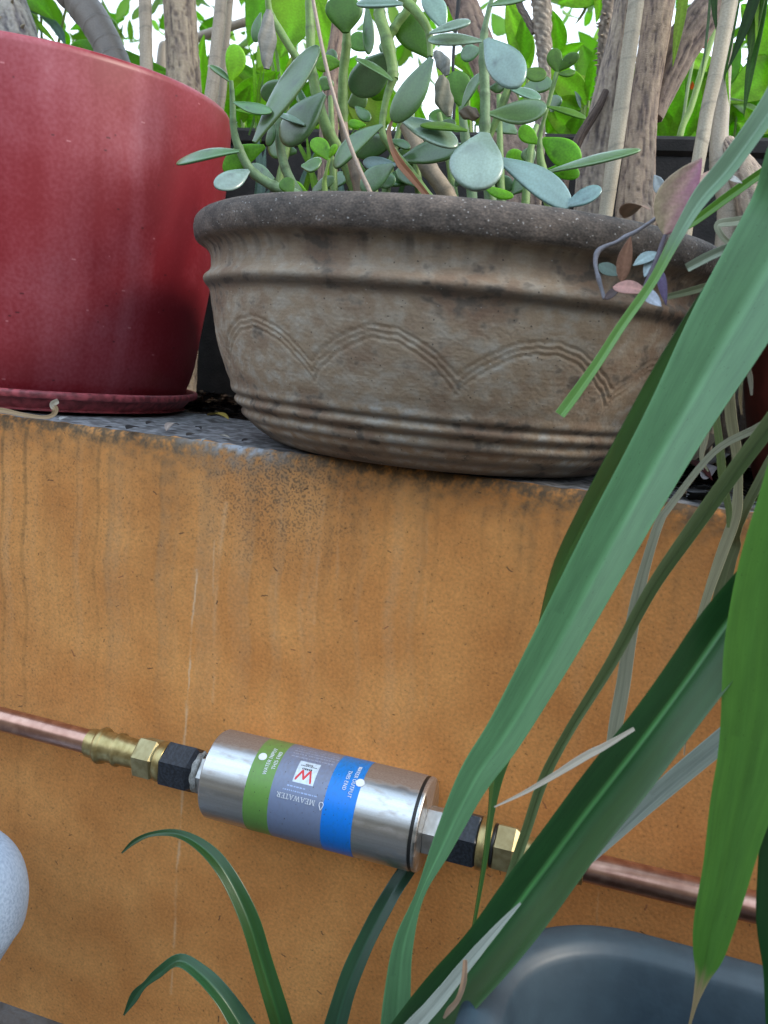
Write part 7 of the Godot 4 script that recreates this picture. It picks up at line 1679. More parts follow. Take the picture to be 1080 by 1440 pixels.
	jl(p, V(-370.5, 291.5, -185), V(-359.9, 307.4, -185), 0.0170, Vector3(0.02, -0.01, 1.00), "m", 0.09)
	jl(p, V(-180.3, 377.2, -169.9), V(-150.4, 384.3, -169.9), 0.0191, Vector3(-0.05, 0.22, 0.97), "d", -0.02)
	jl(p, V(-186.3, 343.5, -201.6), V(-214.1, 352.1, -201.6), 0.0201, Vector3(0.13, 0.41, 0.90), "g", 0.11)
	jl(p, V(-375.9, 368.4, -194.1), V(-355.5, 378, -194.1), 0.0226, Vector3(0.06, -0.12, 0.99), "g", 0.04)
	jl(p, V(-426.4, 396.3, -239.2), V(-419.7, 410, -239.2), 0.0191, Vector3(0.16, -0.08, 0.98), "g", -0.08)
	jl(p, V(-153.4, 367.3, -209), V(-152.3, 384.1, -209), 0.0198, Vector3(-0.47, 0.03, 0.88), "g", -0.05)
	jl(p, V(-164.2, 310.5, -187.4), V(-171.8, 325.5, -187.4), 0.0162, Vector3(0.21, 0.11, 0.97), "g", -0.09)
	jl(p, V(-261.5, 319.2, -191.9), V(-260.3, 335.8, -191.9), 0.0296, Vector3(-0.60, 0.04, 0.80), "d", 0.08)
	jl(p, V(-260.1, 354.1, -210.9), V(-285.7, 365.4, -210.9), 0.0298, Vector3(0.29, 0.65, 0.70), "d", -0.02)
	jl(p, V(-176, 321.6, -237.6), V(-202.2, 331.2, -237.6), 0.0190, Vector3(0.02, 0.06, 1.00), "l", 0.02)
	jl(p, V(-340.9, 420.1, -209.6), V(-343.2, 438.3, -209.6), 0.0212, Vector3(0.65, 0.08, 0.76), "d", -0.04)
	stalk(p, [V(-431.8, 361.9, -180), V(-435.6, 322.4, -173.3), V(-439.3, 283.1, -166.7), V(-438.2, 243.9, -160), V(-434.2, 185, -160)], [0.0028, 0.0036, 0.0043, 0.0047, 0.0052], Color(0.17, 0.28, 0.08), "stem", 16)
	stalk(p, [V(-392.1, 372.7, -180), V(-383.5, 323.5, -173.3), V(-375.8, 285.1, -166.7), V(-369, 246.8, -160), V(-365, 185, -160)], [0.0027, 0.0035, 0.0043, 0.0046, 0.0051], Color(0.17, 0.28, 0.08), "stem", 16)
	stalk(p, [V(-306.4, 363.4, -180), V(-309.8, 325.1, -173.3), V(-313.3, 287.1, -166.7), V(-312.1, 249.3, -160), V(-308.1, 185, -160)], [0.0027, 0.0034, 0.0042, 0.0046, 0.0050], Color(0.17, 0.28, 0.08), "stem", 16)
	stalk(p, [V(-300.1, 364.3, -180), V(-290.1, 325.5, -173.3), V(-280.3, 288.2, -166.7), V(-272.6, 251, -160), V(-268.6, 185, -160)], [0.0027, 0.0034, 0.0041, 0.0045, 0.0050], Color(0.17, 0.28, 0.08), "stem", 16)
	stalk(p, [V(-267.7, 356.4, -180), V(-255.8, 326.2, -173.3), V(-243.2, 289.4, -166.7), V(-234.1, 252.6, -160), V(-230.1, 185, -160)], [0.0026, 0.0034, 0.0041, 0.0045, 0.0049], Color(0.17, 0.28, 0.08), "stem", 16)
	stalk(p, [V(-205.6, 375.5, -180), V(-197.8, 327.4, -173.3), V(-191.3, 291, -166.7), V(-185.3, 254.7, -160), V(-181.3, 185, -160)], [0.0026, 0.0033, 0.0040, 0.0044, 0.0048], Color(0.17, 0.28, 0.08), "stem", 16)
	stalk(p, [V(-162.8, 346.4, -180), V(-164.5, 328.1, -173.3), V(-164.1, 291.9, -166.7), V(-161.1, 255.8, -160), V(-157.1, 185, -160)], [0.0026, 0.0033, 0.0040, 0.0044, 0.0048], Color(0.17, 0.28, 0.08), "stem", 16)
	p = thing("dry_twig", "long thin straw-coloured twig leaning across the jade stems", "twig", V(-279.3, 240.9, -20))
	stalk(p, [V(-348.6, 424.1, 0), V(-340.7, 394.9, 0), V(-325.7, 347.8, 0), V(-311.7, 312.2, 0), V(-290, 267.6, 0), V(-273.2, 239.7, 0), V(-266.9, 222.9, 0), V(-262.9, 186, 0)], [0.0014, 0.0016, 0.0017, 0.0017, 0.0019, 0.0021, 0.0021, 0.0023], Color(0.40, 0.31, 0.25), "stem", 8)
	p = thing("dry_leaf_strip", "curled orange dried leaf strip hanging among the jade stems", "dried leaf", V(-230, 247.2, -30))
	obj("leaf", strap([V(-268.3, 311.4, -30), V(-271.2, 299.7, -30), V(-267.2, 286.8, -30), V(-258.4, 273.5, -30), V(-244.9, 260.3, -30), V(-228.4, 244.7, -30)], [0.0020, 0.0040, 0.0047, 0.0074, 0.0067, 0.0047], [Vector3(0.10, -0.03, 0.99), Vector3(0.05, 0.00, 1.00), Vector3(-0.06, -0.03, 1.00), Vector3(-0.12, -0.10, 0.99), Vector3(-0.14, -0.14, 0.98), Vector3(-0.14, -0.15, 0.98)], 0.0008, 0.50, Color(0.40, 0.22, 0.13), Color(0.46, 0.20, 0.10), 0.40, 1.10), M.dry_leaf, p)

# ---------- strap-leaved plants ----------
func strap_plants() -> void:
	var p: Node3D
	p = thing("strap_leaf_plant", "large plant of long drooping strap leaves crossing the wall from the right edge", "plant", V(250, 225, -200))
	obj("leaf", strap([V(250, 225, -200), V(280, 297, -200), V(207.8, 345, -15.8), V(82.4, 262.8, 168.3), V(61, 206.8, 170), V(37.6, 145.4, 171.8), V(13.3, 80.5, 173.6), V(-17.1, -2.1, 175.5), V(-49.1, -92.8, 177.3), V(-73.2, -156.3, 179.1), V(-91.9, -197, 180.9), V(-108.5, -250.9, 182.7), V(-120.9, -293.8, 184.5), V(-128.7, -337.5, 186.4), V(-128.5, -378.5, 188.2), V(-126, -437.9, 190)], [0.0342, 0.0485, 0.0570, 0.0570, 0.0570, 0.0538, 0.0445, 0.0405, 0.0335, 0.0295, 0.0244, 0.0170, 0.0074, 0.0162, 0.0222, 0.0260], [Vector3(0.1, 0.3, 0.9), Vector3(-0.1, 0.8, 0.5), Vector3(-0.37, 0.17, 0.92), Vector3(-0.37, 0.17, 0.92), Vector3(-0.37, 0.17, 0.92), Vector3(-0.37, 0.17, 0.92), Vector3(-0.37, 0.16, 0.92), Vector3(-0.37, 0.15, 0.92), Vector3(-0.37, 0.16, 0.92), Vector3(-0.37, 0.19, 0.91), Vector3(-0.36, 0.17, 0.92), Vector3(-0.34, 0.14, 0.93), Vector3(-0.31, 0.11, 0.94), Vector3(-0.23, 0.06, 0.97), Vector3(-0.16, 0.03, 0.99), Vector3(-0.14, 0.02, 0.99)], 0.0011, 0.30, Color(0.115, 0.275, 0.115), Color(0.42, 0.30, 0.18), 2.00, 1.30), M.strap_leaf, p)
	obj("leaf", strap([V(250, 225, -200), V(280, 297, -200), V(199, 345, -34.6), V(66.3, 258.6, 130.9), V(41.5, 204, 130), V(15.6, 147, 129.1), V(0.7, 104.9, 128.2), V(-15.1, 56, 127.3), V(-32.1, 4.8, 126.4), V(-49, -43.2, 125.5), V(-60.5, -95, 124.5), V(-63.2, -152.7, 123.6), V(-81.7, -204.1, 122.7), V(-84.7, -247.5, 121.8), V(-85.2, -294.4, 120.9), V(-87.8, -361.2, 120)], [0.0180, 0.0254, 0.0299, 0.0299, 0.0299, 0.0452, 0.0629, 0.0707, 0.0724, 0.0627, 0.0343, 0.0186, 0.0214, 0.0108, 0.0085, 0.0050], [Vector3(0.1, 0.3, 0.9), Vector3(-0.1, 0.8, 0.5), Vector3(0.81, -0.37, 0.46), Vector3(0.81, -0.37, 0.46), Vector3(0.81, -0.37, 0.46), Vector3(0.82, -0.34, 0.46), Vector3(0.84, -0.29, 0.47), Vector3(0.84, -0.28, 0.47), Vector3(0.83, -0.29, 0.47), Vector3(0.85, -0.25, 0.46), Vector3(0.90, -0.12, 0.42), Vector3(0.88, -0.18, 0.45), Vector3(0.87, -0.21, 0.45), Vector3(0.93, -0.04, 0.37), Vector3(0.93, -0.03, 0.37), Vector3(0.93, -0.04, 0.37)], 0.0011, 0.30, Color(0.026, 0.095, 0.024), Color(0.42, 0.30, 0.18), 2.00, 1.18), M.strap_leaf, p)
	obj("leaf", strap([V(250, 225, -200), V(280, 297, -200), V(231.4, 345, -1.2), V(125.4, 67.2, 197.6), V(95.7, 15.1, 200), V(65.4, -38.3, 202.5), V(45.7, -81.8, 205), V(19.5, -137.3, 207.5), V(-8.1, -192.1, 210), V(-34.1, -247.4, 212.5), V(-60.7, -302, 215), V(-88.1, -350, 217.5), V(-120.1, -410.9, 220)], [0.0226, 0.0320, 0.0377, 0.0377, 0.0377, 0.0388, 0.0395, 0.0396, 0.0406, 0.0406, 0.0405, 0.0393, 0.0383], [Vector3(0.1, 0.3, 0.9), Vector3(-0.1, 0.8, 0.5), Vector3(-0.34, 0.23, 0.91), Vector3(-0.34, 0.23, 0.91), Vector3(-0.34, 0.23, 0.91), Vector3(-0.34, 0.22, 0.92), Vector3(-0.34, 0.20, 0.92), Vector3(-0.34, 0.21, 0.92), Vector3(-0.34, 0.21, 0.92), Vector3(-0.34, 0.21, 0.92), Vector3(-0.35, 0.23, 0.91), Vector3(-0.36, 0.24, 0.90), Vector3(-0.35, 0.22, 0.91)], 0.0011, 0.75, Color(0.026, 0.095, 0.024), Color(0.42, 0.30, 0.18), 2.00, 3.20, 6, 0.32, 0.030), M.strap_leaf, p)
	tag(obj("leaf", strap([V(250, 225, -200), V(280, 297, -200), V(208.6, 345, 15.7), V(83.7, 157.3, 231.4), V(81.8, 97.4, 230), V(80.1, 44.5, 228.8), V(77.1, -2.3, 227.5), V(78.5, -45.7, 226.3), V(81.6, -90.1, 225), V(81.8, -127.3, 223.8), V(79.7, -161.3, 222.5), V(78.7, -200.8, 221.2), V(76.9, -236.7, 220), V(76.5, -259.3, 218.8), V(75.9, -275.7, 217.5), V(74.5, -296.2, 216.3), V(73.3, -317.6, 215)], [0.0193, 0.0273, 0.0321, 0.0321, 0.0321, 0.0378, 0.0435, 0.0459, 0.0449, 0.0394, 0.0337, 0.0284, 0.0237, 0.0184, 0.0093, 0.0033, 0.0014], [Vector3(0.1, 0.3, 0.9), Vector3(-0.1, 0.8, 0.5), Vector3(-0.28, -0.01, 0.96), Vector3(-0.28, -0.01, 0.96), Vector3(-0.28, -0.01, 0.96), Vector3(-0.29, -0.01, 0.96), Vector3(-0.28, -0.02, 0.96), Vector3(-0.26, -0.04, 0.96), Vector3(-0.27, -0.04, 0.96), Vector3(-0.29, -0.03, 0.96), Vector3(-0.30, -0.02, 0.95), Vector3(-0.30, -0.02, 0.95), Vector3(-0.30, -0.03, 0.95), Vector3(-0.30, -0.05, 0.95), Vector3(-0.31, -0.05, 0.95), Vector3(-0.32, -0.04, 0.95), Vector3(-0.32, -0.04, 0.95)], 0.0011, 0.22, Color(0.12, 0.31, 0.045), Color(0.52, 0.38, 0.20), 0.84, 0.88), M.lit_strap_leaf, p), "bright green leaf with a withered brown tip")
	obj("leaf", strap([V(250, 225, -200), V(280, 297, -200), V(223.3, 345, 5), V(110.6, -30.2, 210), V(107.3, -90.1, 210), V(104.2, -146.9, 210), V(112, -222.6, 210), V(122.7, -269.5, 210), V(132.1, -317.8, 210)], [0.0111, 0.0157, 0.0184, 0.0184, 0.0184, 0.0207, 0.0220, 0.0203, 0.0195], [Vector3(0.1, 0.3, 0.9), Vector3(-0.1, 0.8, 0.5), Vector3(-0.52, 0.03, 0.85), Vector3(-0.52, 0.03, 0.85), Vector3(-0.52, 0.03, 0.85), Vector3(-0.49, -0.02, 0.87), Vector3(-0.44, -0.07, 0.90), Vector3(-0.41, -0.09, 0.91), Vector3(-0.42, -0.08, 0.91)], 0.0011, 0.35, Color(0.026, 0.095, 0.024), Color(0.42, 0.30, 0.18), 2.00, 1.18), M.strap_leaf, p)
	obj("leaf", strap([V(250, 225, -200), V(280, 297, -200), V(224.2, 345, -50.9), V(112.1, 157.9, 98.2), V(86.6, 103.6, 100), V(72.3, 73.3, 101), V(53.3, 35.9, 102), V(32.3, -7.8, 103), V(11.2, -54.1, 104), V(-9.6, -115.2, 105), V(-32.7, -173, 106), V(-47.5, -217.3, 107), V(-55.5, -261.6, 108), V(-64.1, -309.1, 109), V(-70.8, -350.8, 110)], [0.0072, 0.0102, 0.0120, 0.0120, 0.0120, 0.0122, 0.0119, 0.0111, 0.0097, 0.0088, 0.0079, 0.0080, 0.0081, 0.0076, 0.0065], [Vector3(0.1, 0.3, 0.9), Vector3(-0.1, 0.8, 0.5), Vector3(-0.24, 0.15, 0.96), Vector3(-0.24, 0.15, 0.96), Vector3(-0.24, 0.15, 0.96), Vector3(-0.24, 0.15, 0.96), Vector3(-0.24, 0.14, 0.96), Vector3(-0.24, 0.14, 0.96), Vector3(-0.24, 0.11, 0.96), Vector3(-0.24, 0.11, 0.96), Vector3(-0.24, 0.11, 0.96), Vector3(-0.21, 0.08, 0.98), Vector3(-0.18, 0.05, 0.98), Vector3(-0.17, 0.05, 0.98), Vector3(-0.17, 0.05, 0.98)], 0.0011, 0.90, Color(0.22, 0.29, 0.12), Color(0.35,0.33,0.16), 0.95, 0.80), M.strap_leaf, p)
	obj("leaf", strap([V(250, 225, -200), V(280, 297, -200), V(236.1, 345, -63.8), V(133.9, 126.9, 72.4), V(88.1, 88.2, 70), V(68.8, 72, 69), V(41.6, 50.6, 68), V(16.6, 6, 67), V(10.2, -9.1, 66), V(5.4, -40.2, 65), V(2.3, -72.8, 64), V(1.2, -109.4, 63), V(1.4, -143.3, 62), V(0.1, -180.1, 61), V(-1.1, -218.3, 60)], [0.0039, 0.0055, 0.0064, 0.0064, 0.0064, 0.0060, 0.0050, 0.0057, 0.0069, 0.0081, 0.0099, 0.0112, 0.0113, 0.0114, 0.0073], [Vector3(0.1, 0.3, 0.9), Vector3(-0.1, 0.8, 0.5), Vector3(-0.25, 0.24, 0.94), Vector3(-0.25, 0.24, 0.94), Vector3(-0.25, 0.24, 0.94), Vector3(-0.24, 0.25, 0.94), Vector3(-0.28, 0.19, 0.94), Vector3(-0.31, 0.13, 0.94), Vector3(-0.31, 0.03, 0.95), Vector3(-0.29, 0.01, 0.96), Vector3(-0.28, -0.01, 0.96), Vector3(-0.26, -0.02, 0.96), Vector3(-0.27, -0.02, 0.96), Vector3(-0.27, -0.02, 0.96), Vector3(-0.27, -0.02, 0.96)], 0.0011, 0.25, Color(0.44, 0.43, 0.30), Color(0.42, 0.30, 0.18), 2.00, 0.85), M.dry_leaf, p)
	obj("leaf", strap([V(250, 225, -200), V(280, 297, -200), V(192.3, 345, -92), V(54.1, 201.2, 16), V(49.5, 141.5, 20), V(47, 108.5, 22.2), V(52.5, 77.7, 24.4), V(60.9, 49.4, 26.7), V(65.7, 24, 28.9), V(67, 0.3, 31.1), V(61.5, -32, 33.3), V(55.2, -70.4, 35.6), V(51.7, -107, 37.8), V(48.9, -122.1, 40)], [0.0042, 0.0059, 0.0069, 0.0069, 0.0069, 0.0081, 0.0087, 0.0082, 0.0070, 0.0094, 0.0088, 0.0071, 0.0072, 0.0066], [Vector3(0.1, 0.3, 0.9), Vector3(-0.1, 0.8, 0.5), Vector3(-0.31, 0.09, 0.95), Vector3(-0.31, 0.09, 0.95), Vector3(-0.31, 0.09, 0.95), Vector3(-0.32, 0.05, 0.95), Vector3(-0.33, -0.01, 0.95), Vector3(-0.33, -0.00, 0.94), Vector3(-0.34, 0.04, 0.94), Vector3(-0.35, 0.10, 0.93), Vector3(-0.35, 0.12, 0.93), Vector3(-0.34, 0.10, 0.93), Vector3(-0.34, 0.12, 0.93), Vector3(-0.34, 0.20, 0.92)], 0.0011, 0.22, Color(0.48, 0.44, 0.27), Color(0.42, 0.30, 0.18), 2.00, 0.85), M.dry_leaf, p)
	obj("leaf", strap([V(250, 225, -200), V(280, 297, -200), V(190.1, 345, -81.2), V(50.2, 194.2, 37.7), V(43.9, 134.6, 40), V(39.4, 91.7, 41.7), V(40.5, 77, 43.3), V(46.1, 56.1, 45), V(52.9, 27.6, 46.7), V(60.1, 6.9, 48.3), V(61.6, -7.4, 50)], [0.0034, 0.0048, 0.0056, 0.0056, 0.0056, 0.0057, 0.0057, 0.0063, 0.0063, 0.0051, 0.0023], [Vector3(0.1, 0.3, 0.9), Vector3(-0.1, 0.8, 0.5), Vector3(-0.30, 0.07, 0.95), Vector3(-0.30, 0.07, 0.95), Vector3(-0.30, 0.07, 0.95), Vector3(-0.31, 0.07, 0.95), Vector3(-0.32, 0.03, 0.95), Vector3(-0.31, -0.01, 0.95), Vector3(-0.31, -0.02, 0.95), Vector3(-0.32, 0.01, 0.95), Vector3(-0.33, 0.07, 0.94)], 0.0011, 0.35, Color(0.20, 0.26, 0.09), Color(0.42, 0.30, 0.18), 2.00, 1.18), M.strap_leaf, p)
	obj("leaf", strap([V(250, 225, -200), V(280, 297, -200), V(193.8, 345, -88.7), V(57, 159.4, 22.6), V(41.7, 101.8, 30), V(36.5, 82.4, 32.5), V(35.3, 57.1, 35), V(35.2, 42.5, 37.5), V(41.3, 33.3, 40)], [0.0024, 0.0034, 0.0040, 0.0040, 0.0040, 0.0046, 0.0052, 0.0035, 0.0012], [Vector3(0.1, 0.3, 0.9), Vector3(-0.1, 0.8, 0.5), Vector3(-0.27, 0.19, 0.94), Vector3(-0.27, 0.19, 0.94), Vector3(-0.27, 0.19, 0.94), Vector3(-0.29, 0.15, 0.95), Vector3(-0.30, 0.13, 0.94), Vector3(-0.32, 0.12, 0.94), Vector3(-0.33, 0.04, 0.94)], 0.0011, 0.35, Color(0.42, 0.38, 0.24), Color(0.42, 0.30, 0.18), 2.00, 1.18), M.dry_leaf, p)
	obj("leaf", strap([V(250, 225, -200), V(280, 297, -200), V(195.1, 345, -75), V(59.2, 195, 50), V(55.8, 135.1, 50), V(55.3, 125.5, 50), V(54.1, 110, 50), V(55.1, 93.4, 50), V(58.1, 80.2, 50)], [0.0020, 0.0028, 0.0033, 0.0033, 0.0033, 0.0033, 0.0027, 0.0027, 0.0011], [Vector3(0.1, 0.3, 0.9), Vector3(-0.1, 0.8, 0.5), Vector3(-0.24, 0.01, 0.97), Vector3(-0.24, 0.01, 0.97), Vector3(-0.24, 0.01, 0.97), Vector3(-0.24, 0.02, 0.97), Vector3(-0.25, 0.00, 0.97), Vector3(-0.24, -0.03, 0.97), Vector3(-0.24, -0.05, 0.97)], 0.0011, 0.35, Color(0.36, 0.36, 0.22), Color(0.5,0.35,0.2), 0.80, 1.18), M.dry_leaf, p)
	obj("leaf", strap([V(250, 225, -200), V(280, 297, -200), V(197.8, 345, -72.5), V(64.2, 195.5, 55), V(56.7, 136, 55), V(54.9, 121.6, 55), V(59.6, 107.8, 55), V(62.5, 95.3, 55)], [0.0019, 0.0027, 0.0032, 0.0032, 0.0032, 0.0038, 0.0038, 0.0016], [Vector3(0.1, 0.3, 0.9), Vector3(-0.1, 0.8, 0.5), Vector3(-0.24, 0.03, 0.97), Vector3(-0.24, 0.03, 0.97), Vector3(-0.24, 0.03, 0.97), Vector3(-0.25, -0.03, 0.97), Vector3(-0.25, -0.07, 0.97), Vector3(-0.25, -0.06, 0.97)], 0.0011, 0.35, Color(0.52, 0.47, 0.38), Color(0.42, 0.30, 0.18), 2.00, 1.18), M.dry_leaf, p)
	obj("leaf", strap([V(250, 225, -200), V(280, 297, -200), V(230, 345, -70), V(122.7, 206.8, 60), V(82.3, 162.4, 60), V(65.8, 144.2, 60), V(52.8, 129.7, 60), V(45.7, 113.8, 60), V(40.1, 90.9, 60)], [0.0082, 0.0117, 0.0137, 0.0137, 0.0137, 0.0127, 0.0111, 0.0100, 0.0089], [Vector3(0.1, 0.3, 0.9), Vector3(-0.1, 0.8, 0.5), Vector3(-0.33, 0.30, 0.90), Vector3(-0.33, 0.30, 0.90), Vector3(-0.33, 0.30, 0.90), Vector3(-0.33, 0.30, 0.90), Vector3(-0.38, 0.25, 0.89), Vector3(-0.45, 0.15, 0.88), Vector3(-0.46, 0.11, 0.88)], 0.0011, 0.35, Color(0.30, 0.42, 0.30), Color(0.42, 0.30, 0.18), 2.00, 1.18), M.strap_leaf, p)
	obj("leaf", strap([V(250, 225, -200), V(280, 297, -200), V(208, 345, -90), V(82.8, 32.2, 20), V(72.4, -26.9, 20), V(69.2, -45.2, 20), V(67.2, -75.6, 20), V(66.9, -118.5, 20), V(64, -156.5, 20)], [0.0048, 0.0068, 0.0080, 0.0080, 0.0080, 0.0111, 0.0124, 0.0113, 0.0076], [Vector3(0.1, 0.3, 0.9), Vector3(-0.1, 0.8, 0.5), Vector3(-0.45, 0.08, 0.89), Vector3(-0.45, 0.08, 0.89), Vector3(-0.45, 0.08, 0.89), Vector3(-0.44, 0.05, 0.90), Vector3(-0.43, 0.01, 0.90), Vector3(-0.43, 0.02, 0.90), Vector3(-0.44, 0.03, 0.90)], 0.0011, 0.35, Color(0.17, 0.20, 0.09), Color(0.42, 0.30, 0.18), 2.00, 1.18), M.dry_leaf, p)
	obj("leaf", strap([V(250, 225, -200), V(280, 297, -200), V(260.2, 345, -57.1), V(177.6, -69.2, 85.7), V(131.1, -106.9, 90), V(109.4, -124.6, 92), V(80, -161.3, 94), V(40.9, -213.4, 96), V(4.9, -266.9, 98), V(-18.6, -300.3, 100)], [0.0100, 0.0141, 0.0166, 0.0166, 0.0166, 0.0179, 0.0171, 0.0147, 0.0090, 0.0049], [Vector3(0.1, 0.3, 0.9), Vector3(-0.1, 0.8, 0.5), Vector3(-0.36, 0.53, 0.77), Vector3(-0.36, 0.53, 0.77), Vector3(-0.36, 0.53, 0.77), Vector3(-0.42, 0.46, 0.78), Vector3(-0.47, 0.40, 0.79), Vector3(-0.48, 0.37, 0.80), Vector3(-0.48, 0.36, 0.80), Vector3(-0.47, 0.38, 0.80)], 0.0011, 0.70, Color(0.42, 0.47, 0.40), Color(0.42, 0.30, 0.18), 2.00, 0.80), M.dry_leaf, p)
	obj("leaf", strap([V(-44, -253.9, 225), V(-56.6, -274.6, 227.5), V(-72.6, -303.2, 230), V(-90.9, -338.1, 232.5), V(-110.1, -370.9, 235)], [0.0015, 0.0050, 0.0081, 0.0102, 0.0124], [Vector3(-0.37, 0.33, 0.87), Vector3(-0.37, 0.30, 0.88), Vector3(-0.37, 0.27, 0.89), Vector3(-0.38, 0.28, 0.88), Vector3(-0.39, 0.29, 0.87)], 0.0011, 0.35, Color(0.40, 0.43, 0.36), Color(0.42, 0.30, 0.18), 2.00, 0.80), M.dry_leaf, p)
	obj("leaf", strap([V(11.6, -120.9, 215), V(-5, -136.8, 215), V(-16, -146.3, 215), V(-36.2, -166.1, 215), V(-52.9, -181.4, 215), V(-70.6, -195.7, 215)], [0.0024, 0.0043, 0.0053, 0.0039, 0.0025, 0.0010], [Vector3(-0.36, 0.37, 0.86), Vector3(-0.35, 0.39, 0.85), Vector3(-0.36, 0.38, 0.85), Vector3(-0.36, 0.38, 0.85), Vector3(-0.35, 0.40, 0.85), Vector3(-0.34, 0.42, 0.84)], 0.0011, 0.35, Color(0.50, 0.43, 0.33), Color(0.42, 0.30, 0.18), 2.00, 1.18), M.dry_leaf, p)
	obj("leaf", strap([V(53.5, -158.7, 20), V(56.9, -189.8, 20), V(58.7, -210, 20)], [0.0012, 0.0024, 0.0012], [Vector3(0.14, 0.02, 0.99), Vector3(0.14, 0.01, 0.99), Vector3(0.13, 0.01, 0.99)], 0.0011, 0.35, Color(0.45, 0.34, 0.22), Color(0.42, 0.30, 0.18), 2.00, 1.18), M.dry_leaf, p)
	obj("leaf", strap([V(-74.2, -295.8, 240), V(-73.5, -311.7, 240), V(-75.8, -326, 240), V(-80.7, -335.8, 240), V(-83.9, -343.5, 240)], [0.0029, 0.0039, 0.0034, 0.0039, 0.0015], [Vector3(0.34, 0.02, 0.94), Vector3(0.27, -0.01, 0.96), Vector3(0.08, -0.02, 1.00), Vector3(-0.02, 0.01, 1.00), Vector3(0.01, -0.00, 1.00)], 0.0011, 0.35, Color(0.36, 0.24, 0.16), Color(0.42, 0.30, 0.18), 2.00, 1.18), M.dry_leaf, p)
	obj("leaf", strap([V(250, 225, -200), V(280, 330.5, -200), V(205.3, 400.8, -32.1), V(77.7, 350.8, 135.8), V(50.4, 297.6, 140), V(37.5, 272.4, 142), V(19, 238.7, 144), V(6, 219.8, 146), V(-2.5, 202.1, 148), V(-10.3, 181.6, 150), V(-18.3, 161.2, 152), V(-33.2, 133, 154), V(-45.9, 106.3, 156), V(-58.8, 82, 158), V(-65.7, 69.6, 160)], [0.0118, 0.0167, 0.0197, 0.0197, 0.0197, 0.0159, 0.0147, 0.0127, 0.0097, 0.0077, 0.0068, 0.0068, 0.0074, 0.0080, 0.0081], [Vector3(0.1, 0.3, 0.9), Vector3(-0.1, 0.8, 0.5), Vector3(-0.28, 0.22, 0.93), Vector3(-0.28, 0.22, 0.93), Vector3(-0.28, 0.22, 0.93), Vector3(-0.28, 0.21, 0.94), Vector3(-0.26, 0.23, 0.94), Vector3(-0.25, 0.25, 0.94), Vector3(-0.29, 0.22, 0.93), Vector3(-0.31, 0.21, 0.93), Vector3(-0.29, 0.22, 0.93), Vector3(-0.29, 0.21, 0.93), Vector3(-0.29, 0.22, 0.93), Vector3(-0.27, 0.25, 0.93), Vector3(-0.25, 0.29, 0.93)], 0.0011, 0.60, Color(0.20, 0.33, 0.19), Color(0.16,0.34,0.07), 0.60, 1.18), M.strap_leaf, p)
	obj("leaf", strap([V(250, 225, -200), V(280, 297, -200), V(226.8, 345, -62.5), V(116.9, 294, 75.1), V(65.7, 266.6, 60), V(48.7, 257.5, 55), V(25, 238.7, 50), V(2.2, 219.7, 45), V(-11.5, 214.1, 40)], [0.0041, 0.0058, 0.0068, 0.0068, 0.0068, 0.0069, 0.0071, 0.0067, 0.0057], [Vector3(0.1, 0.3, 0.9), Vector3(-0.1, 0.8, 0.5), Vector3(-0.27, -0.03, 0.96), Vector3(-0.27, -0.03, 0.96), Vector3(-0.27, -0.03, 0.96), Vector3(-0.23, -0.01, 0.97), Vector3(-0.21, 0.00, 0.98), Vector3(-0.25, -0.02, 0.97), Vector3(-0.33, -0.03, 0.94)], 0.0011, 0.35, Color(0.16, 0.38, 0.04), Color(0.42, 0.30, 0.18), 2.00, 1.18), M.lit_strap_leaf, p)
	obj("leaf", strap([V(250, 225, -200), V(280, 297, -200), V(222.2, 345, -40), V(108.6, 216.7, 120), V(51.1, 199.2, 120), V(32.8, 193.7, 120), V(17.1, 185.8, 120), V(2.7, 176.5, 120)], [0.0024, 0.0034, 0.0040, 0.0040, 0.0040, 0.0056, 0.0067, 0.0062], [Vector3(0.1, 0.3, 0.9), Vector3(-0.1, 0.8, 0.5), Vector3(-0.06, 0.21, 0.98), Vector3(-0.06, 0.21, 0.98), Vector3(-0.06, 0.21, 0.98), Vector3(-0.08, 0.21, 0.97), Vector3(-0.12, 0.21, 0.97), Vector3(-0.13, 0.21, 0.97)], 0.0011, 0.80, Color(0.40, 0.45, 0.33), Color(0.42, 0.30, 0.18), 2.00, 1.18), M.dry_leaf, p)
	obj("leaf", strap([V(250, 225, -200), V(280, 297, -200), V(211.2, 345, -55), V(88.5, 201.8, 90), V(34.3, 176.1, 90), V(22.2, 170.4, 90), V(7.1, 164.4, 90), V(-8, 159.4, 90)], [0.0025, 0.0035, 0.0042, 0.0042, 0.0042, 0.0053, 0.0053, 0.0043], [Vector3(0.1, 0.3, 0.9), Vector3(-0.1, 0.8, 0.5), Vector3(-0.08, 0.16, 0.98), Vector3(-0.08, 0.16, 0.98), Vector3(-0.08, 0.16, 0.98), Vector3(-0.07, 0.16, 0.98), Vector3(-0.06, 0.16, 0.99), Vector3(-0.05, 0.16, 0.99)], 0.0011, 0.35, Color(0.20, 0.22, 0.11), Color(0.42, 0.30, 0.18), 2.00, 1.18), M.dry_leaf, p)
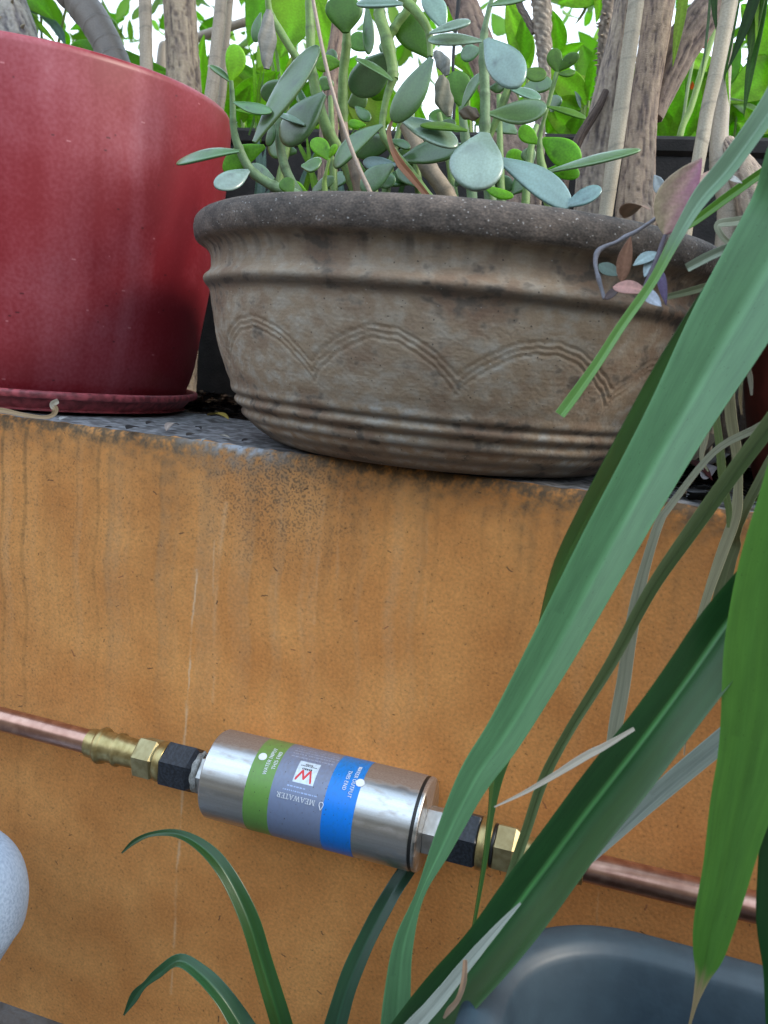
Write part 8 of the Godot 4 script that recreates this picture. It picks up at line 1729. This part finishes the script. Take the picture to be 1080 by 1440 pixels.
	obj("leaf", strap([V(250, 225, -200), V(280, 297, -200), V(219.4, 345, -75), V(103.5, 257.4, 50), V(51.4, 227.7, 50), V(43.7, 223.3, 50), V(31.2, 220.7, 50), V(20.6, 218.2, 50), V(23.6, 211.1, 50), V(32.8, 203.3, 50)], [0.0033, 0.0046, 0.0054, 0.0054, 0.0054, 0.0071, 0.0066, 0.0055, 0.0044, 0.0049], [Vector3(0.1, 0.3, 0.9), Vector3(-0.1, 0.8, 0.5), Vector3(-0.07, 0.12, 0.99), Vector3(-0.07, 0.12, 0.99), Vector3(-0.07, 0.12, 0.99), Vector3(-0.04, 0.11, 0.99), Vector3(-0.02, 0.10, 0.99), Vector3(-0.14, 0.11, 0.98), Vector3(-0.29, -0.24, 0.93), Vector3(-0.25, -0.30, 0.92)], 0.0011, 0.35, Color(0.46, 0.47, 0.24), Color(0.5, 0.52, 0.36), 0.40, 1.18), M.dry_leaf, p)
	obj("leaf", strap([V(250, 225, -200), V(280, 297, -200), V(222, 345, -70), V(108.2, 256.1, 60), V(55.2, 228, 60), V(44.9, 222.6, 60), V(40.3, 214.4, 60), V(38.5, 207.3, 60)], [0.0013, 0.0018, 0.0021, 0.0021, 0.0021, 0.0021, 0.0018, 0.0016], [Vector3(0.1, 0.3, 0.9), Vector3(-0.1, 0.8, 0.5), Vector3(-0.02, 0.04, 1.00), Vector3(-0.02, 0.04, 1.00), Vector3(-0.02, 0.04, 1.00), Vector3(-0.06, 0.06, 1.00), Vector3(-0.15, 0.06, 0.99), Vector3(-0.18, 0.05, 0.98)], 0.0011, 0.35, Color(0.48, 0.42, 0.26), Color(0.42, 0.30, 0.18), 2.00, 1.18), M.dry_leaf, p)
	p = thing("strap_leaf_clump", "low clump of arching dark strap leaves at the foot of the wall under the canister", "plant", V(-262, -695, 160))
	obj("leaf", strap([V(-262, -690, 160), V(-237.3, -585.2, 156.1), V(-212.5, -520.4, 152.2), V(-233.2, -475, 150), V(-256.4, -424.3, 147.5), V(-275.4, -383.8, 145), V(-300, -350.8, 142.5), V(-323.7, -334.5, 140), V(-350.6, -329.5, 137.5), V(-377.3, -337.8, 135), V(-397, -351.9, 132.5), V(-411.2, -368.3, 130)], [0.0148, 0.0185, 0.0185, 0.0185, 0.0179, 0.0166, 0.0148, 0.0117, 0.0072, 0.0047, 0.0047, 0.0014], [Vector3(0.71, 0.36, 0.61), Vector3(0.71, 0.36, 0.61), Vector3(0.71, 0.36, 0.61), Vector3(0.71, 0.36, 0.61), Vector3(0.71, 0.36, 0.60), Vector3(0.68, 0.44, 0.58), Vector3(0.57, 0.62, 0.54), Vector3(0.28, 0.80, 0.53), Vector3(-0.11, 0.78, 0.62), Vector3(-0.34, 0.53, 0.77), Vector3(-0.35, 0.24, 0.90), Vector3(-0.30, 0.11, 0.95)], 0.0012, 0.45, Color(0.018, 0.070, 0.016), Color(0.2,0.2,0.08), 2.00, 1.25), M.strap_leaf, p)
	tag(obj("leaf", strap([V(-262, -690, 160), V(-245.7, -581.9, 161.1), V(-229.4, -513.7, 162.1), V(-264.3, -477.9, 160), V(-287.7, -453.9, 158.6), V(-310.7, -439.7, 157.1), V(-332.6, -435.3, 155.7), V(-352.2, -454.3, 154.3), V(-365.8, -471, 152.9), V(-376.7, -487.8, 151.4), V(-388.3, -512.3, 150)], [0.0160, 0.0200, 0.0200, 0.0200, 0.0169, 0.0137, 0.0112, 0.0094, 0.0054, 0.0089, 0.0014], [Vector3(0.63, 0.64, 0.45), Vector3(0.63, 0.64, 0.45), Vector3(0.63, 0.64, 0.45), Vector3(0.63, 0.64, 0.45), Vector3(0.56, 0.71, 0.44), Vector3(0.32, 0.85, 0.42), Vector3(-0.30, 0.75, 0.59), Vector3(-0.41, 0.32, 0.85), Vector3(-0.36, 0.19, 0.91), Vector3(-0.25, 0.07, 0.96), Vector3(-0.20, 0.04, 0.98)], 0.0012, 0.45, Color(0.022, 0.085, 0.028), Color(0.2,0.2,0.08), 2.00, 1.25), M.strap_leaf, p), "dark leaf with a crease near its drooping tip")
	obj("leaf", strap([V(-262, -690, 160), V(-234.9, -599.4, 140.2), V(-207.8, -548.8, 120.3), V(-202.7, -503.4, 100), V(-198.4, -464.1, 82.4), V(-189.2, -428.1, 64.8), V(-176.7, -393.1, 47.2), V(-166.6, -372.7, 29.6), V(-155.4, -352.1, 12)], [0.0163, 0.0203, 0.0203, 0.0203, 0.0186, 0.0174, 0.0162, 0.0151, 0.0125], [Vector3(-0.01, 0.41, 0.91), Vector3(-0.01, 0.41, 0.91), Vector3(-0.01, 0.41, 0.91), Vector3(-0.01, 0.41, 0.91), Vector3(-0.03, 0.43, 0.90), Vector3(-0.05, 0.46, 0.89), Vector3(-0.03, 0.54, 0.84), Vector3(0.02, 0.65, 0.76), Vector3(0.02, 0.64, 0.77)], 0.0012, 0.45, Color(0.02, 0.07, 0.035), Color(0.2,0.2,0.08), 2.00, 1.25), M.strap_leaf, p)

# ---------- the purple trailing plant on the bowl's rim ----------
func purple_trailing_plant() -> void:
	var p: Node3D
	p = thing("trailing_plant", "purple-leaved trailing plant hanging over the right of the clay bowl rim", "plant", V(-26.6, 210.3, 90))
	stalk(p, [V(-6.4, 224.8, 80), V(-20.2, 217.5, 81.7), V(-27.4, 211.9, 83.3), V(-35.5, 205.2, 85), V(-42.9, 200.6, 86.7), V(-49.3, 195.9, 88.3), V(-56.9, 192.3, 90), V(-61.3, 187.7, 91.7), V(-61.7, 180.4, 93.3), V(-59.7, 173.7, 95), V(-57.3, 168.1, 96.7), V(-54.2, 161, 98.3), V(-51.2, 154.4, 100)], [0.0013, 0.0016, 0.0013, 0.0014, 0.0018, 0.0014, 0.0016, 0.0021, 0.0017, 0.0014, 0.0018, 0.0014, 0.0016], Color(0.20, 0.19, 0.22), "stem", 10)
	stalk(p, [V(-8.7, 222.9, 90), V(-13.4, 208, 96), V(-16.1, 196.1, 102), V(-18.2, 183.5, 108), V(-21.8, 168.9, 114), V(-23.6, 158.4, 120)], [0.0015, 0.0015, 0.0016, 0.0018, 0.0020, 0.0020], Color(0.10, 0.075, 0.10), "stem", 10)
	obj("leaf", leaf(V(-15.9, 201.3, 100), V(1.8, 251.4, 110), 0.0277, Vector3(-0.24, -0.11, 0.97), 0.0012, 0.08, 0.12, "lance", Color(0.52, 0.40, 0.26), 18, 16, Color(0.42, 0.16, 0.24)), M.purple_leaf, p)
	garden_leaf(p, V(-0.8, 238.7, 90), V(23.6, 242.1, 100), 0.0117, Vector3(-0.39, 0.41, 0.82), Color(0.60, 0.36, 0.27), 0.16, "lance", "purple_leaf")
	garden_leaf(p, V(19.9, 244, 95), V(30.5, 236.7, 105), 0.0045, Vector3(-0.34, 0.55, 0.76), Color(0.6, 0.55, 0.5), 0.06, "lance", "purple_leaf")
	garden_leaf(p, V(-39.8, 165.2, 115), V(-37.2, 195.4, 125), 0.0106, Vector3(-0.13, -0.30, 0.94), Color(0.36, 0.19, 0.13), 0.06, "lance", "purple_leaf")
	garden_leaf(p, V(-44.9, 160.9, 120), V(-20, 157.7, 130), 0.0104, Vector3(-0.30, 0.37, 0.88), Color(0.50, 0.24, 0.20), 0.12, "lance", "purple_leaf")
	garden_leaf(p, V(-24.7, 162.2, 120), V(-10.3, 149.3, 130), 0.0098, Vector3(-0.07, 0.56, 0.83), Color(0.48, 0.50, 0.58), -0.10, "lance", "purple_leaf")
	garden_leaf(p, V(-18, 188.5, 100), V(-33.8, 177.4, 110), 0.0093, Vector3(0.14, 0.55, 0.83), Color(0.34, 0.44, 0.44), 0.06, "lance", "purple_leaf")
	garden_leaf(p, V(-17.7, 186.5, 100), V(-25, 170.1, 110), 0.0097, Vector3(-0.04, 0.53, 0.85), Color(0.36, 0.45, 0.47), 0.06, "lance", "purple_leaf")
	garden_leaf(p, V(-14.8, 186.4, 95), V(-15.9, 174.2, 105), 0.0094, Vector3(-0.15, 0.64, 0.76), Color(0.30, 0.38, 0.36), 0.06, "lance", "purple_leaf")
	garden_leaf(p, V(-58, 177.6, 105), V(-40.4, 169.6, 115), 0.0097, Vector3(-0.30, 0.42, 0.86), Color(0.07, 0.11, 0.08), 0.06, "lance", "purple_leaf")
	garden_leaf(p, V(-15.4, 177.6, 110), V(-7.3, 150.9, 120), 0.0069, Vector3(0.22, 0.40, 0.89), Color(0.10, 0.06, 0.15), 0.06, "lance", "purple_leaf")
	garden_leaf(p, V(-50.4, 153.6, 110), V(-38.9, 160.3, 120), 0.0070, Vector3(-0.67, 0.04, 0.74), Color(0.10, 0.07, 0.075), 0.06, "lance", "purple_leaf")
	garden_leaf(p, V(-24.4, 239, 50), V(-30, 250, 60), 0.0099, Vector3(0.65, -0.30, 0.70), Color(0.42, 0.52, 0.62), 0.06, "lance", "purple_leaf")

func scraps() -> void:
	var p: Node3D
	p = thing("dried_leaf", "curled tan dried leaf lying on the ledge in front of the red saucer", "dried leaf", V(-603.5, 9.1, 0), "dead leaf scraps on the ledge")
	obj("leaf", strap([V(-689.8, 1.4, 4), V(-662.5, 5.1, 4), V(-635.5, 3.5, 4), V(-608.9, 3.4, 4), V(-596.8, 7, 4), V(-593.6, 13.2, 4), V(-597.2, 17.9, 4), V(-590.5, 22.3, 4)], [0.0064, 0.0056, 0.0047, 0.0039, 0.0047, 0.0070, 0.0062, 0.0054], [Vector3(-0.05, 0.34, 0.94), Vector3(-0.02, 0.42, 0.91), Vector3(0.01, 0.47, 0.88), Vector3(-0.03, 0.39, 0.92), Vector3(-0.02, 0.04, 1.00), Vector3(0.30, 0.01, 0.95), Vector3(0.24, -0.08, 0.97), Vector3(-0.02, 0.02, 1.00)], 0.0011, 0.35, Color(0.42, 0.28, 0.15), Color(0.55, 0.47, 0.36), 0.75, 1.18), M.dry_leaf, p)
	p = thing("dried_leaf", "small whitish leaf chip beside the curled tan leaf", "dried leaf", V(-585.2, 4, -2.7), "dead leaf scraps on the ledge")
	obj("blade", leaf(V(-580.5, 4, 13.9), V(-589.9, 4, -19.4), 0.0066, Vector3(0.1, 1, 0.15), 0.0009, 0.10, 0.12, "lance", Color(0.5, 0.5, 0.48), 14, 12), M.dry_leaf, p)
	p = thing("dried_leaf", "small black leaf scrap on the ledge near the saucer", "dried leaf", V(-504.2, 4, -0.7), "dead leaf scraps on the ledge")
	obj("blade", leaf(V(-503, 4, 12.4), V(-505.4, 4, -13.9), 0.0100, Vector3(0.1, 1, 0.15), 0.0009, 0.12, 0.12, "lance", Color(0.02, 0.02, 0.02), 14, 12), M.dry_leaf, p)
	p = thing("dried_leaf", "pinkish white curled scrap on the ledge between the pots", "dried leaf", V(-486.5, 4, -47.9), "dead leaf scraps on the ledge")
	obj("blade", leaf(V(-473.6, 4, -13.3), V(-499.4, 4, -82.4), 0.0082, Vector3(0.1, 1, 0.15), 0.0009, 0.12, 0.12, "lance", Color(0.52, 0.42, 0.36), 14, 12), M.dry_leaf, p)
	p = thing("dried_leaf", "yellow dead leaf beside the soil between the two pots", "dried leaf", V(-526.4, 5, -222.5), "dead leaf scraps on the ledge")
	obj("blade", leaf(V(-547.3, 5, -233.9), V(-505.4, 5, -211.1), 0.0142, Vector3(0.1, 1, 0.15), 0.0009, 0.20, 0.12, "lance", Color(0.55, 0.40, 0.06), 14, 12), M.dry_leaf, p)
	p = thing("dried_leaf", "wide tan dead leaf on the litter under the big strap leaf", "dried leaf", V(45.4, 16, -353.3), "dead leaf scraps on the ledge")
	obj("blade", leaf(V(28.6, 16, -196.4), V(62.1, 16, -510.2), 0.0258, Vector3(0.1, 1, 0.15), 0.0009, 0.20, 0.12, "heart", Color(0.45, 0.34, 0.22), 14, 12), M.dry_leaf, p)
	p = thing("dried_leaf", "dark red fallen leaf on the litter at the right", "dried leaf", V(36.6, 12, -185), "dead leaf scraps on the ledge")
	obj("blade", leaf(V(18.1, 12, -255.7), V(55, 12, -114.3), 0.0191, Vector3(0.1, 1, 0.15), 0.0009, 0.15, 0.12, "lance", Color(0.13, 0.02, 0.018), 14, 12), M.dry_leaf, p)
	p = thing("dried_leaf", "pale pinkish fallen leaf beside the dark red leaf", "dried leaf", V(59.6, 12, -172.2), "dead leaf scraps on the ledge")
	obj("blade", leaf(V(47.4, 12, -118.1), V(71.8, 12, -226.3), 0.0144, Vector3(0.1, 1, 0.15), 0.0009, 0.15, 0.12, "heart", Color(0.60, 0.54, 0.55), 14, 12), M.dry_leaf, p)
	p = thing("dried_leaf", "white papery leaf on the litter behind the drooping blades", "dried leaf", V(74.3, 14, -372.3), "dead leaf scraps on the ledge")
	obj("blade", leaf(V(58.6, 14, -292.5), V(90, 14, -452), 0.0208, Vector3(0.1, 1, 0.15), 0.0009, 0.15, 0.12, "heart", Color(0.62, 0.60, 0.58), 14, 12), M.dry_leaf, p)
	p = thing("dried_leaf", "brown curled leaf behind the rim of the clay bowl", "dried leaf", V(-33.6, 205, 154.3), "dead leaf scraps on the ledge")
	obj("blade", leaf(V(-42.2, 205, 139.5), V(-25.1, 205, 169.1), 0.0140, Vector3(0.1, 1, 0.15), 0.0009, 0.30, 0.12, "heart", Color(0.30, 0.18, 0.12), 14, 12), M.dry_leaf, p)
	p = thing("dirt_crumb", "dark crumb on the ledge in front of the middle of the red saucer", "crumb", V(-526.2, 3, 8.6), "crumbs on the ledge")
	obj("blade", leaf(V(-529.7, 3, 9.5), V(-522.6, 3, 7.7), 0.0057, Vector3(0.1, 1, 0.15), 0.0009, 0.12, 0.12, "lance", Color(0.03,0.025,0.02), 14, 12), M.dry_leaf, p)
	p = thing("dirt_crumb", "dark crumb at the ledge edge, right of the pinkish curled scrap", "crumb", V(-449.1, 3, -17.5), "crumbs on the ledge")
	obj("blade", leaf(V(-447.4, 3, -7.4), V(-450.8, 3, -27.6), 0.0072, Vector3(0.1, 1, 0.15), 0.0009, 0.12, 0.12, "lance", Color(0.06,0.05,0.04), 14, 12), M.dry_leaf, p)
	p = thing("dirt_crumb", "pale crumb on the ledge just below the yellow dead leaf", "crumb", V(-420.5, 3, -39.1), "crumbs on the ledge")
	obj("blade", leaf(V(-429.9, 3, -46.1), V(-411.2, 3, -32), 0.0058, Vector3(0.1, 1, 0.15), 0.0009, 0.12, 0.12, "lance", Color(0.55,0.5,0.42), 14, 12), M.dry_leaf, p)
	p = thing("dirt_crumb", "tiny white crumb at the very edge of the ledge below the yellow leaf", "crumb", V(-415.2, 3, 13.5), "crumbs on the ledge")
	obj("blade", leaf(V(-413.5, 3, 22.1), V(-416.8, 3, 4.9), 0.0041, Vector3(0.1, 1, 0.15), 0.0009, 0.12, 0.12, "lance", Color(0.5,0.5,0.48), 14, 12), M.dry_leaf, p)
	p = thing("dirt_crumb", "dark crumb against the foot of the clay bowl", "crumb", V(-393.2, 3, -31.1), "crumbs on the ledge")
	obj("blade", leaf(V(-392.5, 3, -20.1), V(-393.9, 3, -42.2), 0.0050, Vector3(0.1, 1, 0.15), 0.0009, 0.12, 0.12, "lance", Color(0.04,0.03,0.03), 14, 12), M.dry_leaf, p)
	p = thing("dirt_crumb", "dark crumb between the black leaf scrap and the pinkish scrap", "crumb", V(-531.7, 3, -76), "crumbs on the ledge")
	obj("blade", leaf(V(-528.9, 3, -64.3), V(-534.6, 3, -87.7), 0.0070, Vector3(0.1, 1, 0.15), 0.0009, 0.12, 0.12, "lance", Color(0.04,0.03,0.03), 14, 12), M.dry_leaf, p)
	p = thing("dirt_crumb", "dark crumb between the pinkish scrap and the yellow leaf", "crumb", V(-478.8, 3, -87.7), "crumbs on the ledge")
	obj("blade", leaf(V(-488.3, 3, -98.5), V(-469.2, 3, -76.9), 0.0054, Vector3(0.1, 1, 0.15), 0.0009, 0.12, 0.12, "lance", Color(0.03,0.03,0.03), 14, 12), M.dry_leaf, p)
